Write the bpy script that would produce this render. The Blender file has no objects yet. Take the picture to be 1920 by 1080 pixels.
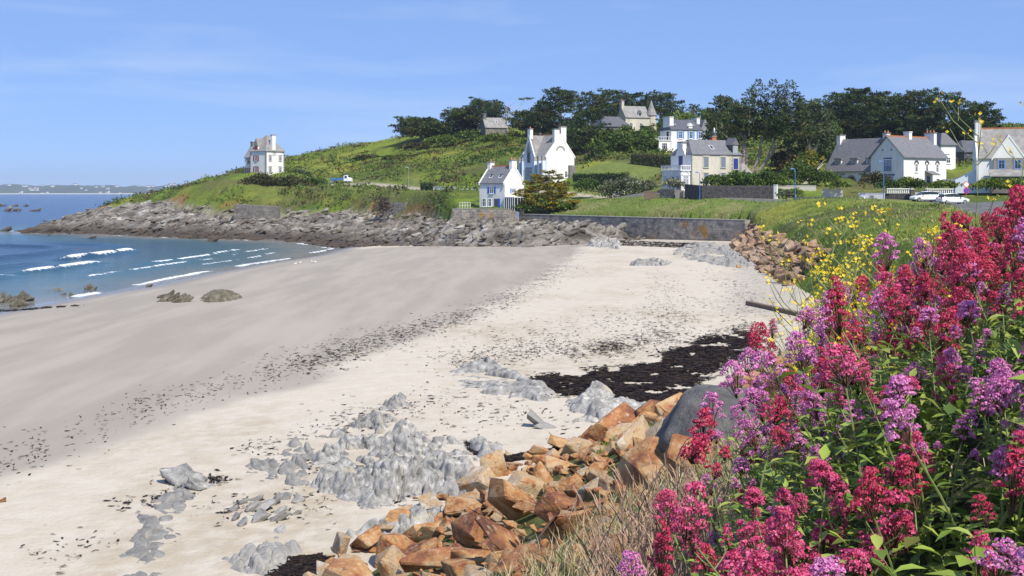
import bpy, bmesh, math, random
import numpy as np
from mathutils import Vector, Matrix

# ------------------------------------------------------------------ camera, sky, sun, exposure
SC = bpy.context.scene
COL = SC.collection
F = 2300.0                      # focal length in pixels of the 1920 px wide photograph
CAMZ = 11.0                     # metres above the sea
cam = bpy.data.cameras.new('camera'); camo = bpy.data.objects.new('camera', cam); COL.objects.link(camo)
cam.sensor_width = 36.0; cam.lens = 36.0 * F / 1920.0
cam.shift_y = -180.0 / 1920.0
cam.clip_start = 0.05; cam.clip_end = 30000
camo.location = (0, 0, CAMZ); camo.rotation_euler = (math.radians(90), 0, 0)
SC.camera = camo

SUN_AZ = Vector((0.58, -0.815)).normalized()      # horizontal direction towards the sun
SUN_EL = math.radians(52)
world = bpy.data.worlds.new('World'); SC.world = world; world.use_nodes = True
wn = world.node_tree.nodes; wl = world.node_tree.links
bg = wn['Background']; bg.inputs['Strength'].default_value = 0.084
sky = wn.new('ShaderNodeTexSky'); sky.sky_type = 'NISHITA'; sky.sun_disc = False
sky.sun_elevation = SUN_EL
sky.sun_rotation = math.atan2(SUN_AZ.x, SUN_AZ.y)
sky.altitude = 0; sky.air_density = 0.5; sky.dust_density = 0.0; sky.ozone_density = 6.0
# thin cirrus streaks drawn out along the wind
tc = wn.new('ShaderNodeTexCoord'); mp = wn.new('ShaderNodeMapping')
mp.inputs['Scale'].default_value = (2.2, 2.2, 16.0); mp.inputs['Rotation'].default_value = (0.0, 0.10, 0.0)
nz = wn.new('ShaderNodeTexNoise'); nz.inputs['Scale'].default_value = 1.6; nz.inputs['Detail'].default_value = 7; nz.inputs['Roughness'].default_value = 0.55
nz.inputs['Distortion'].default_value = 0.6
rp = wn.new('ShaderNodeValToRGB'); rp.color_ramp.elements[0].position = 0.49; rp.color_ramp.elements[1].position = 0.86
rp.color_ramp.elements[1].color = (0.36, 0.36, 0.36, 1)
mx = wn.new('ShaderNodeMix'); mx.data_type = 'RGBA'; mx.inputs[7].default_value = (7.5, 8.2, 9.2, 1)
wl.new(tc.outputs['Generated'], mp.inputs['Vector']); wl.new(mp.outputs['Vector'], nz.inputs['Vector'])
wl.new(nz.outputs['Fac'], rp.inputs['Fac']); wl.new(rp.outputs['Color'], mx.inputs[0])
tint = wn.new('ShaderNodeMix'); tint.data_type = 'RGBA'; tint.inputs[0].default_value = 0.56; tint.inputs[7].default_value = (2.95, 4.85, 9.6, 1)   # an even, clear blue
wl.new(sky.outputs['Color'], tint.inputs[6]); wl.new(tint.outputs[2], mx.inputs[6]); wl.new(mx.outputs[2], bg.inputs['Color'])

sun = bpy.data.lights.new('sun', 'SUN'); suno = bpy.data.objects.new('sun', sun); COL.objects.link(suno)
sun.energy = 4.8; sun.angle = math.radians(0.53); sun.color = (1.0, 0.94, 0.845)
sd = Vector((SUN_AZ.x * math.cos(SUN_EL), SUN_AZ.y * math.cos(SUN_EL), math.sin(SUN_EL)))
suno.rotation_euler = sd.to_track_quat('Z', 'Y').to_euler(); suno.location = sd * 500
SC.view_settings.view_transform = 'Standard'; SC.view_settings.look = 'None'
SC.view_settings.exposure = 0.46; SC.view_settings.gamma = 1.0; SC.view_settings.use_curve_mapping = False
SC.cycles.max_bounces = 6; SC.cycles.diffuse_bounces = 3; SC.cycles.transparent_max_bounces = 6
SC.cycles.use_denoising = True

RNG = np.random.default_rng(7)
random.seed(7)
def P(px, py, Y):
    """world point seen at photo pixel (px, py) at forward distance Y (the distance itself comes from the ground or a known size)"""
    return Vector(((px - 960) / F * Y, Y, CAMZ - (py - 360) / F * Y))

# ------------------------------------------------------------------ helpers: meshes
def mesh_np(name, V, faces, mats, parent=None, cols=None, smooth=False, mat_idx=None):
    """faces: list of int arrays (n,3) / (n,4); V (n,3)."""
    me = bpy.data.meshes.new(name)
    V = np.asarray(V, np.float32)
    me.vertices.add(len(V)); me.vertices.foreach_set('co', V.ravel())
    faces = [np.asarray(f, np.int32) for f in faces if len(f)]
    nl = sum(f.size for f in faces); nf = sum(len(f) for f in faces)
    me.loops.add(nl); me.polygons.add(nf)
    me.loops.foreach_set('vertex_index', np.concatenate([f.ravel() for f in faces]))
    tot = np.concatenate([np.full(len(f), f.shape[1], np.int32) for f in faces])
    st = np.concatenate([[0], np.cumsum(tot)[:-1]]).astype(np.int32)
    me.polygons.foreach_set('loop_start', st); me.polygons.foreach_set('loop_total', tot)
    if smooth: me.polygons.foreach_set('use_smooth', np.ones(nf, bool))
    if not isinstance(mats, (list, tuple)): mats = [mats]
    for m in mats: me.materials.append(m)
    if mat_idx is not None: me.polygons.foreach_set('material_index', np.asarray(mat_idx, np.int32))
    if cols is not None:
        for k, c in cols.items():
            c = np.asarray(c, np.float32)
            if c.ndim == 1:
                a = me.attributes.new(k, 'FLOAT', 'POINT'); a.data.foreach_set('value', c)
            else:
                if c.shape[1] == 3: c = np.concatenate([c, np.ones((len(c), 1), np.float32)], 1)
                a = me.attributes.new(k, 'FLOAT_COLOR', 'POINT'); a.data.foreach_set('color', c.ravel())
    me.update(calc_edges=True)
    return add(name, me, parent)
def add(name, me, parent=None):
    o = bpy.data.objects.new(name, me); COL.objects.link(o)
    if parent is not None: o.parent = parent
    return o
def tag(o, label=None, cat=None, group=None, kind=None):
    if label: o['label'] = label
    if cat: o['category'] = cat
    if group: o['group'] = group
    if kind: o['kind'] = kind
    return o
def empty(name, loc, rz=0.0, label=None, cat=None, group=None):
    o = bpy.data.objects.new(name, None); COL.objects.link(o); o.empty_display_size = 0.2
    o.location = loc; o.rotation_euler = (0, 0, rz)
    return tag(o, label, cat, group)
def copy_tree(o, parent=None):
    c = o.copy(); COL.objects.link(c)
    if parent is not None: c.parent = parent
    for ch in o.children: copy_tree(ch, c)
    return c
class MB:
    """collects simple solids, built as one mesh"""
    def __init__(s): s.V = []; s.Fc = []
    def poly(s, pts, faces):
        b = len(s.V); s.V += [tuple(p) for p in pts]; s.Fc += [tuple(b + i for i in f) for f in faces]; return s
    def box(s, x0, x1, y0, y1, z0, z1):
        p = [(x0,y0,z0),(x1,y0,z0),(x1,y1,z0),(x0,y1,z0),(x0,y0,z1),(x1,y0,z1),(x1,y1,z1),(x0,y1,z1)]
        return s.poly(p, [(0,3,2,1),(4,5,6,7),(0,1,5,4),(1,2,6,5),(2,3,7,6),(3,0,4,7)])
    def taper(s, x0, x1, y0, y1, z0, z1, ix, iy):
        p = [(x0,y0,z0),(x1,y0,z0),(x1,y1,z0),(x0,y1,z0),(x0+ix,y0+iy,z1),(x1-ix,y0+iy,z1),(x1-ix,y1-iy,z1),(x0+ix,y1-iy,z1)]
        return s.poly(p, [(0,3,2,1),(4,5,6,7),(0,1,5,4),(1,2,6,5),(2,3,7,6),(3,0,4,7)])
    def prism(s, outline, axis, a, b):
        """outline: 2D points (ccw) extruded along axis from a to b. axis 'y': pts are (x,z); 'x': (y,z); 'z': (x,y)"""
        n = len(outline)
        def mk(p, t): return {'y': (p[0], t, p[1]), 'x': (t, p[0], p[1]), 'z': (p[0], p[1], t)}[axis]
        pts = [mk(p, a) for p in outline] + [mk(p, b) for p in outline]
        f = [tuple(range(n)), tuple(range(2*n-1, n-1, -1))] + [(i, i+n, (i+1) % n + n, (i+1) % n) for i in range(n)]
        return s.poly(pts, f)
    def tube(s, pts, rad, n=6):
        pts = [Vector(p) for p in pts]; b = len(s.V); k = len(pts)
        for i, p in enumerate(pts):
            d = (pts[min(i+1, k-1)] - pts[max(i-1, 0)]).normalized()
            u = d.orthogonal().normalized() if abs(d.z) < .95 else d.cross(Vector((1, 0, 0))).normalized()
            u = (Vector((0,0,1)).cross(d)).normalized() if abs(d.z) < .95 else u
            v = d.cross(u)
            r = rad[i] if hasattr(rad, '__len__') else rad
            s.V += [tuple(p + (u*math.cos(2*math.pi*j/n) + v*math.sin(2*math.pi*j/n))*r) for j in range(n)]
        for i in range(k-1):
            s.Fc += [(b+i*n+j, b+i*n+(j+1) % n, b+(i+1)*n+(j+1) % n, b+(i+1)*n+j) for j in range(n)]
        s.Fc += [tuple(b+j for j in range(n-1, -1, -1)), tuple(b+(k-1)*n+j for j in range(n))]
        return s
    def build(s, name, m, parent=None, smooth=False):
        me = bpy.data.meshes.new(name); me.from_pydata(s.V, [], s.Fc)
        bm = bmesh.new(); bm.from_mesh(me); bmesh.ops.recalc_face_normals(bm, faces=bm.faces); bm.to_mesh(me); bm.free()
        me.materials.append(m)
        if smooth: me.polygons.foreach_set('use_smooth', [True]*len(me.polygons))
        return add(name, me, parent)

# ------------------------------------------------------------------ helpers: numpy noise
def _hash(ix, iy, iz, seed):
    h = (ix.astype(np.int64)*374761393 + iy.astype(np.int64)*668265263 + iz.astype(np.int64)*2147483647 + seed*1274126177) & 0x7fffffff
    h = ((h ^ (h >> 13)) * 1274126177) & 0x7fffffff
    h = (h ^ (h >> 16)) & 0xffff
    return h / 65535.0
def vnoise(p, seed=0):
    """value noise, p (n,2) or (n,3) -> 0..1"""
    p = np.asarray(p, np.float64)
    if p.shape[1] == 2: p = np.concatenate([p, np.zeros((len(p), 1))], 1)
    i = np.floor(p).astype(np.int64); f = p - i; u = f*f*(3-2*f)
    r = 0
    for dx in (0, 1):
        for dy in (0, 1):
            for dz in (0, 1):
                w = (u[:,0] if dx else 1-u[:,0])*(u[:,1] if dy else 1-u[:,1])*(u[:,2] if dz else 1-u[:,2])
                r = r + w*_hash(i[:,0]+dx, i[:,1]+dy, i[:,2]+dz, seed)
    return r
def fbm(p, seed=0, octaves=4, gain=0.5):
    p = np.asarray(p, np.float64); a = 1.0; t = 0; s = 0
    for k in range(octaves):
        t = t + a*vnoise(p*(2.03**k), seed+k*17); s += a; a *= gain
    return t/s
def ridged(p, seed=0, octaves=4, gain=0.5):
    p = np.asarray(p, np.float64); a = 1.0; t = 0; s = 0
    for k in range(octaves):
        n = 1-np.abs(2*vnoise(p*(2.07**k), seed+k*31)-1); t = t + a*n*n; s += a; a *= gain
    return t/s
def sstep(a, b, x):
    t = np.clip((x-a)/(b-a), 0, 1); return t*t*(3-2*t)
def poly_dist(pts, poly):
    """unsigned distance of pts (n,2) to an open polyline"""
    poly = np.asarray(poly, np.float64); d = np.full(len(pts), 1e18)
    for a, b in zip(poly[:-1], poly[1:]):
        ab = b-a; t = np.clip(((pts-a)@ab)/max(ab@ab, 1e-12), 0, 1)
        q = pts-(a+t[:,None]*ab); d = np.minimum(d, (q*q).sum(1))
    return np.sqrt(d)
def inside(pts, poly):
    poly = np.asarray(poly, np.float64); r = np.zeros(len(pts), bool)
    x, y = pts[:,0], pts[:,1]
    for (x0, y0), (x1, y1) in zip(poly, np.roll(poly, -1, 0)):
        if y0 == y1: continue
        c = ((y0 > y) != (y1 > y)) & (x < (x1-x0)*(y-y0)/(y1-y0)+x0); r ^= c
    return r
def tps_fit(xy, z, lam=0.5, scale=50.0):
    xy = np.asarray(xy, float)/scale; n = len(xy)
    d = np.linalg.norm(xy[:,None]-xy[None], axis=2)
    K = np.where(d > 0, d*d*np.log(d+1e-12), 0) + lam*1e-3*np.eye(n)
    Pm = np.concatenate([np.ones((n, 1)), xy], 1)
    A = np.zeros((n+3, n+3)); A[:n,:n] = K; A[:n,n:] = Pm; A[n:,:n] = Pm.T
    w = np.linalg.solve(A, np.concatenate([z, np.zeros(3)]))
    def ev(p):
        p = np.asarray(p, float)/scale; out = np.empty(len(p))
        for s in range(0, len(p), 40000):
            q = p[s:s+40000]; d = np.linalg.norm(q[:,None]-xy[None], axis=2)
            out[s:s+40000] = np.where(d > 0, d*d*np.log(d+1e-12), 0)@w[:n] + w[n] + q@w[n+1:]
        return out
    return ev

# ------------------------------------------------------------------ helpers: materials
def mat(name, color, rough=0.8, var=0.0, scale=5.0, bump=0.0, bscale=None, attr=None, metallic=0.0, spec=0.5, color2=None,
        detail=5, trans=0.0, coords='Object', stretch=None, rand=0.0, alpha_noise=None):
    """principled material; colour = mix(color, color2 or darker/lighter, noise) * vertex colour attr"""
    m = bpy.data.materials.new(name); m.use_nodes = True
    nt = m.node_tree; n = nt.nodes; l = nt.links; b = n['Principled BSDF']
    b.inputs['Roughness'].default_value = rough; b.inputs['Metallic'].default_value = metallic
    b.inputs['Specular IOR Level'].default_value = spec
    c = tuple(color)+(1,)
    b.inputs['Base Color'].default_value = c
    src = None
    tcn = n.new('ShaderNodeTexCoord'); vec = tcn.outputs[coords]
    if stretch is not None:
        mpn = n.new('ShaderNodeMapping'); mpn.inputs['Scale'].default_value = stretch; l.new(vec, mpn.inputs['Vector']); vec = mpn.outputs['Vector']
    if var > 0 or color2 is not None:
        t = n.new('ShaderNodeTexNoise'); t.inputs['Scale'].default_value = scale; t.inputs['Detail'].default_value = detail; t.inputs['Roughness'].default_value = .6
        l.new(vec, t.inputs['Vector'])
        r = n.new('ShaderNodeMapRange'); r.inputs[1].default_value = 0.3; r.inputs[2].default_value = 0.7; l.new(t.outputs['Fac'], r.inputs[0])
        x = n.new('ShaderNodeMix'); x.data_type = 'RGBA'
        if color2 is not None: x.inputs[6].default_value = c; x.inputs[7].default_value = tuple(color2)+(1,)
        else:
            x.inputs[6].default_value = tuple(v*(1-var) for v in color)+(1,); x.inputs[7].default_value = tuple(min(1, v*(1+var)) for v in color)+(1,)
        l.new(r.outputs[0], x.inputs[0]); src = x.outputs[2]
    if attr:
        a = n.new('ShaderNodeAttribute'); a.attribute_name = attr
        if src is None: src = a.outputs['Color']
        else:
            y = n.new('ShaderNodeMix'); y.data_type = 'RGBA'; y.blend_type = 'MULTIPLY'; y.inputs[0].default_value = 1
            l.new(src, y.inputs[6]); l.new(a.outputs['Color'], y.inputs[7]); src = y.outputs[2]
    if rand > 0:
        oi = n.new('ShaderNodeObjectInfo'); h = n.new('ShaderNodeHueSaturation')
        mr = n.new('ShaderNodeMapRange'); mr.inputs[3].default_value = 1-rand; mr.inputs[4].default_value = 1+rand
        l.new(oi.outputs['Random'], mr.inputs[0]); l.new(mr.outputs[0], h.inputs['Value'])
        if src is None: h.inputs['Color'].default_value = c
        else: l.new(src, h.inputs['Color'])
        src = h.outputs['Color']
    if src is not None: l.new(src, b.inputs['Base Color'])
    if bump > 0:
        t2 = n.new('ShaderNodeTexNoise'); t2.inputs['Scale'].default_value = bscale or scale*3; t2.inputs['Detail'].default_value = 6
        l.new(vec, t2.inputs['Vector'])
        bn = n.new('ShaderNodeBump'); bn.inputs['Strength'].default_value = 1.0; bn.inputs['Distance'].default_value = bump
        l.new(t2.outputs['Fac'], bn.inputs['Height']); l.new(bn.outputs['Normal'], b.inputs['Normal'])
    if trans > 0:
        tr = n.new('ShaderNodeBsdfTranslucent'); ms = n.new('ShaderNodeMixShader'); ms.inputs[0].default_value = trans
        if src is not None: l.new(src, tr.inputs['Color'])
        else: tr.inputs['Color'].default_value = c
        l.new(b.outputs[0], ms.inputs[1]); l.new(tr.outputs[0], ms.inputs[2]); l.new(ms.outputs[0], n['Material Output'].inputs['Surface'])
    return m
# ------------------------------------------------------------------ the lie of the land (plan view, metres; camera at 0,0; sea level 0)
TOP = [(-3,-40),(-0.9,-5),(-0.15,1.0),(0.1,2),(0.4,3.3),(0.85,4.6),(1.5,6.5),(2.3,8.5),(4.3,15),(8,27),(15.5,45),(23.5,70),(27,100),(31,128),(34,150),(36.5,172),(36.6,189.6),
       (3.8,232.6),(0.2,232.2),(-2.2,226.2),(-9.6,227.9),(-10.2,230),(-12,246),(-15.5,266),(-23,285),(-36,306),(-47,325),(-60,331),(-74,328),
       (-87,339),(-100,352),(-111,352),(-113,357),(-100,378),(-80,415),(-60,470),(-20,700),(200,1500)]
TOE = [(-30,-40),(-16,0),(-9,12),(-5.4,20),(-3.2,27),(-1.0,33),(2.4,39),(7.0,44),(14,57),(19,75),(21.8,90),(23.4,105),(25.0,123),(28,145),(31,172),(36.4,189.0),
       (3.4,232.0),(0.4,231.6),(-1.9,225.6),(-9.9,227.3),(-10.6,230),(-13.5,246),(-20,268),(-31,288),(-43,303),(-60,303),(-71,303),
       (-83,322),(-97,341),(-110,344),(-120,348),(-124,356),(-104,386),(-84,422),(-64,476),(-24,706),(195,1506)]
FARBOX = [(1800,1500),(1800,-300),(0,-300)]
WATER = [(-62,-60),(-56,40),(-51,90),(-47,120),(-44.5,134),(-43,158),(-39,187),(-36,206),(-34.5,239),(-46,266),(-60,281),(-77,291),(-104,316),(-128,328),(-139,345),(-130,376),(-108,408),(-90,440),(-70,500),(-30,720)]
ROCKB = [(12,191),(3,187),(-9.7,203),(-22,226),(-34.5,240),(-46,266),(-60,281),(-77,291),(-104,316),(-128,328),(-139,345),(-130,376),(-108,408),(-90,440),(-60,440),(0,300),(6,232),(14,216),(22,204)]
LAND = [(-10,-30,9.3),(20,-30,9.4),(60,-30,9.4),(4,0,9.6),(1.0,-3,9.5),(-0.2,1,9.35),(0.5,3,9.4),(1.6,6.5,9.2),(4,10,9.3),(4.2,15,8.8),(9,18,9.6),(8.2,28,8.5),(13,28,9.4),
        (15.7,45,8.3),(21,45,9.4),(23.5,70,7.8),(30,70,9.4),(25.5,100,7.2),(32,100,9.4),(31,128,6.8),(38,128,9.2),(34,150,6.7),(43,152,9.3),(50,140,9.25),(56,140,9.25),(48,150,9.3),(55,125,9.3),(45,125,9.3),(41,115,9.25),(50,110,9.3),(66,140,9.3),(53,160,9.25),(37,172,6.7),(46,172,9.4),(60,166,9.3),(80,160,9.4),(60,60,9.4),(60,110,9.4),(120,120,10),
        (33.5,190.5,6.6),(26,200.5,6.6),(20,208.5,6.6),(10,221.8,6.7),(3.5,230.4,6.8),
        (42,188,9.45),(30,212,9.35),(22,226,9.6),(14,238,8.9),(20,246,10.0),(19,256,10.25),(8,262,10.7),(42,203,9.4),(36,201,9.2),(30,207,9.2),(42,197,9.35),(24,216,9.2),(56,196,9.45),(70,190,9.5),
        (-9,229,7.75),(-5,231,7.75),(-1,230,7.75),(-5,240,7.8),(2,238,7.9),(-8,240,8.0),(3,246,8.6),(-4,250,9.6),
        (36,226,12.1),(46,226,12.2),(30,232,11.6),(55,222,11.6),(70,236,12.0),(62,236,12.0),(82,232,12.0),(82,202,11.4),(72,208,10.6),(95,200,11.8),
        (8,280,13.7),(14,274,13.0),(2,276,12.6),(24,275,15.3),(28,268,13.8),(22,284,17.0),(36,282,16.5),(44.5,322,21.2),(50,312,20.0),(36,312,20.4),(34,360,28.5),(49,246,14.2),(60,262,16.0),(87,290,19.0),(102,340,27),(114,280,19),(100,268,17.2),
        (-14,264,10.8),(-22,286,11.3),(-25,300,12.0),(-10,285,11.6),(-4,268,11.0),(-35,318,12.8),(-47,338,13.5),(-60,342,13.7),(-68,350,16.3),(-74,344,15.4),(-76,332,13.0),(-88,339,12.4),(-102,347,9.3),(-115,344,8.0),
        (-90,372,14.5),(-85,384,17.0),(-75,410,22),(-65,415,24.5),(-46,410,27.4),(-28,400,29.3),(-10,390,29.6),(6.7,385,29.4),(-40,350,17),(-15,320,16.6),(-17,355,22),(-3,300,14.4),(20,330,22.0),(10,350,25.0),(-55,375,19.0),
        (-60,470,19),(0,470,29),(100,450,33),(200,400,32),(200,250,18),(150,180,12),(0,700,25),(200,800,30),(400,300,30),(400,0,14),(300,1400,20)]
_land = tps_fit([(a, b) for a, b, c in LAND], np.array([c for a, b, c in LAND], float), lam=0.6)
TOPP = TOP + FARBOX; TOEP = TOE + FARBOX
def fields(p):
    """per point: z and masks"""
    p = np.asarray(p, np.float64)
    in_top = inside(p, TOPP); in_toe = inside(p, TOEP)
    dtop = poly_dist(p, TOP); dtoe = poly_dist(p, TOE)
    wsea = ~inside(p, WATER + [(200,1500)] + FARBOX)
    dw = poly_dist(p, WATER); d = np.where(wsea, -dw, dw)
    zs = np.where(d > 0, 4.0*(1-np.exp(-np.maximum(d, 0)/38.0)), 0.055*d)
    # soft runnels and swells in the sand
    zs = zs + 0.10*(fbm(p*[0.10, 0.05], 3, 3)-0.5)*sstep(2, 25, d) + 0.035*(fbm(p*0.55, 5, 3)-0.5)
    rin = inside(p, ROCKB); dr = poly_dist(p, ROCKB + ROCKB[:1])
    rm = np.where(rin, sstep(-1.0, 5.0, dr), sstep(3.0, 0.0, dr)*0.15)
    q = p @ np.array([[0.8, 0.6], [-0.6, 0.8]])            # strike of the rock beds
    rn = ridged(q*[0.10, 0.22], 11, 4, 0.55); rn2 = ridged(q*[0.45, 0.9], 23, 3, 0.6)
    hl = sstep(-48, -90, p[:,0]); zr = np.minimum((0.20+.10*hl)*np.maximum(d, -4), 4.9+2.8*hl) + 2.3*(rn-0.45) + 0.9*(rn2-0.4)
    zk = np.where(rm > .004, zs - 0.7*(1-rm)**2 + rm*(np.maximum(zr, zs-1.0)-zs), -9.0)     # bedrock, dips under the sand at its edge
    zb = np.maximum(zs, zk)
    zl = _land(p)
    t = np.where(in_top, 1.0, np.where(in_toe, dtoe/np.maximum(dtoe+dtop, 1e-6), 0.0))
    zh = np.where(in_toe, zb*(1-t)+zl*t - .25*(1-t), zb-.25-.5*dtoe)                          # land and its bank, runs out under the beach
    z = np.where(in_toe, np.maximum(zb*(1-np.clip(t*4, 0, 1)), zh), zb)
    z = np.where(in_toe & (t > .25), zh, z)
    return dict(z=z, t=t, d=d, rock=rm, in_top=in_top, in_toe=in_toe, dtop=dtop, dtoe=dtoe, zl=zl, zs=zs, zk=zk, zh=zh)
def gz(x, y):
    return float(fields(np.array([[x, y]]))['z'][0])
def gzs(p): return fields(np.asarray(p)[:, :2])['z']
def pix_ground(px, py, y0=14.0, y1=600.0):
    """where the view ray of a photo pixel meets the ground"""
    px = np.atleast_1d(np.asarray(px, float)); py = np.atleast_1d(np.asarray(py, float))
    Y = np.geomspace(y0, y1, 900); out = np.zeros((len(px), 3))
    for i in range(len(px)):
        X = (px[i]-960)/F*Y; Z = CAMZ-(py[i]-360)/F*Y
        g = gzs(np.stack([X, Y], 1)); k = np.argmax(g >= Z)
        if g[k] < Z[k]: k = len(Y)-1
        if k > 0:
            a = (Z[k-1]-g[k-1]); b = (g[k]-Z[k]); s = a/(a+b+1e-9); y = Y[k-1]+(Y[k]-Y[k-1])*s
        else: y = Y[0]
        out[i] = ((px[i]-960)/F*y, y, CAMZ-(py[i]-360)/F*y)
    return out
# areas of the land that are not rough scrub
ROAD = [(60,-30),(22,28),(30,60),(38,100),(52,132),(60,158),(61,178),(54,194),(43,204),(33,216),(24,234),(19,252),(12,262),(2,268),(-10,274),(-20,290),(-28,306),(-40,328),(-50,338),(-62,341)]
LAWN = [(14,268),(29,262),(36,284),(24,292),(15,284)]
GRASSY = [(36,186),(44,186),(40,203),(30,218),(22,240),(14,252),(4,246),(3,232),(20,208)]      # mown-looking bank over the sea wall

# one grid, finer towards the viewer; split into beach, rocky shore and land
APEX = -12.0
def polar(y0, ratio, n, smin, smax, ds):
    r = (y0-APEX)*ratio**np.arange(n); s = np.arange(smin, smax+1e-9, ds)
    R, S = np.meshgrid(r, s, indexing='ij')
    return np.stack([(R*S).ravel(), (R+APEX).ravel()], 1), len(r), len(s)
GP, NR, NC = polar(-9.0, 1.0082, 690, -0.80, 0.80, 0.0034)
FLD = fields(GP)
Z = FLD['zh'].copy()
x, y = GP[:,0], GP[:,1]
droad = poly_dist(GP, ROAD)
lawn = inside(GP, LAWN); grassy = inside(GP, GRASSY)
far = sstep(60, 120, y)
scrub = FLD['t']**2*far*sstep(3.0, 7.0, droad)*np.where(lawn | grassy, 0.0, 1.0)*sstep(180, 235, y+0.9*np.maximum(-x, 0))
hillside = np.clip(scrub, 0, 1)
bumps = 1.7*(fbm(GP*0.16, 41, 4)-0.42) + 0.9*(1-np.abs(2*fbm(GP*0.33, 51, 3)-1)-0.5)
Z += hillside*bumps*np.clip((np.abs(x)+300)/400, 0, 1)
bank = FLD['in_toe'] & ~FLD['in_top']
Z += np.where(bank, 4*FLD['t']*(1-FLD['t']), 0)*(fbm(GP*0.5, 61, 4)-0.5)*np.where(y > 60, 1.6, 0.5)
def n_(s, sc, o=4): return fbm(GP*sc, s, o)
# colour of the ground cover, dry and lit the same everywhere
g1 = np.array([0.145, 0.205, 0.022]); g2 = np.array([0.085, 0.122, 0.020]); g3 = np.array([0.205, 0.215, 0.032]); br = np.array([0.115, 0.105, 0.040]); lime = np.array([0.235, 0.245, 0.035])
def mixc(a, b, t): return a*(1-t)[:,None] + b*t[:,None]
C = mixc(np.tile(g1, (len(GP), 1)), g2, sstep(.42, .62, n_(71, .07)))
C = mixc(C, g3, sstep(.50, .66, n_(72, .11))*0.7)
C = mixc(C, br, sstep(.54, .70, n_(73, .06))*0.75)
C = mixc(C, lime, sstep(.60, .72, n_(74, .05))*0.8)
C = mixc(C, g2*0.8, sstep(.56, .7, n_(78, .3))*0.7)
Cg = mixc(np.tile(np.array([0.135, 0.185, 0.035]), (len(GP), 1)), np.array([0.20, 0.205, 0.07]), sstep(.45, .65, n_(75, .25)))
wg = sstep(12, 4, droad)*sstep(100, 150, y)*np.where(y < 262, 1, 0.6)
wg = np.maximum(wg, grassy*1.0); C = mixc(C, Cg, np.clip(wg, 0, 1))
C[lawn] = np.array([0.15, 0.185, 0.045])
earth = np.array([0.26, 0.135, 0.05])
ex = np.where(bank, sstep(.60, .68, n_(76, .16))*sstep(.02, .15, FLD['t'])*sstep(.75, .35, FLD['t']), 0)*(y > 225)
C = mixc(C, earth, ex*0.9)
tb = sstep(0.28, 0.05, FLD['t'])*bank*(y > 225)
C = mixc(C, np.array([0.30, 0.27, 0.22]), tb*0.9)
near = sstep(30, 14, y); C = mixc(C, mixc(np.tile(np.array([.15,.12,.065]), (len(GP), 1)), np.array([.085,.10,.035]), sstep(.4, .6, n_(79, 1.2))), near)
pav = sstep(2.9, 2.5, droad); C = mixc(C, np.array([0.16, 0.155, 0.15]), pav*(y < 245)); C = mixc(C, np.array([0.42, 0.37, 0.29]), sstep(1.7, 1.3, droad)*(y >= 245))
Z = np.where(droad < 2.6, FLD['zh'], Z)

idx = np.arange(NR*NC).reshape(NR, NC)
quads = np.stack([idx[:-1,:-1], idx[:-1,1:], idx[1:,1:], idx[1:,:-1]], -1).reshape(-1, 4)
V3 = np.column_stack([GP, Z])
fin = (FLD['in_toe'] | (FLD['dtoe'] < 3.0))[quads].any(1)
frk = (FLD['rock'][quads].max(1) > 0.02) & (~FLD['in_top'])[quads].any(1) & (FLD['t'][quads].min(1) < .6)
fsd = (FLD['rock'][quads].min(1) < 0.75) & ((~FLD['in_toe']) | (FLD['t'] < .35))[quads].any(1)

def sub(name, mask, m, cols, z):
    q = quads[mask]; u, inv = np.unique(q, return_inverse=True)
    return mesh_np(name, np.column_stack([GP, z])[u], [inv.reshape(-1, 4)], m, cols={k: c[u] for k, c in cols.items()}, smooth=True)

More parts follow.
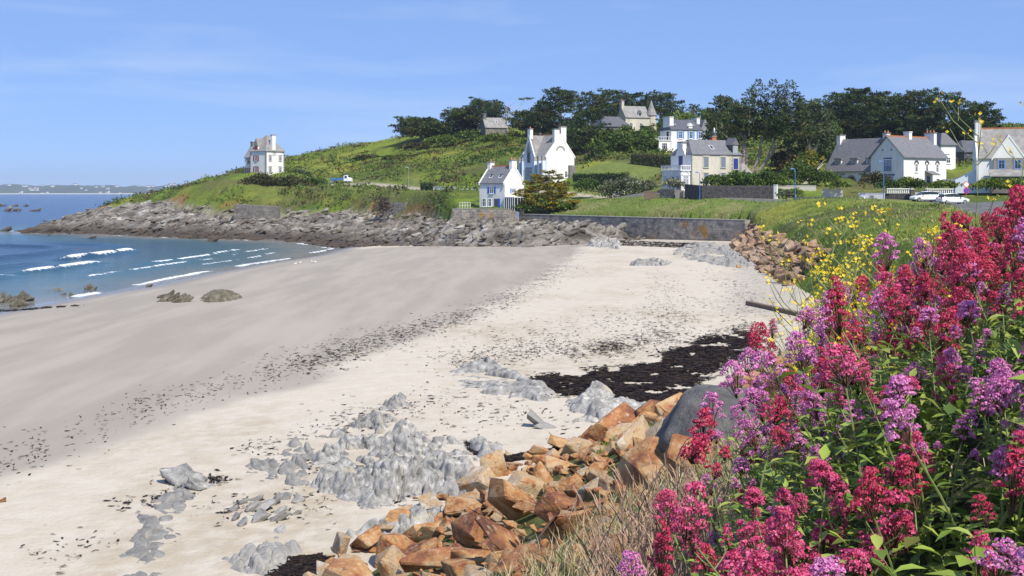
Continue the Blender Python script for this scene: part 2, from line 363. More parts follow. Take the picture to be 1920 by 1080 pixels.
# ---- materials of the ground
def nodes_of(m): return m.node_tree.nodes, m.node_tree.links, m.node_tree.nodes['Principled BSDF']
def sand_material():
    m = bpy.data.materials.new('sand'); m.use_nodes = True; n, l, b = nodes_of(m)
    tcn = n.new('ShaderNodeTexCoord')
    def noise(scale, detail=6, stretch=None, rough=.6):
        t = n.new('ShaderNodeTexNoise'); t.inputs['Scale'].default_value = scale; t.inputs['Detail'].default_value = detail; t.inputs['Roughness'].default_value = rough
        v = tcn.outputs['Object']
        if stretch:
            mm = n.new('ShaderNodeMapping'); mm.inputs['Scale'].default_value = stretch; l.new(v, mm.inputs['Vector']); v = mm.outputs['Vector']
        l.new(v, t.inputs['Vector']); return t.outputs['Fac']
    def ramp(src, a, bb):
        r = n.new('ShaderNodeMapRange'); r.interpolation_type = 'SMOOTHSTEP'; r.inputs[1].default_value = a; r.inputs[2].default_value = bb; l.new(src, r.inputs[0]); return r.outputs[0]
    def mixn(f, a, bb, bt='MIX'):
        x = n.new('ShaderNodeMix'); x.data_type = 'RGBA'; x.blend_type = bt
        for s, v in ((6, a), (7, bb)):
            if isinstance(v, tuple): x.inputs[s].default_value = v+(1,)
            else: l.new(v, x.inputs[s])
        if isinstance(f, float): x.inputs[0].default_value = f
        else: l.new(f, x.inputs[0])
        return x.outputs[2]
    def attr(k):
        a = n.new('ShaderNodeAttribute'); a.attribute_name = k; return a.outputs['Fac']
    dry = mixn(ramp(noise(.16, 5, (1, .55, 1)), .42, .66), (.455, .402, .325), (.365, .308, .228))
    dry = mixn(ramp(noise(1.3, 8), .35, .75), dry, (.485, .436, .362))
    wetc = mixn(ramp(noise(.22, 7, (1.5, .22, 1)), .34, .68), (.270, .238, .198), (.330, .292, .243))
    c = mixn(attr('wet'), dry, wetc)
    c = mixn(attr('soaked'), c, (.185, .170, .15))
    c = mixn(attr('pebble'), c, mixn(ramp(noise(5.0, 3), .35, .65), (.20, .18, .155), (.46, .42, .36)))
    # flecks of weed and shell
    fl = ramp(noise(7.0, 5, (1, .6, 1)), .69, .73); fm = n.new('ShaderNodeMath'); fm.operation = 'MULTIPLY'; l.new(fl, fm.inputs[0]); l.new(attr('fleck'), fm.inputs[1])
    c = mixn(fm.outputs[0], c, (.055, .045, .038))
    l.new(c, b.inputs['Base Color'])
    rg = n.new('ShaderNodeMapRange'); rg.inputs[3].default_value = .95; rg.inputs[4].default_value = .12; l.new(attr('soaked'), rg.inputs[0]); l.new(rg.outputs[0], b.inputs['Roughness'])
    b.inputs['Specular IOR Level'].default_value = .35
    hb = n.new('ShaderNodeMath'); hb.operation = 'ADD'; l.new(noise(1.1, 8), hb.inputs[0])
    h2 = n.new('ShaderNodeMath'); h2.operation = 'MULTIPLY'; l.new(noise(9.0, 5), h2.inputs[0]); h2.inputs[1].default_value = .35; l.new(h2.outputs[0], hb.inputs[1])
    bn = n.new('ShaderNodeBump'); l.new(hb.outputs[0], bn.inputs['Height'])
    st = n.new('ShaderNodeMapRange'); st.inputs[3].default_value = .10; st.inputs[4].default_value = .012; l.new(attr('wet'), st.inputs[0]); l.new(st.outputs[0], bn.inputs['Distance'])
    l.new(bn.outputs['Normal'], b.inputs['Normal'])
    return m
def rock_material(name, stops, scale=.5, streak=(1, 1, 1), bump=.12, bscale=2.0, rough=.85, zramp=None, spots=None):
    """stops: colours over a noise ramp; zramp=(z0,z1,colour) tints what lies low and stays wet at high tide"""
    m = bpy.data.materials.new(name); m.use_nodes = True; n, l, b = nodes_of(m)
    g = n.new('ShaderNodeNewGeometry'); oi = n.new('ShaderNodeObjectInfo')
    mm = n.new('ShaderNodeMapping'); mm.inputs['Scale'].default_value = streak; l.new(g.outputs['Position'], mm.inputs['Vector'])
    t = n.new('ShaderNodeTexNoise'); t.inputs['Scale'].default_value = scale; t.inputs['Detail'].default_value = 9; t.inputs['Roughness'].default_value = .68; l.new(mm.outputs[0], t.inputs['Vector'])
    r = n.new('ShaderNodeValToRGB'); e = r.color_ramp.elements; k = len(stops)
    for i, c in enumerate(stops):
        pos = .30+.40*i/(k-1)
        el = e[i] if i < 2 else e.new(pos)
        el.position = pos; el.color = tuple(c)+(1,)
    l.new(t.outputs['Fac'], r.inputs['Fac']); src = r.outputs['Color']
    def mixn(f, a, c):
        x = n.new('ShaderNodeMix'); x.data_type = 'RGBA'; l.new(f, x.inputs[0]); l.new(a, x.inputs[6]); x.inputs[7].default_value = tuple(c)+(1,); return x.outputs[2]
    if spots:
        t3 = n.new('ShaderNodeTexNoise'); t3.inputs['Scale'].default_value = spots[1]; t3.inputs['Detail'].default_value = 6; l.new(g.outputs['Position'], t3.inputs['Vector'])
        r3 = n.new('ShaderNodeMapRange'); r3.inputs[1].default_value = spots[2]; r3.inputs[2].default_value = spots[2]+.06; l.new(t3.outputs['Fac'], r3.inputs[0])
        src = mixn(r3.outputs[0], src, spots[0])
    if zramp:
        sp = n.new('ShaderNodeSeparateXYZ'); l.new(g.outputs['Position'], sp.inputs[0])
        ad = n.new('ShaderNodeMath'); ad.operation = 'MULTIPLY_ADD'; l.new(t.outputs['Fac'], ad.inputs[0]); ad.inputs[1].default_value = -3.0; l.new(sp.outputs['Z'], ad.inputs[2])
        rr = n.new('ShaderNodeMapRange'); rr.inputs[1].default_value = zramp[1]-1.5; rr.inputs[2].default_value = zramp[0]-1.5; l.new(ad.outputs[0], rr.inputs[0])
        src = mixn(rr.outputs[0], src, zramp[2])
    h = n.new('ShaderNodeHueSaturation'); mr = n.new('ShaderNodeMapRange'); mr.inputs[3].default_value = .82; mr.inputs[4].default_value = 1.18
    l.new(oi.outputs['Random'], mr.inputs[0]); l.new(mr.outputs[0], h.inputs['Value']); l.new(src, h.inputs['Color']); l.new(h.outputs[0], b.inputs['Base Color'])
    b.inputs['Roughness'].default_value = rough; b.inputs['Specular IOR Level'].default_value = .3
    t2 = n.new('ShaderNodeTexNoise'); t2.inputs['Scale'].default_value = bscale; t2.inputs['Detail'].default_value = 8; t2.inputs['Roughness'].default_value = .65; l.new(mm.outputs[0], t2.inputs['Vector'])
    bn = n.new('ShaderNodeBump'); bn.inputs['Distance'].default_value = bump; l.new(t2.outputs['Fac'], bn.inputs['Height']); l.new(bn.outputs[0], b.inputs['Normal'])
    return m
M = {}
M['sand'] = sand_material()
M['shore_rock'] = rock_material('shore_rock', [(.045,.038,.032),(.115,.098,.080),(.25,.23,.20),(.54,.52,.48)], scale=.22, bump=.5, bscale=.9, zramp=(.9, 3.0, (.070,.055,.042)))
M['land'] = mat('ground_cover', (1,1,1), .9, var=.42, scale=.9, bump=.25, bscale=1.6, attr='Col', detail=8, spec=.15)

# ---- masks on the sand
WETL = pix_ground([-400,0,150,300,450,590,640,625,700,880,1000,1075,1090],[1000,890,850,790,745,718,695,682,655,590,530,480,462])[:, :2]
wetpoly = np.concatenate([WETL, [(20,200),(-300,330),(-300,-50),(-40,-40)]])
wsd = poly_dist(GP, WETL); wsd = np.where(inside(GP, wetpoly), wsd, -wsd) + 3.4*(fbm(GP*.30, 81, 5)-.5)
wet = sstep(-1.3, .9, wsd)
dd = FLD['d'] + 3.0*(fbm(GP*[.12, .05], 83, 4)-.5)
soaked = sstep(9.0, 2.0, dd)
peb = np.maximum(inside(GP, [(12,80),(20,92),(25,125),(29,140),(27,142),(22,126),(17.5,106),(13.5,92)])*1.0, inside(GP, [(30,176),(35,188),(12,219),(9,217),(22,196)])*1.0)
pd = np.minimum(poly_dist(GP, [(16.5,80),(22,105),(27,135)]), poly_dist(GP, [(32,181),(14,212)]))
peb = .75*sstep(4.2, 1.2, pd + 3*(fbm(GP*.5, 85, 3)-.5))*np.where(y > 40, 1, 0)
fleck = sstep(.46, .62, fbm(GP*.16, 87, 4))*(1-soaked)
BEACH = sub('beach', fsd, M['sand'], dict(wet=wet, soaked=soaked, pebble=peb, fleck=fleck), FLD['zs']); tag(BEACH, kind='structure')
SHORE = sub('rocky_shore', frk, M['shore_rock'], {}, FLD['zk']); tag(SHORE, kind='structure')
HILL = sub('hillside', fin, M['land'], dict(Col=C), Z); tag(HILL, kind='structure')
# land beyond the finely meshed part, down to where it meets the sea again
def plane_mesh(name, pts, m):
    return mesh_np(name, pts, [np.array([[0, 1, 2, 3]])], m)

# ------------------------------------------------------------------ sea
def sea():
    py = np.concatenate([np.arange(362.6, 400, .8), np.arange(400, 470, .55), np.arange(470, 640, .6), np.arange(640, 1000, 12)])
    Yr = CAMZ*F/(py-360); s = np.arange(-.80, .12, .0030)
    Yg, S = np.meshgrid(Yr, s, indexing='ij'); p = np.stack([(Yg*S).ravel(), Yg.ravel()], 1)
    # far away the sheet simply carries on to the sides
    wsea = ~inside(p, WATER + [(200,1500)] + FARBOX); dw = poly_dist(p, WATER); d = np.where(wsea, dw, -dw)
    along = p[:,1]
    z = 0.10*(fbm(p*[.22, .10], 91, 4)-.5)*sstep(0, 15, d) + .16*(fbm(p*[.09, .04], 92, 3)-.5)*sstep(20, 60, d)
    foam = np.zeros(len(p)); near = (p[:,1] < 290)
    warp = 2.6*(fbm(p*.045, 93, 3)-.5)
    # breaking crests (distance from shore, y range, height, width of the white)
    for d0, ya, yb, h, w in [(35,200,228,.75,1.5),(35,150,190,.35,0.0),(36,232,262,.35,.0),(25.5,168,190,.5,1.3),(24,126,160,.45,1.1),(30,108,138,.5,1.2),
                             (17,188,232,.26,.9),(12.5,158,200,.2,.7),(13,215,240,.18,.55),(7.5,180,222,.12,.5),(48,150,260,.45,.0),(62,120,300,.5,.0),(80,140,330,.5,0.)]:
        u = d-(d0+warp*(.4+d0/40)); e = sstep(ya-4, ya+3, along)*sstep(yb+4, yb-3, along)
        z += h*e*np.exp(-(u/1.5)**2)
        if w > 0:
            brk = sstep(.34, .52, fbm(p*[.45, .16], 95+int(d0), 4))
            foam = np.maximum(foam, e*brk*sstep(w*.8, w*.2, np.abs(u+.3+.5*(fbm(p*.5, 94, 3)-.5))))
    edge = sstep(1.1, .2, np.abs(d-.6+2.4*(fbm(p*[.14, .10], 97, 3)-.5)))*sstep(.50, .62, fbm(p*.12, 98, 3))*.8
    foam = np.maximum(foam, edge*near)
    # white water where the swell meets the rocks
    rk = sstep(4, .5, np.abs(d))*(p[:,1] > 262)*sstep(.58, .68, fbm(p*.25, 99, 4)); foam = np.maximum(foam, rk*.9)
    depth = np.clip(d*.055, 0, 30)
    nR, nC = len(Yr), len(s); idx = np.arange(nR*nC).reshape(nR, nC)
    q = np.stack([idx[:-1,:-1], idx[:-1,1:], idx[1:,1:], idx[1:,:-1]], -1).reshape(-1, 4)
    keep = (d[q].max(1) > -1.5); q = q[keep]; u, inv = np.unique(q, return_inverse=True)
    m = bpy.data.materials.new('sea_water'); m.use_nodes = True; n, l, b = nodes_of(m)
    def attr(k):
        a = n.new('ShaderNodeAttribute'); a.attribute_name = k; return a.outputs['Fac']
    r = n.new('ShaderNodeValToRGB'); e = r.color_ramp.elements
    e[0].position = 0; e[0].color = (.20,.195,.165,1); e[1].position = 1; e[1].color = (.006,.040,.115,1)
    for pos, c in ((.10,(.075,.125,.135)),(.22,(.018,.085,.112)),(.40,(.008,.054,.098)),(.62,(.005,.036,.090))):
        el = e.new(pos); el.color = c+(1,)
    dv = n.new('ShaderNodeMapRange'); dv.inputs[1].default_value = 0; dv.inputs[2].default_value = 4.6; l.new(attr('depth'), dv.inputs[0])
    tcn = n.new('ShaderNodeTexCoord'); t0 = n.new('ShaderNodeTexNoise'); t0.inputs['Scale'].default_value = .035; t0.inputs['Detail'].default_value = 5
    mm = n.new('ShaderNodeMapping'); mm.inputs['Scale'].default_value = (1, .55, 1); l.new(tcn.outputs['Object'], mm.inputs[0]); l.new(mm.outputs[0], t0.inputs['Vector'])
    ad = n.new('ShaderNodeMath'); ad.operation = 'MULTIPLY_ADD'; ad.inputs[1].default_value = .5; l.new(t0.outputs['Fac'], ad.inputs[0])
    sb = n.new('ShaderNodeMath'); sb.operation = 'SUBTRACT'; l.new(dv.outputs[0], sb.inputs[0]); sb.inputs[1].default_value = .25; l.new(sb.outputs[0], ad.inputs[2])
    mn = n.new('ShaderNodeMath'); mn.operation = 'MAXIMUM'; 
    sm = n.new('ShaderNodeMath'); sm.operation = 'MULTIPLY'; l.new(dv.outputs[0], sm.inputs[0]); sm.inputs[1].default_value = .45
    l.new(ad.outputs[0], mn.inputs[0]); l.new(sm.outputs[0], mn.inputs[1]); l.new(mn.outputs[0], r.inputs['Fac'])
    t = n.new('ShaderNodeTexNoise'); t.inputs['Scale'].default_value = 1.5; t.inputs['Detail'].default_value = 8; l.new(tcn.outputs['Object'], t.inputs['Vector'])
    fa = n.new('ShaderNodeMath'); fa.operation = 'MULTIPLY_ADD'; l.new(t.outputs['Fac'], fa.inputs[0]); fa.inputs[1].default_value = 1.7; fa.inputs[2].default_value = -.85
    fs = n.new('ShaderNodeMath'); fs.operation = 'ADD'; l.new(attr('foam'), fs.inputs[0]); l.new(fa.outputs[0], fs.inputs[1])
    fr = n.new('ShaderNodeMapRange'); fr.inputs[1].default_value = .34; fr.inputs[2].default_value = .56; l.new(fs.outputs[0], fr.inputs[0])
    x = n.new('ShaderNodeMix'); x.data_type = 'RGBA'; l.new(fr.outputs[0], x.inputs[0]); l.new(r.outputs[0], x.inputs[6]); x.inputs[7].default_value = (.82,.84,.85,1); l.new(x.outputs[2], b.inputs['Base Color'])
    ro = n.new('ShaderNodeMapRange'); ro.inputs[3].default_value = .16; ro.inputs[4].default_value = .9; l.new(fr.outputs[0], ro.inputs[0]); l.new(ro.outputs[0], b.inputs['Roughness'])
    b.inputs['IOR'].default_value = 1.33
    w1 = n.new('ShaderNodeTexNoise'); w1.inputs['Scale'].default_value = .55; w1.inputs['Detail'].default_value = 7; w1.inputs['Roughness'].default_value = .6
    m2 = n.new('ShaderNodeMapping'); m2.inputs['Scale'].default_value = (1.5, .55, 1); m2.inputs['Rotation'].default_value = (0,0,.2); l.new(tcn.outputs['Object'], m2.inputs[0]); l.new(m2.outputs[0], w1.inputs['Vector'])
    bn = n.new('ShaderNodeBump'); bn.inputs['Distance'].default_value = 1.7; l.new(w1.outputs['Fac'], bn.inputs['Height']); l.new(bn.outputs[0], b.inputs['Normal'])
    o = mesh_np('sea', np.column_stack([p, z])[u], [inv.reshape(-1, 4)], m, cols=dict(foam=foam[u], depth=depth[u]), smooth=True)
    tag(o, kind='structure')
sea()
# ------------------------------------------------------------------ materials of buildings and walls
M['white_wall'] = mat('white_render', (.79,.785,.765), .85, color2=(.66,.645,.61), scale=.9, bump=.006, bscale=20, stretch=(1,1,.25), detail=8)
M['white_paint'] = mat('white_paint', (.80,.80,.80), .55)
M['cream_wall'] = mat('weathered_cream_render', (.60,.56,.46), .9, color2=(.42,.385,.31), scale=.55, bump=.01, bscale=9, stretch=(1,1,.35))
M['slate'] = mat('slate', (.105,.108,.125), .55, color2=(.17,.165,.165), scale=1.6, bump=.03, bscale=6, detail=8)
M['slate_dark'] = mat('dark_slate', (.060,.064,.080), .5, color2=(.095,.095,.105), scale=1.2, bump=.02, bscale=6)
M['slate_lichen'] = mat('lichened_slate', (.15,.148,.148), .8, color2=(.29,.275,.25), scale=1.1, bump=.03, bscale=5, detail=9)
M['ridge_tile'] = mat('terracotta_ridge', (.42,.14,.055), .8, var=.25, scale=3)
M['stone'] = rock_material('granite_masonry', [(.10,.092,.085),(.19,.175,.155),(.29,.265,.235)], scale=1.6, bump=.08, bscale=3.0)
M['stone_trim'] = mat('granite_trim', (.25,.235,.215), .85, var=.25, scale=4)
M['dark_stone'] = rock_material('dark_garden_stone', [(.045,.042,.042),(.085,.078,.076),(.14,.13,.12)], scale=2.2, bump=.06, bscale=5)
M['shade_blue_wall'] = mat('shade_tinted_render', (.60,.66,.74), .85, var=.05, scale=1.5)  # white gothic front's blue shade put into the colour; reused on the lean-to
M['blue_paint'] = mat('blue_paint', (.045,.14,.52), .5)
M['light_blue_paint'] = mat('light_blue_paint', (.13,.30,.66), .55)
M['navy_paint'] = mat('navy_paint', (.02,.035,.22), .5)
M['grey_shutter'] = mat('grey_blue_paint', (.16,.19,.25), .6)
M['red_paint'] = mat('red_paint', (.38,.02,.035), .5)
M['dark_red_door'] = mat('dark_red_door', (.12,.012,.015), .45)
M['brown_wood'] = mat('weathered_wood', (.15,.10,.07), .85, var=.3, scale=6, stretch=(6,6,1))
M['glass'] = mat('window_glass', (.022,.027,.034), .06, spec=.6)
M['curtained_glass'] = mat('curtained_glass', (.33,.34,.36), .15, var=.25, scale=3, stretch=(8,8,.5))
M['metal_post'] = mat('grey_metal', (.30,.33,.36), .45, metallic=.4)
M['blue_metal'] = mat('blue_metal', (.06,.17,.42), .4)
M['orange_pot'] = mat('chimney_pot', (.50,.19,.07), .8)

# ------------------------------------------------------------------ masonry walls: a core and its stones, laid course by course
def stone_wall(name, label, cat, a, b, z0a, z1a, z0b, z1b, thick, m, stone=(.55,.24), n_max=280, kind=None, cap=None, seed=0, side=-1, group=None):
    """wall from plan point a to b; foot z0, top z1 at either end; stones proud of the face on the side the beach sees"""
    rnd = random.Random(seed)
    A = Vector((a[0], a[1], 0)); B = Vector((b[0], b[1], 0)); L = (B-A).length; d = (B-A)/L; nrm = Vector((d.y, -d.x, 0))*(-side)
    # nrm points to the outer (seen) face
    rz = math.atan2(d.y, d.x); root = empty(name, (a[0], a[1], z0a), rz, label, cat, group); root['kind'] = 'thing'
    lo = lambda u: (z0b-z0a)*u/L; hi = lambda u: (z1a-z0a)+(z1b-z1a)*u/L
    s = -1 if side < 0 else 1
    core = MB(); yb = -s*thick
    pts = [(0,0,lo(0)-1.2),(L,0,lo(L)-1.2),(L,yb,lo(L)-1.2),(0,yb,lo(0)-1.2),(0,0,hi(0)),(L,0,hi(L)),(L,yb,hi(L)),(0,yb,hi(0))]
    core.poly(pts, [(0,3,2,1),(4,5,6,7),(0,1,5,4),(1,2,6,5),(2,3,7,6),(3,0,4,7)])
    core.build('core', m, root)
    # stones
    sw, sh = stone; H = max(hi(0), hi(L)); rows = max(1, int(H/sh)); per = max(1, int(L/sw)); 
    stones = []
    for r in range(rows):
        u = -rnd.random()*sw*.5
        while u < L:
            w = sw*rnd.uniform(.55, 1.45); zz0 = r*sh; u0 = max(u, 0); u1 = min(u+w, L)
            if u1-u0 > .12:
                um = (u0+u1)/2; top = hi(um)-.02; bot = lo(um)
                if zz0+sh*.5 < top and zz0+sh > bot: stones.append((u0, u1, zz0, min(zz0+sh, top), rnd.uniform(.015, .075)))
            u += w
    rnd.shuffle(stones)
    def geo(lst):
        mb = MB()
        for u0, u1, a0, a1, pr in lst:
            g = .015; j = [rnd.uniform(-.02, .02) for _ in range(8)]
            f = s*pr; bk = -s*.05
            p = [(u0+g+j[0],f,a0+g+j[1]),(u1-g+j[2],f,a0+g+j[3]),(u1-g+j[4],f,a1-g+j[5]),(u0+g+j[6],f,a1-g+j[7]),(u0,bk,a0),(u1,bk,a0),(u1,bk,a1),(u0,bk,a1)]
            mb.poly(p, [(0,1,2,3),(0,4,5,1),(1,5,6,2),(2,6,7,3),(3,7,4,0)])
        return mb
    for st in stones[:n_max]: geo([st]).build('stone', m, root)
    if len(stones) > n_max: tag(geo(stones[n_max:]).build('stones', m, root), kind='stuff')
    if cap:
        c = MB(); ov = .06
        p = [(-.02,s*ov,hi(0)+.003),(L+.02,s*ov,hi(L)+.003),(L+.02,yb-s*ov,hi(L)+.003),(-.02,yb-s*ov,hi(0)+.003)]
        c.poly(p+[(x_,y_,z_+cap[1]) for x_, y_, z_ in p], [(0,3,2,1),(4,5,6,7),(0,1,5,4),(1,2,6,5),(2,3,7,6),(3,0,4,7)])
        c.build('coping', cap[0], root)
    return root
M['sea_wall'] = rock_material('sea_wall_stone', [(.11,.10,.092),(.22,.197,.172),(.34,.305,.262),(.42,.345,.235)], scale=.9, bump=.08, bscale=3.0, spots=((.36,.21,.07), .28, .60))
stone_wall('sea_wall', 'long grey stone sea wall below the grass bank with rusty stains', 'wall', (1.4,230.2), (35.6,187.2), 3.6, 6.75, 3.4, 6.6, 2.2, M['sea_wall'], (1.0,.36), 160, cap=(M['stone_trim'], .12), seed=1)
stone_wall('terrace_wall', 'grey stone terrace wall in front of the small white house with blue shutters', 'wall', (-11.0,225.7), (-.6,223.4), 4.2, 7.85, 4.2, 7.8, 2.2, M['sea_wall'], (.75,.3), 60, cap=(M['stone_trim'], .10), seed=2)
stone_wall('terrace_wall', 'short return of the stone terrace wall beside the blue beach gate', 'wall', (-.6,223.4), (1.3,230.2), 4.2, 7.8, 3.9, 7.3, 1.8, M['sea_wall'], (.7,.3), 30, seed=3)
stone_wall('stone_bastion', 'square dark stone bastion in the grassy bank by a leaning dead shrub', 'wall', tuple(P(714,0,284)[:2]), tuple(P(760,0,281)[:2]), 4.6, 8.6, 4.7, 8.7, 4.0, M['stone'], (.7,.35), 40, seed=4)
stone_wall('stone_bastion', 'long low stone retaining wall under the red-shuttered house', 'wall', tuple(P(438,0,301)[:2]), tuple(P(520,0,301)[:2]), 4.6, 8.0, 4.6, 7.4, 4.0, M['stone'], (.75,.35), 50, seed=5)
stone_wall('garden_wall', 'tall dark stone garden wall ending in a white post', 'wall', tuple(P(1316,0,211)[:2]), tuple(P(1450,0,207)[:2]), 9.4, 12.1, 9.45, 12.1, .45, M['dark_stone'], (.5,.2), 0, seed=6)
stone_wall('garden_wall', 'dark stone garden wall between the plank gate and the lamp post', 'wall', tuple(P(1284,0,215)[:2]), tuple(P(1316,0,211)[:2]), 9.4, 12.4, 9.4, 12.1, .45, M['dark_stone'], (.5,.2), 0, seed=7)
stone_wall('garden_wall', 'low grey stone garden wall between two wooden gates', 'wall', tuple(P(1237,0,219)[:2]), tuple(P(1265,0,216.5)[:2]), 9.5, 11.6, 9.5, 11.6, .4, M['stone'], (.45,.2), 0, seed=8)
stone_wall('boundary_wall', 'low dark stone wall along the road before the house with dormers', 'wall', tuple(P(1486,0,199)[:2]), tuple(P(1610,0,196)[:2]), 9.4, 10.2, 9.4, 10.2, .4, M['dark_stone'], (.5,.2), 0, seed=9)
stone_wall('boundary_wall', 'dark stone wall under white balusters before the big gabled house', 'wall', tuple(P(1659,0,192)[:2]), tuple(P(1706,0,191)[:2]), 9.4, 10.75, 9.4, 10.8, .4, M['dark_stone'], (.45,.2), 0, seed=10)
stone_wall('boundary_wall', 'dark stone wall with concave top beside the white garden gate', 'wall', tuple(P(1736,0,190)[:2]), tuple(P(1790,0,189)[:2]), 9.4, 10.75, 9.4, 10.7, .4, M['dark_stone'], (.45,.2), 0, seed=11)
def plain_wall(name, label, a, b, z0, h, thick, m, cap=None):
    A = Vector((a[0], a[1], 0)); B = Vector((b[0], b[1], 0)); L = (B-A).length; d = B-A
    root = empty(name, (a[0], a[1], z0), math.atan2(d.y, d.x), label, 'wall'); root['kind'] = 'thing'
    MB().box(0, L, 0, thick, -.8, h).build('wall_face', m, root)
    MB().box(-.03, L+.03, -.04, thick+.04, h+.002, h+.09).build('coping', cap or m, root)
    return root
M['pale_wall'] = mat('pale_concrete', (.55,.51,.46), .9, var=.15, scale=1.5)
a, b = P(812,0,283), P(903,0,272); plain_wall('low_white_wall', 'long low white wall beside the path behind the blue-shuttered house', a, b, 11.15, 1.0, .35, M['white_wall'])
a, b = P(1148,0,252), P(1170,0,250); plain_wall('low_white_wall', 'short white wall stub beside the path under the golden cypress', a, b, 10.1, 1.5, .35, M['white_wall'])
a, b = P(1450.5,0,207), P(1456.5,0,206.7); plain_wall('wall_post', 'white rendered end post of the tall dark garden wall', a, b, 9.45, 2.72, .5, M['white_wall'])
a, b = P(1457,0,218), P(1530,0,216); plain_wall('concrete_wall', 'pale streaked concrete garden wall behind the white post', a, b, 9.8, 2.3, .3, M['pale_wall'])
a, b = P(1541,0,206), P(1580,0,205); plain_wall('concrete_wall', 'pale concrete garden wall left of the arched dark door', a, b, 9.6, 1.9, .3, M['pale_wall'])
a, b = P(1610,0,195), P(1658,0,193); plain_wall('concrete_wall', 'white painted wall with letter boxes by the lamp post', a, b, 9.4, 1.35, .3, M['white_wall'])
# ------------------------------------------------------------------ houses
class House:
    def __init__(s, name, label, px, py, Y, yaw, z=None):
        p = P(px, py, Y); s.root = empty(name, (p.x, p.y, p.z if z is None else z), math.radians(yaw), label, 'house'); s.k = 0
    def part(s, name, mb, m, parent=None): return mb.build(name, m, parent or s.root)
    def gable_block(s, x0, x1, y0, y1, h, rh, wall, roof, axis='x', over=.25, ridge=None, base=-1.5, th=.16, parapet=None):
        """walls with gables and a pitched roof, ridge along the given axis"""
        e = .02
        if axis == 'x':
            ym = (y0+y1)/2; s.part('wall', MB().prism([(y0,base),(y1,base),(y1,h),(ym,rh),(y0,h)], 'x', x0, x1), wall)
            sl = (rh-h)/(ym-y0); oh = over
            r = MB()
            for sg, ya in ((1, y0), (-1, y1)):
                yo = ya-sg*oh; zo = h-sl*oh
                r.prism([(yo, zo+e), (ym, rh+e), (ym, rh+e+th*1.3), (yo, zo+e+th)], 'x', x0-(0 if parapet else oh*.6), x1+(0 if parapet else oh*.6))
            ro = s.part('roof', r, roof)
            if ridge: s.part('ridge', MB().box(x0-.05, x1+.05, ym-.14, ym+.14, rh+.1, rh+th+.16), ridge, ro)
            if parapet:
                for xa in (x0, x1):
                    w = .22; c = MB()
                    for sg, ya in ((1, y0), (-1, y1)):
                        c.prism([(ya-sg*.3, h-sl*.3-.1), (ym, rh-.1), (ym, rh+.34), (ya-sg*.3, h-sl*.3+.32)], 'x', xa-(w if xa == x1 else .06), xa+(w if xa == x0 else .06))
                    s.part('gable_coping', c, parapet, ro)
        else:
            xm = (x0+x1)/2; s.part('wall', MB().prism([(x0,base),(x1,base),(x1,h),(xm,rh),(x0,h)], 'y', y0, y1), wall)
            sl = (rh-h)/(xm-x0); oh = over; r = MB()
            for sg, xa in ((1, x0), (-1, x1)):
                xo = xa-sg*oh; zo = h-sl*oh
                r.prism([(xo, zo+e), (xm, rh+e), (xm, rh+e+th*1.3), (xo, zo+e+th)], 'y', y0-(0 if parapet else oh), y1+(0 if parapet else oh))
            ro = s.part('roof', r, roof)
            if ridge: s.part('ridge', MB().box(xm-.14, xm+.14, y0-.05, y1+.05, rh+.1, rh+th+.16), ridge, ro)
            if parapet:
                for ya in (y0, y1):
                    w = .22; c = MB()
                    for sg, xa in ((1, x0), (-1, x1)):
                        c.prism([(xa-sg*.3, h-sl*.3-.1), (xm, rh-.1), (xm, rh+.34), (xa-sg*.3, h-sl*.3+.32)], 'y', ya-(w if ya == y1 else .06), ya+(w if ya == y0 else .06))
                    s.part('gable_coping', c, parapet, ro)
        return ro
    def hip_block(s, x0, x1, y0, y1, h, rh, wall, roof, rx=None, ry=None, over=.3, base=-1.5, flare=0.0, ridge=None):
        """rx, ry: inset of the ridge from each end"""
        s.part('wall', MB().box(x0, x1, y0, y1, base, h), wall)
        o = over; ix = (x1-x0)/2-.02 if rx is None else rx; iy = (y1-y0)/2-.02 if ry is None else ry
        b = [(x0-o,y0-o,h),(x1+o,y0-o,h),(x1+o,y1+o,h),(x0-o,y1+o,h)]
        t = [(x0+ix,y0+iy,rh),(x1-ix,y0+iy,rh),(x1-ix,y1-iy,rh),(x0+ix,y1-iy,rh)]
        if flare:
            f = .28; mzt = h+(rh-h)*.22
            mid = [tuple(b_[i]*(1-f)+t_[i]*f for i in range(2))+(mzt,) for b_, t_ in zip(b, t)]
            r = MB().poly([(q[0],q[1],h-.12) for q in b]+b+mid+t, [(3,2,1,0)]+[(4*k+i, 4*k+(i+1)%4, 4*k+4+(i+1)%4, 4*k+4+i) for k in range(3) for i in range(4)]+[(12,13,14,15)])
        else:
            r = MB().poly([(q[0],q[1],h-.12) for q in b]+b+t, [(3,2,1,0)]+[(4*k+i, 4*k+(i+1)%4, 4*k+4+(i+1)%4, 4*k+4+i) for k in range(2) for i in range(4)]+[(8,9,10,11)])
        ro = s.part('roof', r, roof)
        if ridge: s.part('ridge', MB().box(x0+ix, x1-ix, (y0+y1)/2-.15, (y0+y1)/2+.15, rh-.05, rh+.12), ridge, ro)
        return ro
    def chimney(s, x, y, z0, z1, wx, wy, m, cap=None, pots=0, parent=None):
        c = s.part('chimney', MB().box(x-wx/2, x+wx/2, y-wy/2, y+wy/2, z0, z1), m, parent)
        s.part('cap', MB().box(x-wx/2-.09, x+wx/2+.09, y-wy/2-.09, y+wy/2+.09, z1+.002, z1+.18), cap or M['stone_trim'], c)
        for k in range(pots):
            u = (k+.5)/pots-.5
            s.part('pot', MB().tube([(x+u*wx*.8, y+u*wy*.8, z1+.18), (x+u*wx*.8, y+u*wy*.8, z1+.62)], [.15, .12], 8), M['orange_pot'], c)
        return c
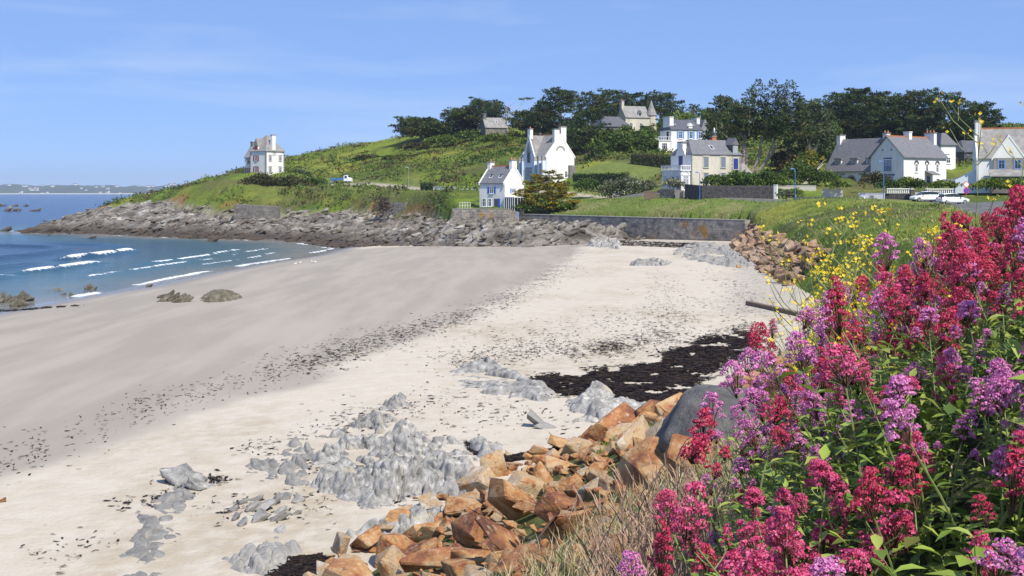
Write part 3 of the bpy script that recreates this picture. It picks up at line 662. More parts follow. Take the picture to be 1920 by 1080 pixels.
    def opening(s, face, pos, u, z, w, h, fr=None, pane=None, shutters=None, name='window', surround=None, bars=1, sill=True, arch=False, rail=None, closed=None):
        """face: 'f' (y=pos, looks -y) 'b' 'l' (x=pos, looks -x) 'r'. u: centre along the wall, z: foot"""
        fr = fr or M['white_paint']; pane = pane or M['glass']
        out = {'f': -1, 'l': -1, 'b': 1, 'r': 1}[face]
        def bx(mb, u0, u1, d0, d1, z0, z1):
            a, b = sorted((pos+out*d0, pos+out*d1))
            return mb.box(u0, u1, a, b, z0, z1) if face in 'fb' else mb.box(a, b, u0, u1, z0, z1)
        root = s.part(name, bx(MB(), u-w/2, u+w/2, -.05, .025, z, z+h), closed or pane)
        t = .075; f = MB()
        if closed is None:
            for (a0, a1, b0, b1) in ((-w/2-.02, -w/2+t, 0, h), (w/2-t, w/2+.02, 0, h), (-w/2+t, w/2-t, h-t, h), (-w/2+t, w/2-t, 0, t)): bx(f, u+a0, u+a1, -.02, .07, z+b0, z+b1)
            for k in range(bars):
                c = -w/2+w*(k+1)/(bars+1); bx(f, u+c-.03, u+c+.03, -.02, .055, z+t, z+h-t)
            bx(f, u-w/2+t, u+w/2-t, -.02, .05, z+h*.62, z+h*.62+.05)
            s.part('frame', f, fr, root)
        else:
            for k in range(4): bx(f, u-w/2, u+w/2, .0, .045, z+h*(k+.3)/4, z+h*(k+.42)/4)
            s.part('shutter_rail', f, closed, root)
        if surround:
            g = MB(); tw = .17
            bx(g, u-w/2-tw, u-w/2-.021, -.02, .06, z-.05, z+h); bx(g, u+w/2+.021, u+w/2+tw, -.02, .06, z-.05, z+h); bx(g, u-w/2-tw-.06, u+w/2+tw+.06, -.02, .08, z+h+.001, z+h+.24)
            s.part('surround', g, surround, root)
        if arch:
            g = MB(); n = 9; R = w/2+.18
            for k in range(n):
                a0 = math.pi*k/n; a1 = math.pi*(k+.86)/n; am = (a0+a1)/2; cx = u+math.cos(am)*R; cz = z+h+math.sin(am)*R*.95-.02
                bx(g, cx-.14, cx+.14, -.02, .10, cz-.12, cz+.12)
            s.part('arch_stones', g, arch, root)
        if sill: s.part('sill', bx(MB(), u-w/2-.12, u+w/2+.12, -.02, .15, z-.12, z-.003), surround or M['white_paint'], root)
        if shutters:
            for sg in (-1, 1):
                sh = MB(); c = u+sg*(w/2+.06+w*.27); hw = w*.26; bx(sh, c-hw, c+hw, -.02, .05, z, z+h)
                for zz in (.12, .5, .84): bx(sh, c-hw+.03, c+hw-.03, .05, .075, z+h*zz, z+h*zz+.08)
                s.part('shutter', sh, shutters, root)
        if rail:
            g = MB()
            for k in range(9): c = -w/2+w*k/8; bx(g, u+c-.015, u+c+.015, .10, .13, z, z+.85)
            bx(g, u-w/2-.1, u+w/2+.1, .09, .14, z+.85, z+.9); s.part('railing', g, rail, root)
        return root
    def door(s, face, pos, u, z, w, h, m, arch=None):
        out = {'f': -1, 'l': -1, 'b': 1, 'r': 1}[face]
        def bx(mb, u0, u1, d0, d1, z0, z1):
            a, b = sorted((pos+out*d0, pos+out*d1)); return mb.box(u0, u1, a, b, z0, z1) if face in 'fb' else mb.box(a, b, u0, u1, z0, z1)
        mb = bx(MB(), u-w/2, u+w/2, -.05, .04, z, z+h)
        if arch:
            n = 8; pts = [(u+math.cos(math.pi*k/n)*w/2, z+h+math.sin(math.pi*k/n)*w/2-.002) for k in range(n+1)]
            a, b = sorted((pos-out*.05, pos+out*.04)); mb.prism(pts, 'y' if face in 'fb' else 'x', a, b)
        d = s.part('door', mb, m)
        if arch:
            g = MB(); n = 11; R = w/2+.2
            for k in range(n):
                am = math.pi*(k+.5)/n; cx = u+math.cos(am)*R; cz = z+h+math.sin(am)*R; bx(g, cx-.17, cx+.17, -.02, .10, cz-.17, cz+.17)
            for sg in (-1, 1):
                for k in range(5): bx(g, u+sg*R-.17, u+sg*R+.17, -.02, .10, z+k*h/5+.02, z+(k+1)*h/5-.02)
            s.part('arch_stones', g, arch, d)
        s.part('handle', bx(MB(), u+w*.33, u+w*.38, .04, .09, z+.95, z+1.1), M['metal_post'], d)
        return d
    def quoins(s, x, y, z0, z1, m, sx, sy):
        """corner stones, alternately long and short; sx, sy: outward signs"""
        g = MB(); z = z0; k = 0
        while z < z1-.2:
            lx, ly = (.45, .25) if k % 2 else (.25, .45)
            xs = sorted((x+sx*.03, x-sx*lx)); ys = sorted((y+sy*.03, y-sy*ly)); g.box(xs[0], xs[1], ys[0], ys[1], z+.015, z+.33); z += .35; k += 1
        s.part('quoins', g, m)
    def skylight(s, x, y, z, w, l, slope, axis, parent):
        """small roof window lying in a roof that falls towards -y (axis 'x' ridge)"""
        c, sn = math.cos(slope), math.sin(slope)
        def q(u, v, hh): return (x+u, y+v*c-hh*sn*1.0, z+v*sn+hh*c)
        for nm, m, a, b, h0, h1 in (('skylight', M['white_paint'], w/2, l/2, .0, .10), ('pane', M['glass'], w/2-.08, l/2-.1, .101, .115)):
            pts = [q(-a,-b,h0),q(a,-b,h0),q(a,b,h0),q(-a,b,h0),q(-a,-b,h1),q(a,-b,h1),q(a,b,h1),q(-a,b,h1)]
            o = s.part(nm, MB().poly(pts, [(0,3,2,1),(4,5,6,7),(0,1,5,4),(1,2,6,5),(2,3,7,6),(3,0,4,7)]), m, parent); parent = o if nm == 'skylight' else parent

def dormer(h, x, y, z, w, hh, depth, roofm, wallm, pane, flat=True, pitch=.9):
    """dormer standing at front y looking -y"""
    d = h.part('dormer', MB().box(x-w/2, x+w/2, y, y+depth, z, z+hh), wallm)
    if flat: h.part('dormer_roof', MB().taper(x-w/2-.18, x+w/2+.18, y-.2, y+depth+.8, z+hh+.002, z+hh+.30, .02, .02), roofm, d)
    else: h.part('dormer_roof', MB().prism([(x-w/2-.15, z+hh+.002),(x+w/2+.15, z+hh+.002),(x, z+hh+pitch)], 'y', y-.15, y+depth+.6), roofm, d)
    h.part('pane', MB().box(x-w/2+.13, x+w/2-.13, y-.03, y+.05, z+.12, z+hh-.1), pane, d)
    return d
W, S, G = M['white_wall'], M['slate'], M['glass']

# 1. tall house with red shutters on the headland
h = House('house', 'tall white house with red shutters and granite quoins alone on the headland', 500, 326, 350, -38)
h.hip_block(-3.2, 3.6, -3.4, 3.4, 6.4, 11.0, W, M['slate_lichen'], rx=3.0, ry=3.2, over=.25)
h.gable_block(-6.8, -3.2, -2.3, 3.0, 4.9, 8.4, W, M['slate_lichen'], 'x')
h.chimney(3.2, -.4, 5.0, 10.9, .8, 1.3, W, M['stone_trim'])
h.chimney(-6.4, .4, 4.5, 9.2, .8, 1.2, M['stone'], M['stone_trim'])
for sx, sy in ((-3.2, -3.4), (3.6, -3.4), (3.6, 3.4)): h.quoins(sx, sy, -.5, 6.3, M['stone_trim'], 1 if sx > 0 else -1, 1 if sy > 0 else -1)
h.opening('f', -3.4, -.6, 3.6, 1.1, 1.5, shutters=M['red_paint'], surround=M['stone_trim']); h.opening('f', -3.4, -.6, .3, 1.1, 1.7, shutters=M['red_paint'], surround=M['stone_trim'])
for u in (-1.8, 1.9):
    h.opening('r', 3.6, u, 3.7, .8, 1.4, surround=M['stone_trim']); h.opening('r', 3.6, u, .3, .8, 1.6, surround=M['stone_trim'])
h.opening('f', -2.3, -5.6, .2, .9, 1.6, shutters=M['red_paint']); h.opening('f', -2.3, -5.0, 3.0, 1.3, 1.2, surround=M['slate_dark'])
d = dormer(h, -.6, -3.35, 6.0, 1.5, 1.9, 1.8, M['slate_lichen'], W, M['red_paint'], flat=False, pitch=2.2)

# 2. small white house with blue shutters above the sea wall
h = House('house', 'small white house with blue shutters standing on the stone terrace', 941, 392, 236, -38)
ro = h.gable_block(-3.1, 3.1, -3.0, 3.0, 5.0, 8.1, W, S, 'x', over=.2, ridge=M['ridge_tile'], parapet=W)
h.chimney(-2.7, 0, 7.4, 9.0, .7, 1.3, W, M['stone_trim'], 1); h.chimney(2.7, 0, 7.4, 9.3, .7, 1.5, W, M['stone_trim'], 2)
h.opening('f', -3.0, -.1, 3.0, .9, 1.25, shutters=M['blue_paint']); h.opening('f', -3.0, -1.9, .5, .9, 1.5); h.opening('f', -3.0, -.5, .5, .8, 1.5)
h.door('f', -3.0, 1.0, -.1, .9, 2.1, M['slate_dark']); h.part('shutter', MB().box(1.5, 2.0, -3.09, -3.03, -.1, 2.05), M['blue_paint'])
h.opening('r', 3.1, -.6, 3.1, .7, .9, shutters=M['light_blue_paint'])
for x_ in (-1.1, 1.2): h.skylight(x_, -1.75, 6.35, .7, 1.1, math.atan2(3.1, 3.0), 'x', ro)
v = MB(); v.box(3.12, 5.6, -3.3, 1.2, 2.25, 2.4)
ver = h.part('veranda', v, M['white_paint'])
for k in range(6): h.part('post', MB().box(3.15+k*.48, 3.23+k*.48, -3.3, -3.22, -.2, 2.25), M['white_paint'], ver)
h.part('pane', MB().box(3.16, 5.6, -3.25, -3.235, .1, 2.2), G, ver); h.part('pane', MB().box(5.54, 5.555, -3.2, 1.1, .1, 2.2), G, ver)
for k in range(5): h.part('post', MB().box(5.52, 5.6, -2.3+k*.85, -2.22+k*.85, -.2, 2.25), M['white_paint'], ver)

# 3. neo-gothic house behind it
h = House('house', 'tall steep-gabled white house with gothic front tinted as blue shade and three chimneys', 1027, 340, 280, -54)
h.gable_block(-4.7, 4.7, -4.0, 4.0, 5.6, 10.4, W, M['slate_lichen'], 'x', over=.2, ridge=M['ridge_tile'], parapet=W)
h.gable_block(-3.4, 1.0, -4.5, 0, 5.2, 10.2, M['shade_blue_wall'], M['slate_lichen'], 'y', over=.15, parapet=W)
h.part('front_face', MB().box(-4.72, 4.69, -4.04, -4.005, -1, 5.5), M['shade_blue_wall'])  # thin slab over the white wall, its shade painted in as blue
h.chimney(-1.2, -4.1, 9.6, 11.8, 1.0, .8, W, M['stone_trim'], 1); h.chimney(4.2, -.9, 8.4, 11.6, .8, 1.4, W, M['stone_trim'], 0); h.chimney(4.3, .9, 8.6, 12.2, .85, 1.5, W, M['stone_trim'], 0)
for x_ in (-4.4, -3.3, 1.2, 2.9, 4.3):
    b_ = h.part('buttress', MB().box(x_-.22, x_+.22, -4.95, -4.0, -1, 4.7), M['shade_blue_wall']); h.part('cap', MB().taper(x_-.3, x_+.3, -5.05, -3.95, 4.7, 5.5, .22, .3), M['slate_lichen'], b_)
h.opening('f', -4.5, -1.2, 4.3, .9, 2.2, M['slate_dark'], G, surround=M['stone_trim']); h.part('gothic_arch', MB().prism([(-1.9,6.75),(-.5,6.75),(-.9,8.0),(-1.2,9.1),(-1.5,8.0)], 'y', -4.60, -4.45), M['stone_trim'])
for u, w in ((-1.2, 2.4), (-4.0, .9), (2.1, 1.0)): h.opening('f', -4.5 if u == -1.2 else -4.04, u, .6, w, 2.5, M['slate_dark'], M['curtained_glass'], bars=3, surround=M['shade_blue_wall'])
g_ = MB()
for k in range(9):
    am = math.pi*(k+.5)/9; g_.box(4.68, 4.78, math.cos(am)*1.1-.16, math.cos(am)*1.1+.16, 6.9+math.sin(am)*.9-.14, 6.9+math.sin(am)*.9+.14)
h.part('relieving_arch', g_, M['stone_trim'])
h.opening('r', 4.7, 1.6, .8, .8, 1.5); h.part('stone_base', MB().box(4.69, 5.2, 2.2, 4.2, -1, 3.6), M['stone'])

# 4. white villa with light blue shutters on the hill
h = House('house', 'white hillside villa with light blue shutters, balcony and hipped slate roof', 1282, 286, 322, 17)
ro = h.hip_block(-5.2, 3.6, -3.6, 3.6, 5.8, 8.6, W, M['slate_dark'], rx=.9, ry=3.3, over=.25)
h.hip_block(3.6, 7.6, -3.0, 4.0, 5.6, 8.7, W, M['slate_dark'], rx=1.9, ry=2.0, over=.25)
h.chimney(-4.6, -.4, 5.7, 9.0, 1.1, 4.2, W, W); h.chimney(3.5, .2, 7.4, 8.9, .9, 3.4, W, W)
for u in (-2.6, .4, 3.0): h.opening('f', -3.6, u, 3.5, .95, 1.9, shutters=M['light_blue_paint'])
for u in (-2.6,): h.opening('f', -3.6, u, .5, .95, 1.8, shutters=M['light_blue_paint'])
h.door('f', -3.6, .6, .0, 1.2, 2.3, M['brown_wood']); h.part('porch_hood', MB().box(-.3, 1.5, -4.6, -3.6, 2.6, 2.8), M['stone_trim'])
h.opening('f', -3.0, 6.0, 3.5, 1.0, 1.7, shutters=M['light_blue_paint'])
dormer(h, .4, -3.3, 5.85, 1.1, .9, 1.2, W, W, W, flat=False, pitch=.9)
h.part('wing', MB().box(-8.6, -5.2, -3.4, 3.4, -1.5, 2.9), W); b_ = h.part('balcony', MB().box(-8.8, -5.1, -3.6, 3.6, 2.9, 3.1), W)
g_ = MB()
for k in range(12): g_.box(-8.75, -8.67, -3.5+k*.62, -3.40+k*.62, 3.1, 3.85)
for k in range(6): g_.box(-8.7+k*.68, -8.6+k*.68, -3.56, -3.48, 3.1, 3.85)
g_.box(-8.8, -8.62, -3.6, 3.6, 3.85, 3.95); g_.box(-8.62, -5.2, -3.6, -3.44, 3.85, 3.95); h.part('balustrade', g_, W, b_)
for u in (-2.0, .4, 2.2): h.opening('l', -8.6, u, .7, 1.3 if u else 1.0, 1.6, bars=2)
h.opening('f', -3.4, -7.0, .7, 1.5, 1.6, bars=2); h.opening('l', -5.2, -1.4, 3.2, 1.2, 2.1, M['slate_dark']); h.part('stair_ramp', MB().prism([(-9.6,-1.6),(-4,-1.6),(-4,.0),(-5,.0)], 'y', -4.9, -3.8), W)
for x_ in (-3.6, 1.6): h.skylight(x_, -2.3, 6.9, .7, 1.0, math.atan2(2.8, 3.3), 'x', ro)

# 5. weathered cream house with the white balconied end
h = House('house', 'weathered cream house with white balconied bay and grey-blue shutters', 1323, 348, 228, 24)
ro = h.hip_block(-5.2, 5.4, -3.7, 3.7, 5.7, 8.5, M['cream_wall'], M['slate'], rx=1.3, ry=3.45, over=.18)
h.part('white_end', MB().box(-5.26, -5.2, -3.72, 3.72, -1, 5.6), W); h.part('stone_end', MB().box(2.9, 5.44, -3.74, -3.7, -1, 5.6), M['stone'])
h.quoins(-5.25, -3.72, -.5, 5.6, M['cream_wall'], -1, -1); h.quoins(2.9, -3.74, -.5, 5.6, M['cream_wall'], -1, -1)
h.part('parapet', MB().prism([(-1.7,5.5),(1.7,5.5),(1.3,6.3),(.9,6.6),(.8,7.9),(-.8,7.9),(-.9,6.6),(-1.3,6.3)], 'x', -5.5, -4.7), W); h.part('parapet_cap', MB().box(-5.6, -4.6, -1.0, 1.0, 7.9, 8.1), M['stone_trim'])
for u in (-2.3, 1.4):
    h.opening('f', -3.7, u, 3.3, .95, 1.9, closed=M['grey_shutter'], surround=M['cream_wall']); h.opening('f', -3.7, u, .2, .95, 2.1, closed=M['grey_shutter'], surround=M['cream_wall'])
h.opening('f', -3.74, 4.1, 3.0, 1.0, 2.0, closed=M['navy_paint'], surround=M['cream_wall'])
h.opening('l', -5.26, .2, 3.2, 1.1, 2.2, closed=M['navy_paint'], surround=M['stone_trim'])
b_ = h.part('bay', MB().box(-7.3, -5.26, -3.2, 3.4, -1.5, 2.65), W); h.part('balcony', MB().box(-7.5, -5.26, -3.4, 3.6, 2.65, 2.85), W)
g_ = MB()
for k in range(15): g_.box(-7.45, -7.35, -3.3+k*.48, -3.18+k*.48, 2.85, 3.55)
for k in range(5): g_.box(-7.3+k*.45, -7.2+k*.45, -3.38, -3.28, 2.85, 3.55)
g_.box(-7.5, -7.3, -3.4, 3.6, 3.55, 3.68); g_.box(-7.3, -5.3, -3.4, -3.2, 3.55, 3.68); h.part('balustrade', g_, W)
for u in (-2.1, .1, 2.3): h.opening('l', -7.3, u, .1, 1.35, 1.8, M['white_paint'], M['curtained_glass'], bars=2, arch=W)
h.opening('f', -3.2, -6.3, .1, 1.2, 1.8, M['white_paint'], M['curtained_glass'], bars=1, arch=W)
dr = dormer(h, 4.2, -3.5, 5.5, 1.3, 2.0, 1.9, M['slate'], M['slate_dark'], M['curtained_glass'], flat=False, pitch=1.3)
h.chimney(1.9, .4, 7.6, 9.1, .9, .9, M['ridge_tile'], M['stone_trim']); h.chimney(2.5, .9, 7.4, 9.9, .55, .55, M['slate_dark'], M['metal_post']); h.skylight(-.2, -2.2, 7.0, .7, 1.2, math.atan2(2.8, 3.45), 'x', ro)
h.part('finial', MB().tube([(2.5,.9,10.0),(2.5,.9,10.5),(2.5,.9,10.9)], [.10,.16,.02], 8), M['white_paint'])
h.gable_block(5.5, 8.6, -2.0, 2.6, 2.4, 4.0, M['stone'], M['slate_lichen'], 'x')

# 6. big white house: dormered wing and gabled block
h = House('house', 'big white house with three dormers, arched red door and gabled wing', 1681, 351, 238, -53)
h.gable_block(-3.75, 3.75, -3.0, 10.8, 5.9, 9.7, W, S, 'y', over=.35, ridge=M['ridge_tile'])
ro = h.gable_block(-15.4, -3.6, -2.0, 6.6, 3.5, 9.6, W, S, 'x', over=.35)
for x_ in (-12.9, -9.0, -5.3): dormer(h, x_, -1.3, 4.05, 1.5, 1.5, 2.2, S, W, M['curtained_glass'])
h.chimney(-15.0, 2.3, 8.0, 10.6, .9, 1.7, W, M['stone_trim']); h.chimney(-3.9, 2.2, 8.6, 10.6, .9, 1.2, W, M['stone_trim'], 2); h.chimney(0, 3.6, 9.3, 10.7, 1.3, .9, W, W); h.chimney(.4, 10.5, 7.5, 10.7, 2.2, .9, W, M['stone_trim'], 3)
h.opening('f', -3.0, .2, 3.1, 1.6, 2.1, M['blue_paint'], M['curtained_glass'], bars=1, rail=M['blue_metal'], surround=W); h.part('lintel', MB().box(-.75, 1.15, -3.12, -3.0, 5.45, 5.65), M['navy_paint'])
h.opening('f', -3.0, .2, .3, 2.4, 1.7, M['blue_paint'], M['curtained_glass'], bars=3); h.part('lintel', MB().box(-1.4, 1.8, -3.14, -3.0, 2.25, 2.5), M['navy_paint'])
for u in (-1.0, 1.0): h.part('vent', MB().box(u-.18, u+.18, -3.05, -2.99, 7.0, 7.35), M['stone_trim'])
for u in (1.0, 4.4, 7.8):
    h.opening('r', 3.75, u, 2.9, .75, 1.6, M['white_paint'], G, arch=M['slate_dark'], sill=True)
h.door('r', 3.75, 4.9, -.1, 1.1, 2.2, M['slate_dark']); h.part('porch_roof', MB().prism([(3.76,3.0),(5.5,2.3),(5.5,2.45),(3.76,3.2)], 'y', 3.7, 6.3), S); h.opening('r', 3.75, 8.0, .6, 1.1, 1.1)
h.door('f', -2.0, -9.1, -.3, 1.3, 1.7, M['dark_red_door'], arch=M['stone_trim'])
for u in (-13.4, -11.6, -6.4): h.opening('f', -2.0, u, .4, 1.5, 1.9, closed=M['white_paint']); h.part('lintel', MB().box(u-.95, u+.95, -2.08, -2.0, 2.45, 2.7), M['stone_trim'])
h.part('porch_wall', MB().box(3.8, 7.6, 9.4, 9.8, -1.5, 1.6), W)

# 7. house with lichened roof at the edge of the flowers
h = House('house', 'stone and white house with lichened slate roof beside the round road signs', 1884, 345, 200, -16)
h.gable_block(-4.6, 9.0, -3.6, 4.2, 4.2, 8.9, M['white_wall'], M['slate_lichen'], 'x', over=.2, ridge=M['ridge_tile'], parapet=W)
h.part('stone_front', MB().box(-2.0, 8.9, -3.64, -3.61, -1.5, 4.1), M['stone'])
h.chimney(-4.1, .2, 7.4, 10.2, .9, 2.2, W, M['stone_trim'])
h.gable_block(-2.1, 2.5, -4.1, 0, 4.2, 7.6, W, M['slate_lichen'], 'y', over=.15, parapet=W); h.part('stone_front', MB().box(-2.05, 2.45, -4.14, -4.11, -1.5, 4.15), M['stone_trim'])
for u in (-.9, 1.5): h.opening('f', -4.14, u, 2.4, .95, 1.4, M['light_blue_paint'], G, bars=1, surround=M['stone_trim'])
h.part('porch', MB().box(-2.6, 2.6, -6.4, -4.15, -1.5, 1.2), M['stone']); h.part('porch_roof', MB().prism([(-6.7,1.1),(-4.1,2.2),(-4.1,2.35),(-6.7,1.25)], 'x', -2.9, 2.9), M['slate_lichen'])
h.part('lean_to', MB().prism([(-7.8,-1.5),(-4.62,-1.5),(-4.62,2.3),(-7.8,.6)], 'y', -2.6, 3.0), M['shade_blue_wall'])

# 8. little manor with a turret among the trees
h = House('house', 'cream manor with a conical turret among dark cypress trees', 1185, 250, 362, 20)
h.gable_block(-3.6, 4.2, -3.2, 3.2, 4.6, 7.8, M['cream_wall'], M['slate_lichen'], 'x'); h.chimney(-3.3, 0, 6.5, 9.4, .8, 1.5, M['cream_wall'], M['stone_trim'], 2)
n = 12; t_ = h.part('turret', MB().tube([(5.2,-2.2,-1.5),(5.2,-2.2,5.2)], 1.5, n), M['cream_wall']); h.part('turret_roof', MB().tube([(5.2,-2.2,5.2),(5.2,-2.2,7.2),(5.2,-2.2,9.8)], [1.75,.95,.03], n), M['slate_lichen'], t_)
for u in (-1.8, 1.4): h.opening('f', -3.2, u, 1.2, 1.0, 1.7)
dormer(h, 1.2, -2.9, 4.5, 1.1, 1.3, 1.6, M['slate'], W, G, flat=False)
h = House('house', 'low annex with dark slate roof beside the turreted manor', 1152, 254, 352, 20)
h.hip_block(-5.6, 3.6, -3.0, 3.0, 2.4, 5.4, M['stone'], M['slate_dark'], rx=2.2, ry=2.9, over=.3); h.opening('f', -3.0, .5, .2, 1.6, 1.7, bars=3)
# 9. stone cottage on the ridge
h = House('house', 'grey stone cottage on the ridge below the dead bleached tree', 927, 253, 372, 18)
h.gable_block(-3.6, 3.2, -2.6, 2.6, 2.2, 5.0, M['stone'], M['slate_lichen'], 'x'); h.chimney(-3.2, 0, 4.2, 6.2, .8, 1.2, M['stone'], M['stone_trim']); h.skylight(.2, -1.3, 3.8, .7, .9, .8, 'x', h.root)
# 10, 11 glimpsed behind
h = House('house', 'dark barn with a black slate roof behind the big gabled house', 1822, 306, 272, 20)
h.hip_block(-4.6, 4.6, -3, 3, 2.4, 5.0, M['slate_dark'], M['slate_dark'], rx=1.6, ry=2.9)
h = House('house', 'narrow white house end peeping out behind the gabled wing', 1766, 318, 262, 12)
h.hip_block(-1.7, 1.7, -2.5, 3.5, 5.2, 7.8, W, M['slate_dark'], rx=1.2, ry=1.8); h.opening('f', -2.5, 0, 1.3, .9, 1.2); h.opening('f', -2.5, -.4, 3.4, 1.2, 1.0, closed=M['white_paint'])
for px, py, Y, lb in ((1597, 256, 330, 'white house scarcely showing between tree trunks behind the dormered roof'), (1720, 258, 335, 'white house gable half hidden by the dark cypress grove')):
    h = House('house', lb, px, py, Y, -30); h.gable_block(-3, 3, -3, 3, 4.5, 7.2, W, S, 'x'); h.opening('f', -3, 0, 1.2, 1.0, 1.4)
# ------------------------------------------------------------------ trees, hedges, scrub
def leaf_quads(Cn, size, rng, up=0.3, out=None, aspect=.5, tri=False):
    """a small rhombic spray of leaves at every centre: (n*4,3) vertices and (n,4) faces"""
    n = len(Cn); a = rng.normal(size=(n, 3)); 
    if out is not None: a = a*.65 + out
    a[:,2] += up; a /= np.linalg.norm(a, axis=1)[:,None]+1e-9
    b = rng.normal(size=(n, 3)); b -= (b*a).sum(1)[:,None]*a; b /= np.linalg.norm(b, axis=1)[:,None]+1e-9
    s = np.broadcast_to(np.asarray(size, float), (n,))[:,None]
    V = np.stack([Cn-a*s*.5, Cn+b*s*aspect*.5+a*s*.05, Cn+a*s*.6, Cn-b*s*aspect*.5+a*s*.05], 1)
    return V.reshape(-1, 3), np.arange(n*4).reshape(-1, 4)
def pad_points(pads, density, rng, shell=.55, under=.35):
    """points through the outer part of ellipsoid pads (cx,cy,cz,rx,ry,rz); fewer underneath"""
    Pp, O, K = [], [], []
    for k, (cx, cy, cz, rx, ry, rz) in enumerate(pads):
        area = 4*math.pi*((((rx*ry)**1.6+(rx*rz)**1.6+(ry*rz)**1.6)/3)**(1/1.6)); n = max(6, int(area*density))
        d = rng.normal(size=(n, 3)); d /= np.linalg.norm(d, axis=1)[:,None]
        keep = (d[:,2] > -.25) | (rng.random(n) < under); d = d[keep]; n = len(d)
        r = (shell+(1-shell)*rng.random(n)**.6)*(1+.16*rng.normal(size=n))
        Pp.append(np.array([cx, cy, cz])+d*np.array([rx, ry, rz])*r[:,None]); O.append(d); K.append(np.full(n, k))
    return np.concatenate(Pp), np.concatenate(O), np.concatenate(K)
def crown_mesh(name, pads, density, leaf, cols, rng, m, parent, up=.3, aspect=.5, jitter=.35, under=.35, shell=.55):
    Pp, O, K = pad_points(pads, density, rng, shell, under); n = len(Pp)
    V, Fq = leaf_quads(Pp, leaf*(.6+.8*rng.random(n)), rng, up, O*.9, aspect)
    cols = np.asarray(cols, float); pc = cols[rng.integers(len(cols), size=len(pads))]*(1+.22*rng.normal(size=(len(pads), 1)))
    c = pc[K]*(1+jitter*(rng.random((n, 1))-.5)*2); c = np.clip(c, .004, .9)
    return mesh_np(name, V, [Fq], m, parent, cols=dict(Col=np.repeat(c, 4, 0)))
M['leaf'] = mat('foliage', (1,1,1), .7, attr='Col', trans=.22, spec=.25)
M['needle'] = mat('cypress_foliage', (1,1,1), .8, attr='Col', trans=.12, spec=.15)
M['bark'] = mat('bark', (.16,.125,.10), .9, color2=(.27,.235,.20), scale=3, bump=.03, bscale=8, stretch=(2,2,.4))
M['dead_wood'] = mat('bleached_wood', (.50,.46,.41), .85, var=.2, scale=4)
CYP = [(.034,.064,.020),(.046,.080,.023),(.026,.048,.018),(.064,.094,.028),(.060,.066,.022)]
CYPB = CYP + [(.080,.084,.026),(.068,.094,.026)]
GRN = [(.062,.112,.020),(.082,.138,.024),(.048,.088,.018),(.105,.150,.030)]
LIME = [(.125,.185,.026),(.095,.15,.024),(.16,.20,.032)]
OLV = [(.075,.085,.028),(.095,.095,.030),(.06,.075,.022),(.10,.08,.035)]
GOLD = [(.20,.165,.018),(.26,.20,.02),(.13,.125,.018),(.17,.15,.02)]
def limb(mb, a, b, r0, r1, rnd, sag=.15, n=5, seg=5):
    a, b = Vector(a), Vector(b); L = (b-a).length; pts = []
    off = Vector((rnd.uniform(-1,1), rnd.uniform(-1,1), rnd.uniform(-.3,.6)))*L*sag
    for i in range(seg+1):
        t = i/seg; pts.append(a.lerp(b, t)+off*math.sin(math.pi*t)*.6)
    mb.tube(pts, [r0+(r1-r0)*i/seg for i in range(seg+1)], n)
    return pts
def ground_at(px, Y):
    X = (px-960)/F*Y; return Vector((X, Y, gz(X, Y)))
def tree_root(px, Y, name, label, group=None, cat='tree', z=None, sink=.3):
    g = ground_at(px, Y); z_ = g.z if z is None else z
    return empty(name, (g.x, g.y, z_-sink), 0, label, cat, group)
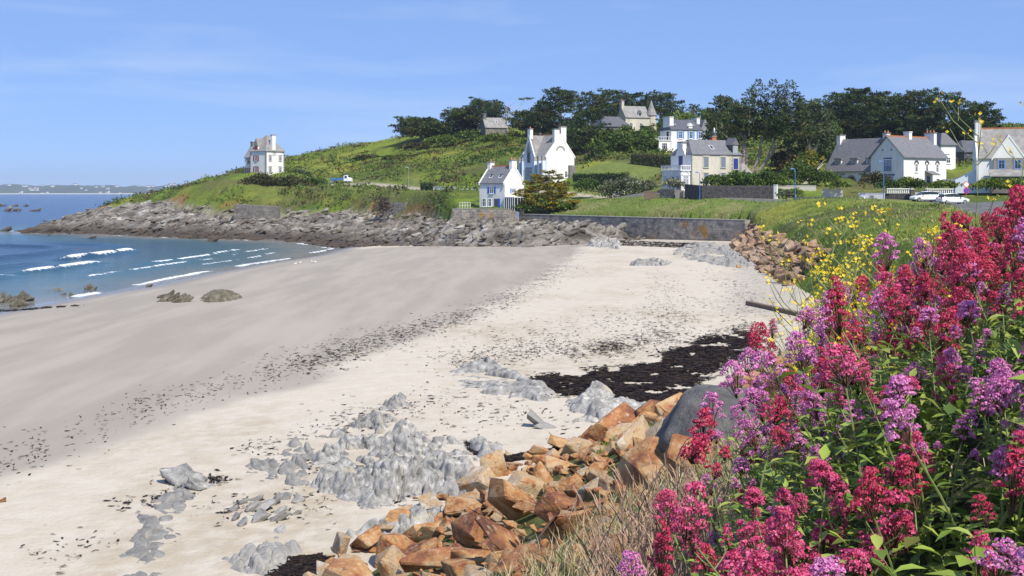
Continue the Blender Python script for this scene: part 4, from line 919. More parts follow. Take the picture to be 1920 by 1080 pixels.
def cypress(px, Y, top_py, wpx, seed, label, group=None, style='flat', base_py=None, cols=CYP, trunks=1, lean=0.0, bare=.3, leafs=.55, dens=5.5, z=None, pads_n=None):
    rnd = random.Random(seed); rng = np.random.default_rng(seed)
    g = ground_at(px, Y); base = g.z if base_py is None else P(px, base_py, Y).z
    root = empty('cypress_tree', (g.x, g.y, base-.3), 0, label, 'tree', group)
    H = P(px, top_py, Y).z-base+.3; Wd = wpx*Y/F
    mb = MB(); pads = []; n = pads_n or int(12+Wd*1.6)
    stems = []
    for k in range(trunks):
        a = 2*math.pi*k/trunks+.5; sp = 0 if trunks == 1 else Wd*.20
        tx, ty = math.cos(a)*sp+lean*H*.3, math.sin(a)*sp*.6
        stems.append(limb(mb, (math.cos(a)*.25*(trunks > 1), math.sin(a)*.2, 0), (tx, ty, H*(.86 if trunks == 1 else rnd.uniform(.66, .9))), .045*H/trunks**.35+.06, .05, rnd, .10, 7, 7))
    for k in range(n):
        f = (k+.5)/n; hz = bare+(1-bare)*f**.85
        st = stems[k % trunks]; att = st[min(len(st)-1, max(1, int(hz*.8*len(st))))]
        if style == 'flat': prof = (.55+.45*math.sin(math.pi*min(1, .25+.62*f)))*(1-.45*f**3)
        elif style == 'spire': prof = 1.0-.78*f
        else: prof = math.sin(math.pi*(.22+.70*f))
        a = k*2.399+rnd.random(); r = Wd*.5*prof*rnd.uniform(.35, .95)
        cx = att.x*.6+math.cos(a)*r+lean*H*.25*f; cy = att.y*.6+math.sin(a)*r*.8; cz = H*hz*.97
        pr = Wd*(.17 if style != 'spire' else .13)*rnd.uniform(.7, 1.3)*(1.15-.45*f)
        if style == 'flat': pads.append((cx, cy, cz, pr*1.25, pr*1.1, pr*.38))
        elif style == 'spire': pads.append((cx, cy, cz, pr, pr, pr*.75))
        else: pads.append((cx, cy, cz, pr*1.1, pr, pr*.62))
        limb(mb, att, (cx, cy, cz-pr*.15), .03+.012*H*(1-f), .03, rnd, .12, 5, 4)
        # ragged tips that point up and out
        for _ in range(3):
            a2 = a+rnd.uniform(-.9, .9); q = pr*rnd.uniform(.9, 1.5)
            pads.append((cx+math.cos(a2)*q, cy+math.sin(a2)*q*.8, cz+pr*rnd.uniform(.05, .45), pr*.45, pr*.4, pr*.20))
    if style == 'spire' or trunks > 2:
        for st in stems:
            for j in range(4): p_ = st[-1]; pads.append((p_.x+rnd.uniform(-.4,.4), p_.y, min(H-.3, p_.z+H*.035*j), Wd*.055*(1.3-.25*j), Wd*.05, H*.035))
    mb.build('trunk', M['bark'], root)
    crown_mesh('crown', pads, dens, leafs, cols, rng, M['needle'], root, up=.12, aspect=.45, under=.5, shell=.25)
    return root
def broadleaf(px, Y, top_py, wpx, seed, label, group=None, cols=GRN, base_py=None, leafs=.5, dens=5.0, trunk_m=None, name='tree', bare=.3, n=None):
    rnd = random.Random(seed); rng = np.random.default_rng(seed)
    g = ground_at(px, Y); base = g.z if base_py is None else P(px, base_py, Y).z
    root = empty(name, (g.x, g.y, base-.3), 0, label, 'tree', group); H = P(px, top_py, Y).z-base+.3; Wd = wpx*Y/F
    mb = MB(); st = limb(mb, (0,0,0), (rnd.uniform(-.1,.1)*Wd, 0, H*.7), .035*H+.05, .05, rnd, .08, 7, 6); pads = []
    n = n or int(9+Wd*1.5)
    for k in range(n):
        f = (k+.5)/n; a = k*2.399+rnd.random(); z_ = H*(bare+(.93-bare)*f); r = Wd*.40*math.sin(math.pi*(.25+.62*f))*rnd.uniform(.3, 1); pr = Wd*.17*rnd.uniform(.75, 1.3)
        c = (math.cos(a)*r, math.sin(a)*r*.85, z_); att = st[min(len(st)-1, max(1, int(f*.8*len(st))))]
        limb(mb, att, c, .02+.008*H, .02, rnd, .1, 5, 3); pads.append((*c, pr, pr, pr*.8))
        for _ in range(2): pads.append((c[0]+rnd.gauss(0, pr*.8), c[1]+rnd.gauss(0, pr*.7), c[2]+rnd.gauss(0, pr*.5), pr*.5, pr*.5, pr*.4))
    mb.build('trunk', trunk_m or M['bark'], root); crown_mesh('crown', pads, dens, leafs, cols, rng, M['leaf'], root, up=.2, aspect=.7, shell=.3)
    return root
def bush(px, py, Y, wpx, hpx, seed, label, group=None, cols=GRN, name='bush', leafs=.38, dens=8, deep=None, z=None, cat='bush', lean=0):
    rnd = random.Random(seed); rng = np.random.default_rng(seed); p = P(px, py, Y); Wd = wpx*Y/F; H = hpx*Y/F; D = deep or min(Wd*.7, 4.0)
    root = empty(name, (p.x, p.y, p.z if z is None else z), 0, label, cat, group); pads = []
    n = max(4, int(Wd/max(H*.55, .5)*3))
    for k in range(n):
        u = (k+.5)/n-.5; e = math.sqrt(max(.08, 1-(2*u)**2*.8)); r = H*.40*rnd.uniform(.8, 1.2)
        pads.append((u*Wd*.86, rnd.uniform(-.3, .3)*D, H*.45*e*rnd.uniform(.75, 1.15), min(r*1.3, Wd*.4), min(D*.5, r*1.3), H*.45*e*rnd.uniform(.85, 1.1)))
        pads.append((u*Wd*.9+rnd.gauss(0, .3), rnd.uniform(-.3, .3)*D, H*.75*e*rnd.uniform(.85, 1.1), r*.5, r*.5, r*.35))
    MB().tube([(0,0,-.3),(0,0,H*.35),(.1*Wd*.3,0,H*.6)], [.06+.02*H, .05, .02], 5).build('stem', M['bark'], root)
    crown_mesh('foliage', pads, dens, leafs, cols, rng, M['leaf'], root, up=.25, aspect=.7, under=.3)
    return root
def hedge(a, b, z0, h, w, seed, label, cols=GRN, leafs=.30, dens=9, z1=None):
    """clipped hedge from plan point a to b"""
    rng = np.random.default_rng(seed); A = Vector((a[0], a[1], z0)); B = Vector((b[0], b[1], z0 if z1 is None else z1)); L = (B-A).length
    root = empty('hedge', A, math.atan2(B.y-A.y, B.x-A.x), label, 'hedge')
    n = int((2*h*L+w*L+2*h*w)*dens*1.3); u = rng.random(n)*L; k = rng.random(n)
    top = k < w/(w+2*h); yy = np.where(top, (rng.random(n)-.5)*w, np.where(rng.random(n) < .5, -w/2, w/2)); zz = np.where(top, h, rng.random(n)*h)
    e = rng.random(n) < .06; u = np.where(e, np.where(rng.random(n) < .5, 0, L), u); yy = np.where(e, (rng.random(n)-.5)*w, yy)
    C_ = np.column_stack([u, yy, zz+(B.z-A.z)*u/L])+rng.normal(size=(n, 3))*.09
    C_[:,2] += .16*(fbm(np.column_stack([u*.8+seed, yy]), seed, 3)-.5)*2*(zz/h)
    V, Fq = leaf_quads(C_, leafs*(.6+.8*rng.random(n)), rng, .3, None, .7); cols = np.asarray(cols); cc = cols[(vnoise(C_*.9, seed)*len(cols)).astype(int) % len(cols)]*(1+.3*(rng.random((n, 1))-.5))
    mesh_np('foliage', V, [Fq], M['leaf'], root, cols=dict(Col=np.repeat(cc, 4, 0)))
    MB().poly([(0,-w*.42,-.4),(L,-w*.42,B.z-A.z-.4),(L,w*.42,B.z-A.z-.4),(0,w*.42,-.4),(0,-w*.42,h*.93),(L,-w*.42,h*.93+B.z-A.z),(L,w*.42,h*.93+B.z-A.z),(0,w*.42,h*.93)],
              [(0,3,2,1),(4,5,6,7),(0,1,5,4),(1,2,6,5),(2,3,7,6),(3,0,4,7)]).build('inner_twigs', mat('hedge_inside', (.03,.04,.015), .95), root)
    return root
RG = 'dark wind-shaped cypresses along the ridge'
for i, (px, Y, tp, w, st, bp, lean) in enumerate([(790,385,222,92,'flat',266,-.15),(868,386,206,85,'flat',256,-.1),(905,380,187,84,'flat',250,0),(985,372,208,70,'flat',254,0),(1012,366,192,56,'flat',256,.1),
        (1110,366,172,70,'flat',250,0),(1150,373,169,76,'flat',246,0),(1195,376,173,70,'flat',242,0),(1240,376,173,74,'flat',244,.15),(825,384,232,60,'flat',258,-.1)]):
    cypress(px, Y, tp, w, 100+i, 'dark flat-topped cypress in the windswept row along the ridge', RG, st, bp, CYPB, lean=lean, bare=.34, dens=4.4)
cypress(1050, 350, 167, 92, 120, 'tall dark cypress with pale bare trunk behind the gothic house', None, 'flat', 262, CYP, bare=.15, dens=6)
cypress(1105, 322, 205, 76, 121, 'dark cypress reaching down to the hedge beside the gothic house', None, 'round', 296, CYP, bare=.08, dens=6)
cypress(1078, 330, 225, 50, 122, 'low dark cypress just behind the chimneys of the gothic house', None, 'round', 285, CYP, bare=.08)
cypress(1302, 362, 194, 44, 123, 'small dark pine poking up behind the hillside villa', None, 'spire', 256, CYP, bare=.1)
def great_cypress():
    """several bare trunks leaning apart, crown of upright plumes over layered boughs"""
    rng = np.random.default_rng(124); rnd = random.Random(124); Y = 246; g = ground_at(1402, Y); k = Y/F; base = P(1402, 334, Y).z
    root = empty('cypress_tree', (g.x, g.y, base-.3), 0, 'huge dark many-trunked cypress with leaning bare trunks beside the cream house', 'tree')
    L = lambda px, py, dy=0.0: Vector(((px-1402)*k, dy, (334-py)*k+.3))
    mb = MB(); pads = []
    for a_, m_, b_, r in (((1388,334),(1396,290),(1404,232),.52),((1402,334),(1424,292),(1436,225),.46),((1410,334),(1440,295),(1466,228),.46),((1395,334),(1402,280),(1388,225),.36),((1412,334),(1446,290),(1488,232),.34)):
        dy = rnd.uniform(-1.5, 1.5); mb.tube([L(*a_), L((a_[0]+m_[0])/2+2, (a_[1]+m_[1])/2, dy*.3), L(*m_, dy*.6), L((b_[0]+m_[0])/2-2, (b_[1]+m_[1])/2, dy), L(*b_, dy*1.5)], [r, r*.85, r*.7, r*.55, r*.3], 8)
    plumes = [(1425,147,30),(1447,150,28),(1478,152,30),(1500,170,24),(1404,168,26),(1380,186,26),(1462,160,26),(1356,204,22),(1340,222,16),(1508,196,18)]
    for tx, ty, w in plumes:
        dy = rnd.uniform(-3, 3); bot = 268-rnd.uniform(0, 14); n = int((bot-ty)/3.6); mb.tube([L(1402+(tx-1402)*.55, bot, dy*.6), L(tx, (bot+ty)/2, dy), L(tx, ty+6, dy)], [.16, .10, .03], 5)
        for i in range(n):
            f = (i+.5)/n; py = ty+(bot-ty)*f; ww = (2.5+w*min(1, f*1.5)**.9)*rnd.uniform(.6, 1.1)
            for sg in (-1, 1):
                off = sg*ww*rnd.uniform(.25, .8); c = L(tx+off, py-abs(off)*.30, dy+rnd.uniform(-1, 1)*ww*k); pr = (1.2+ww*.30)*k*rnd.uniform(.8, 1.2)
                pads.append((c.x, c.y, c.z, pr*1.35, pr*1.1, pr*.55)); pads.append((c.x+sg*pr*1.1, c.y, c.z+pr*.45, pr*.6, pr*.5, pr*.35))
    mb.build('trunk', mat('pale_bark', (.30,.25,.20), .9, color2=(.20,.165,.135), scale=2.5, stretch=(2,2,.4)), root)
    crown_mesh('crown', pads, 6.0, .48, CYPB, rng, M['needle'], root, up=.35, aspect=.4, under=.5, shell=.25)
great_cypress()
cypress(1362, 292, 182, 95, 125, 'broad brown-green cypress behind the cream house roof', None, 'round', 300, CYPB, bare=.2, dens=6)
GV = 'dark cypress grove behind the big gabled house'
for i, (px, Y, tp, w, bp) in enumerate([(1612,322,168,125,268),(1560,327,177,66,266),(1722,312,168,96,274),(1768,302,172,104,288),(1832,292,192,104,294),(1682,322,182,80,266),(1655,330,178,70,262)]):
    cypress(px, Y, tp, w, 140+i, 'dark cypress in the dense grove behind the big gabled house', GV, 'flat' if i % 2 == 0 else 'round', bp, CYPB if i % 2 else CYP, bare=.12, dens=6.5, trunks=2 if i == 0 else 1)
# bleached dead tree
def dead_tree():
    rnd = random.Random(5); p = P(951, 250, 378); root = empty('dead_tree', (p.x, p.y, p.z-.4), 0, 'bleached bare dead tree with one tuft of foliage on the ridge', 'tree')
    mb = MB(); s = limb(mb, (0,0,0), (-.6,0,8.2), .45, .18, rnd, .06, 6, 6)
    tip = limb(mb, s[3], (5.4,0,10.8), .2, .05, rnd, .12, 5, 6)
    for k in range(26):
        a = s[rnd.randint(2, 6)]; mb_t = Vector((rnd.uniform(-1.6, 3.4), rnd.uniform(-1.5, 1.5), rnd.uniform(-2.2, 2.4))); limb(mb, a, a+mb_t, .08, .02, rnd, .2, 4, 4)
    mb.build('trunk', M['dead_wood'], root); rng = np.random.default_rng(9)
    crown_mesh('crown', [(5.6,0,11.0,2.2,1.0,.35),(7.0,0,11.2,1.3,.8,.25),(4.6,0,10.8,1.0,.7,.2)], 7, .5, CYP, rng, M['needle'], root)
dead_tree()
# golden cypress by the sea wall
def golden():
    rng = np.random.default_rng(31); rnd = random.Random(31); p = ground_at(1022, 232.5); root = empty('golden_cypress', (p.x, p.y, p.z-.2), 0, 'golden-green layered cypress overhanging the veranda of the small white house', 'tree')
    mb = MB(); pads = []; H = 8.9; s = limb(mb, (.6,0,0), (.8,0,7.2), .32, .08, rnd, .05, 7, 6)
    for k in range(75):
        f = (k+.5)/75; z_ = 1.0+7.2*f*(.86+.14*rnd.random()); R = 5.5*(1-f**2.2)**.65+.5; a = k*2.399+rnd.random()*.5; r = R*rnd.uniform(.45, 1.0)
        c = (math.cos(a)*r*(1.0 if math.cos(a) > 0 else 1.12)+.2, math.sin(a)*r*.55, z_-r*.10); pr = 1.1*(1.15-.5*f); limb(mb, s[min(6, int(f*6)+1)], c, .07, .02, rnd, .08, 4, 3)
        pads.append((*c, pr*1.35, pr, pr*.24))
        for j in range(2): pads.append((c[0]+math.cos(a)*pr*rnd.uniform(.6, 1.3), c[1]+math.sin(a)*pr*.6, c[2]+rnd.uniform(.0, .35), pr*.65, pr*.5, pr*.14))
    mb.build('trunk', M['bark'], root); crown_mesh('crown', pads, 15, .42, GOLD, rng, M['needle'], root, up=.1, aspect=.4, under=.35, shell=.3)
golden()
broadleaf(1522, 262, 183, 95, 201, 'pale airy green tree with light trunk right of the huge cypress', cols=[(.075,.105,.04),(.10,.125,.05),(.06,.09,.03)], trunk_m=M['dead_wood'], dens=4, bare=.35)
broadleaf(1495, 268, 232, 70, 202, 'dense green tree under the pale airy tree', cols=GRN, bare=.1)
broadleaf(1550, 275, 225, 80, 203, 'green tree behind the bleached leaning trunk', cols=GRN, bare=.1)
GT = 'leafy green trees on the slope between manor and villa'
for i, (px, Y, tp, w) in enumerate([(1135,322,244,62),(1165,318,250,60),(1195,325,246,60),(1215,318,254,50),(1120,305,262,50),(1172,340,236,44),(1216,342,238,46)]): broadleaf(px, Y, tp, w, 210+i, 'leafy green tree on the slope between manor and villa', GT, cols=GRN+LIME[:1], bare=.08)
for i, (px, Y, tp, w) in enumerate([(1285,352,214,70),(1330,348,208,64),(1255,356,222,50)]): broadleaf(px, Y, tp, w, 220+i, 'bright green tree behind the roof of the hillside villa', 'bright green trees behind the villa', cols=LIME+GRN, bare=.1)
broadleaf(1466, 250, 284, 62, 230, 'bronze-olive bushy tree beside the leaning cypress trunks', cols=[(.10,.07,.025),(.085,.075,.025),(.12,.085,.03)], bare=.05)
broadleaf(1516, 243, 282, 56, 231, 'yellow-green bushy conifer next to the dormered house', cols=GOLD[:3]+LIME, bare=.05)
broadleaf(1345, 300, 250, 60, 232, 'small green tree between the villa and the huge cypress', cols=GRN, bare=.05)
# leaning bleached trunk by the dormered house
mb = MB(); r_ = random.Random(3); p = ground_at(1503, 232); root = empty('leaning_trunk', (p.x, p.y, p.z-.2), 0, 'bleached forked trunk leaning towards the dormered house', 'tree')
limb(mb, (0,0,0), (4.2,.5,4.2), .16, .08, r_, .05, 6, 5); limb(mb, (.3,.2,0), (3.9,0,3.3), .14, .06, r_, .05, 6, 5); limb(mb, (2.2,.3,2.1), (4.6,.3,5.2), .07, .04, r_, .05, 5, 3); mb.build('trunk', M['dead_wood'], root)
SILV = [(.13,.155,.075),(.17,.185,.11),(.09,.12,.05),(.20,.21,.14)]
bush(1180, 369, 241, 122, 40, 301, 'big rounded silver-green flowering hedge beside the walkers', cols=SILV, name='flowering_hedge', cat='hedge', deep=3.5)
bush(1262, 352, 222, 34, 20, 302, 'small silvery bush before the balconied bay', cols=SILV)
bush(1100, 359, 252, 42, 26, 303, 'dark clipped evergreen hedge by the short white wall', cols=GRN[:3], cat='hedge')
GB = 'green shrubs above the tall dark garden wall'
for i, (px, py, w, hp) in enumerate([(1345,350,50,26),(1372,352,44,22),(1398,350,56,30),(1432,350,54,34),(1458,349,40,26),(1378,338,36,20)]): bush(px, py, 213+i*.4, w, hp, 310+i, 'green garden shrub above the tall dark stone wall', GB, cols=GRN+LIME[:2])
bush(1500, 345, 222, 66, 46, 320, 'grey-green shrub behind the pale concrete garden wall', cols=OLV+GRN)
bush(1545, 347, 224, 50, 30, 321, 'low green shrub before the dormered wing', cols=GRN)
for i, (px, py, Y, w, hp, c) in enumerate([(1570,352,205,50,14,LIME),(1640,350,212,44,30,OLV),(1668,353,206,50,16,GRN),(1700,352,207,40,22,LIME),(1722,352,206,30,18,GRN),(1770,352,200,60,14,LIME),(1475,372,200,30,18,SILV),(1492,372,202,26,20,LIME),(1862,355,180,90,22,LIME),(1905,354,178,60,22,LIME)]):
    bush(px, py, Y, w, hp, 330+i, 'low garden shrub in front of the houses along the road', 'garden shrubs along the road', cols=c)
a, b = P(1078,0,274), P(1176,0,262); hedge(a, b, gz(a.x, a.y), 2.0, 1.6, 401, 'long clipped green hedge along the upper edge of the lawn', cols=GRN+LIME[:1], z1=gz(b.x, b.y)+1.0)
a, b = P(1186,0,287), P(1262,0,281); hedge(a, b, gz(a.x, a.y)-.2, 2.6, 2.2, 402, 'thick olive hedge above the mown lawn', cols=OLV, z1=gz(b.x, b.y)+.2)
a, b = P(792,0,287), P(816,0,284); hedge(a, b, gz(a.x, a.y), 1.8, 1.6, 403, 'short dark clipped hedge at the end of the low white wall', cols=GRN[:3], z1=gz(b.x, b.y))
bush(936, 369, 262, 18, 12, 340, 'small round green bush on the bank behind the terrace', cols=GRN)
for i, (px, py, w, hp) in enumerate([(985,392,40,14),(1035,392,50,20),(1065,392,30,14)]): bush(px, py, 231, w, hp, 345+i, 'green shrub under the golden cypress on the bank', 'shrubs under the golden cypress', cols=GRN+LIME)
HB = 'rounded bushes on the upper hillside'
for i, (px, py, Y, w, hp) in enumerate([(880,262,372,60,18),(930,268,355,70,20),(1000,246,375,50,14),(1020,252,368,40,16),(830,270,370,70,18),(780,280,362,60,14),(960,290,340,60,14),(905,300,335,50,12),(1060,290,322,50,18),(1100,318,295,50,16),(740,300,362,50,12),(690,300,375,60,12)]):
    bush(px, py, Y, w, hp, 360+i, 'rounded green bush on the scrubby upper hillside', HB, cols=[GRN, LIME, OLV][i % 3], leafs=.5, dens=5)
for i, (px, py, Y, w, hp, c) in enumerate([(490,350,333,70,26,OLV),(545,352,334,70,24,OLV),(590,350,338,50,20,GRN),(560,336,352,50,20,SILV),(640,345,348,40,14,GRN)]):
    bush(px, py, Y, w, hp, 380+i, 'windswept scrub bush below the red-shuttered house', 'windswept bushes below the red-shuttered house', cols=c, leafs=.5, dens=6)
bush(718, 408, 279, 26, 42, 395, 'brown leafless shrub leaning beside the square stone bastion', cols=[(.10,.075,.055),(.14,.11,.08)], leafs=.5, dens=5, name='dead_shrub')

# ---- scrub, rough grass and gorse over the slopes (nobody could count it)
def scatter(name, npts, region, make, seed):
    rng = np.random.default_rng(seed); s = rng.uniform(-.5, .5, npts*6); Yv = rng.uniform(*region, npts*6)
    p = np.column_stack([s*Yv, Yv]); return p, rng
def scrub_stuff():
    rng = np.random.default_rng(77); n = 26000; Yv = rng.uniform(225, 440, n); p = np.column_stack([rng.uniform(-.46, .48, n)*Yv, Yv]); f = fields(p)
    ok = (f['t'] > .35) & (poly_dist(p, ROAD) > 4.0) & ~inside(p, LAWN) & ~inside(p, GRASSY) & ~((p[:,0] > -12) & (p[:,1] < 262)); ok &= vnoise(p*.12, 5) > .36
    p = p[ok]; z = f['z'][ok]
    h = fields(p); m_ = len(p); k = 9; r = .5+.9*rng.random(m_)
    c0 = np.column_stack([p, z+.15]); off = rng.normal(size=(m_, k, 3))*np.array([.8, .8, .28])*r[:,None,None]; C_ = (c0[:,None]+off).reshape(-1, 3)
    # follow the bumps of the meshed ground
    C_[:,2] += np.repeat(1.1*(1.7*(fbm(p*.16, 41, 4)-.42)+.9*(1-np.abs(2*fbm(p*.33, 51, 3)-1)-.5)), k)
    V, Fq = leaf_quads(C_, .55*(.5+rng.random(len(C_))), rng, .55, None, .6)
    pal = np.array(GRN+OLV+LIME+[(.09,.065,.03),(.045,.07,.02)]); idx_ = (fbm(p*.06, 78, 3)*1.6*len(pal)).astype(int) % len(pal)
    cc = np.repeat(pal[idx_]*(1+.4*(rng.random((m_, 1))-.5)), k, 0)*(1+.4*(rng.random((m_*k, 1))-.5))
    tag(mesh_np('hillside_scrub', V, [Fq], M['leaf'], cols=dict(Col=np.repeat(cc, 4, 0))), 'low scrub and gorse covering the hillside', 'scrub', kind='stuff')
scrub_stuff()
def bank_grass():
    rng = np.random.default_rng(78); n = 130000; Yv = np.exp(rng.uniform(math.log(28), math.log(330), n)); p = np.column_stack([rng.uniform(-.40, .46, n)*Yv, Yv]); f = fields(p)
    ok = (f['t'] > .25) & (f['t'] <= 1) & (f['dtop'] < np.where(f['in_top'], 16, 9)) & (poly_dist(p, ROAD) > 2.6) & ~((p[:,0] > -10) & (p[:,0] < 2) & (p[:,1] < 240)); p = p[ok]; z = f['z'][ok]; m_ = len(p)
    C_ = np.column_stack([p, z+.12]); V, Fq = leaf_quads(C_, (.18+.0018*p[:,1])*(.4+.9*rng.random(m_)), rng, 1.6, None, .22)
    pal = np.array([(.16,.24,.04),(.125,.205,.034),(.20,.25,.055),(.27,.26,.11),(.10,.165,.03)]); cc = pal[np.clip((fbm(p*.22, 79, 3)*1.35*len(pal)-.8).astype(int), 0, len(pal)-1)]*(1+.4*(rng.random((m_, 1))-.5))
    tag(mesh_np('bank_grass', V, [Fq], M['leaf'], cols=dict(Col=np.repeat(cc, 4, 0))), 'long rough grass on the bank above the beach', 'grass', kind='stuff')
bank_grass()
# ------------------------------------------------------------------ rocks
def hull_rock(seed, n=15, flat=.75):
    """angular quarry block: hull of jittered box points, unit size"""
    rnd = random.Random(seed); bm = bmesh.new()
    for k in range(n):
        s = Vector((rnd.choice((-1, 1))*rnd.uniform(.45, 1), rnd.choice((-1, 1))*rnd.uniform(.4, 1), rnd.choice((-1, 1))*rnd.uniform(.5, 1)))
        if rnd.random() < .45: s[rnd.randint(0, 2)] *= rnd.uniform(0, .5)
        bm.verts.new((s.x*.5, s.y*.5*.85, s.z*.5*flat))
    r = bmesh.ops.convex_hull(bm, input=bm.verts)
    bmesh.ops.delete(bm, geom=[g for g in r['geom_interior'] if isinstance(g, bmesh.types.BMVert)], context='VERTS')
    bmesh.ops.dissolve_limit(bm, angle_limit=.22, verts=bm.verts, edges=bm.edges)
    bmesh.ops.bevel(bm, geom=list(bm.edges), offset=.028, segments=1, affect='EDGES')
    bmesh.ops.recalc_face_normals(bm, faces=bm.faces); me = bpy.data.meshes.new('stone'); bm.to_mesh(me); bm.free(); return me
def quarry_material(name, ramp, bump=.03):
    m = bpy.data.materials.new(name); m.use_nodes = True; n, l, b = nodes_of(m)
    tcn = n.new('ShaderNodeTexCoord'); oi = n.new('ShaderNodeObjectInfo')
    ad = n.new('ShaderNodeVectorMath'); ad.operation = 'ADD'; l.new(tcn.outputs['Object'], ad.inputs[0]); l.new(oi.outputs['Location'], ad.inputs[1])
    t = n.new('ShaderNodeTexNoise'); t.inputs['Scale'].default_value = 2.3; t.inputs['Detail'].default_value = 9; t.inputs['Roughness'].default_value = .66; l.new(ad.outputs[0], t.inputs['Vector'])
    mxn = n.new('ShaderNodeMath'); mxn.operation = 'MULTIPLY_ADD'; mxn.inputs[1].default_value = .62; l.new(oi.outputs['Random'], mxn.inputs[0])
    s2 = n.new('ShaderNodeMath'); s2.operation = 'MULTIPLY_ADD'; l.new(t.outputs['Fac'], s2.inputs[0]); s2.inputs[1].default_value = 2.1; s2.inputs[2].default_value = -.86; l.new(s2.outputs[0], mxn.inputs[2])
    r = n.new('ShaderNodeValToRGB'); e = r.color_ramp.elements; k = len(ramp)
    for i, c in enumerate(ramp):
        el = e[i] if i < 2 else e.new(i/(k-1)); el.position = i/(k-1); el.color = tuple(c)+(1,)
    l.new(mxn.outputs[0], r.inputs['Fac'])
    # pale veins and dark lichen freckles
    v = n.new('ShaderNodeTexNoise'); v.inputs['Scale'].default_value = 9; v.inputs['Detail'].default_value = 5; l.new(ad.outputs[0], v.inputs['Vector'])
    vr = n.new('ShaderNodeMapRange'); vr.inputs[1].default_value = .60; vr.inputs[2].default_value = .70; vr.inputs[4].default_value = .6; l.new(v.outputs['Fac'], vr.inputs[0])
    x = n.new('ShaderNodeMix'); x.data_type = 'RGBA'; l.new(vr.outputs[0], x.inputs[0]); l.new(r.outputs[0], x.inputs[6]); x.inputs[7].default_value = (.50,.41,.30,1)
    vd = n.new('ShaderNodeMapRange'); vd.inputs[1].default_value = .40; vd.inputs[2].default_value = .31; vd.inputs[4].default_value = .55; l.new(v.outputs['Fac'], vd.inputs[0])
    x2 = n.new('ShaderNodeMix'); x2.data_type = 'RGBA'; l.new(vd.outputs[0], x2.inputs[0]); l.new(x.outputs[2], x2.inputs[6]); x2.inputs[7].default_value = (.10,.065,.045,1)
    l.new(x2.outputs[2], b.inputs['Base Color']); b.inputs['Roughness'].default_value = .85; b.inputs['Specular IOR Level'].default_value = .25
    t2 = n.new('ShaderNodeTexNoise'); t2.inputs['Scale'].default_value = 3.2; t2.inputs['Detail'].default_value = 12; t2.inputs['Roughness'].default_value = .7; l.new(ad.outputs[0], t2.inputs['Vector'])
    bn = n.new('ShaderNodeBump'); bn.inputs['Distance'].default_value = bump*3.6; l.new(t2.outputs['Fac'], bn.inputs['Height']); l.new(bn.outputs[0], b.inputs['Normal'])
    return m
M['orange_rock'] = quarry_material('orange_quarry_stone', [(.12,.052,.034),(.25,.10,.05),(.35,.16,.065),(.42,.235,.105),(.45,.325,.19),(.38,.285,.195),(.50,.43,.34)], .035)
M['brown_rock'] = quarry_material('brown_quarry_stone', [(.10,.07,.055),(.19,.115,.075),(.27,.16,.095),(.30,.21,.14),(.36,.25,.16),(.26,.245,.23)], .05)
STONES = [hull_rock(500+i, 11+i % 6, (.6, .75, .9)[i % 3]) for i in range(14)]
for me in STONES: me.materials.append(M['orange_rock'])
STONES_B = [me.copy() for me in STONES]
for me in STONES_B: me.materials.clear(); me.materials.append(M['brown_rock'])
def join_instances(name, items, meshes, m, parent=None, mats=None):
    """items: (mesh index, Matrix) joined into a single mesh"""
    V, Fs = [], []; b = 0
    for k, mtx in items:
        me = meshes[k]; co = np.empty(len(me.vertices)*3, np.float32); me.vertices.foreach_get('co', co); co = co.reshape(-1, 3)
        A = np.array(mtx); V.append(co@A[:3,:3].T+A[:3,3]); Fs += [tuple(b+v for v in p.vertices) for p in me.polygons]; b += len(co)
    me = bpy.data.meshes.new(name); me.from_pydata(np.concatenate(V).tolist(), [], Fs); me.materials.append(m); return add(name, me, parent)
def rot_scale(rnd, s, flatten=1.0, loc=(0,0,0), tilt=.5):
    R = Matrix.Rotation(rnd.uniform(0, 6.28), 4, 'Z') @ Matrix.Rotation(rnd.gauss(0, tilt), 4, 'X') @ Matrix.Rotation(rnd.gauss(0, tilt), 4, 'Y')
    return Matrix.Translation(loc) @ R @ Matrix.Diagonal((s*rnd.uniform(.85, 1.45), s*rnd.uniform(.75, 1.15), s*flatten*rnd.uniform(.5, .95), 1))
def armour(name, label, cand, sizes, meshes, seed, n_parts, n_fill, m, cover=.75, lift=.22, grow=None):
    """stones laid over a bank: cand (n,2) candidate places, largest first; the many small ones between are one part"""
    rnd = random.Random(seed); zz = gzs(cand); root = empty(name, (float(cand[:,0].mean()), float(cand[:,1].mean()), float(zz.min())), 0, label, 'rock pile'); o = Vector(root.location)
    placed = []; items = []
    for (x_, y_), z_ in zip(cand, zz):
        if len(placed) >= n_parts: break
        s = rnd.choice(sizes)*rnd.uniform(.85, 1.15)*(1 if grow is None else (y_/grow)**.55)
        if any((x_-a)**2+(y_-b)**2 < (cover*.5*(s+r))**2 for a, b, r in placed): continue
        placed.append((x_, y_, s)); ob = bpy.data.objects.new('stone', rnd.choice(meshes)); COL.objects.link(ob); ob.parent = root
        ob.matrix_local = rot_scale(rnd, s, 1, (x_-o.x, y_-o.y, z_+s*lift-o.z), .35)
    for k in range(n_fill):
        i = rnd.randrange(len(cand)); s = min(sizes)*rnd.uniform(.3, .8)*(1 if grow is None else (cand[i][1]/grow)**.55); x_, y_ = cand[i]+np.array([rnd.gauss(0, .2), rnd.gauss(0, .2)])
        items.append((rnd.randrange(len(meshes)), rot_scale(rnd, s, 1, (x_-o.x, y_-o.y, zz[i]+s*.2-o.z), .5)))
    if items: tag(join_instances('small_stones', items, meshes, m, root), kind='stuff')
    return root, placed
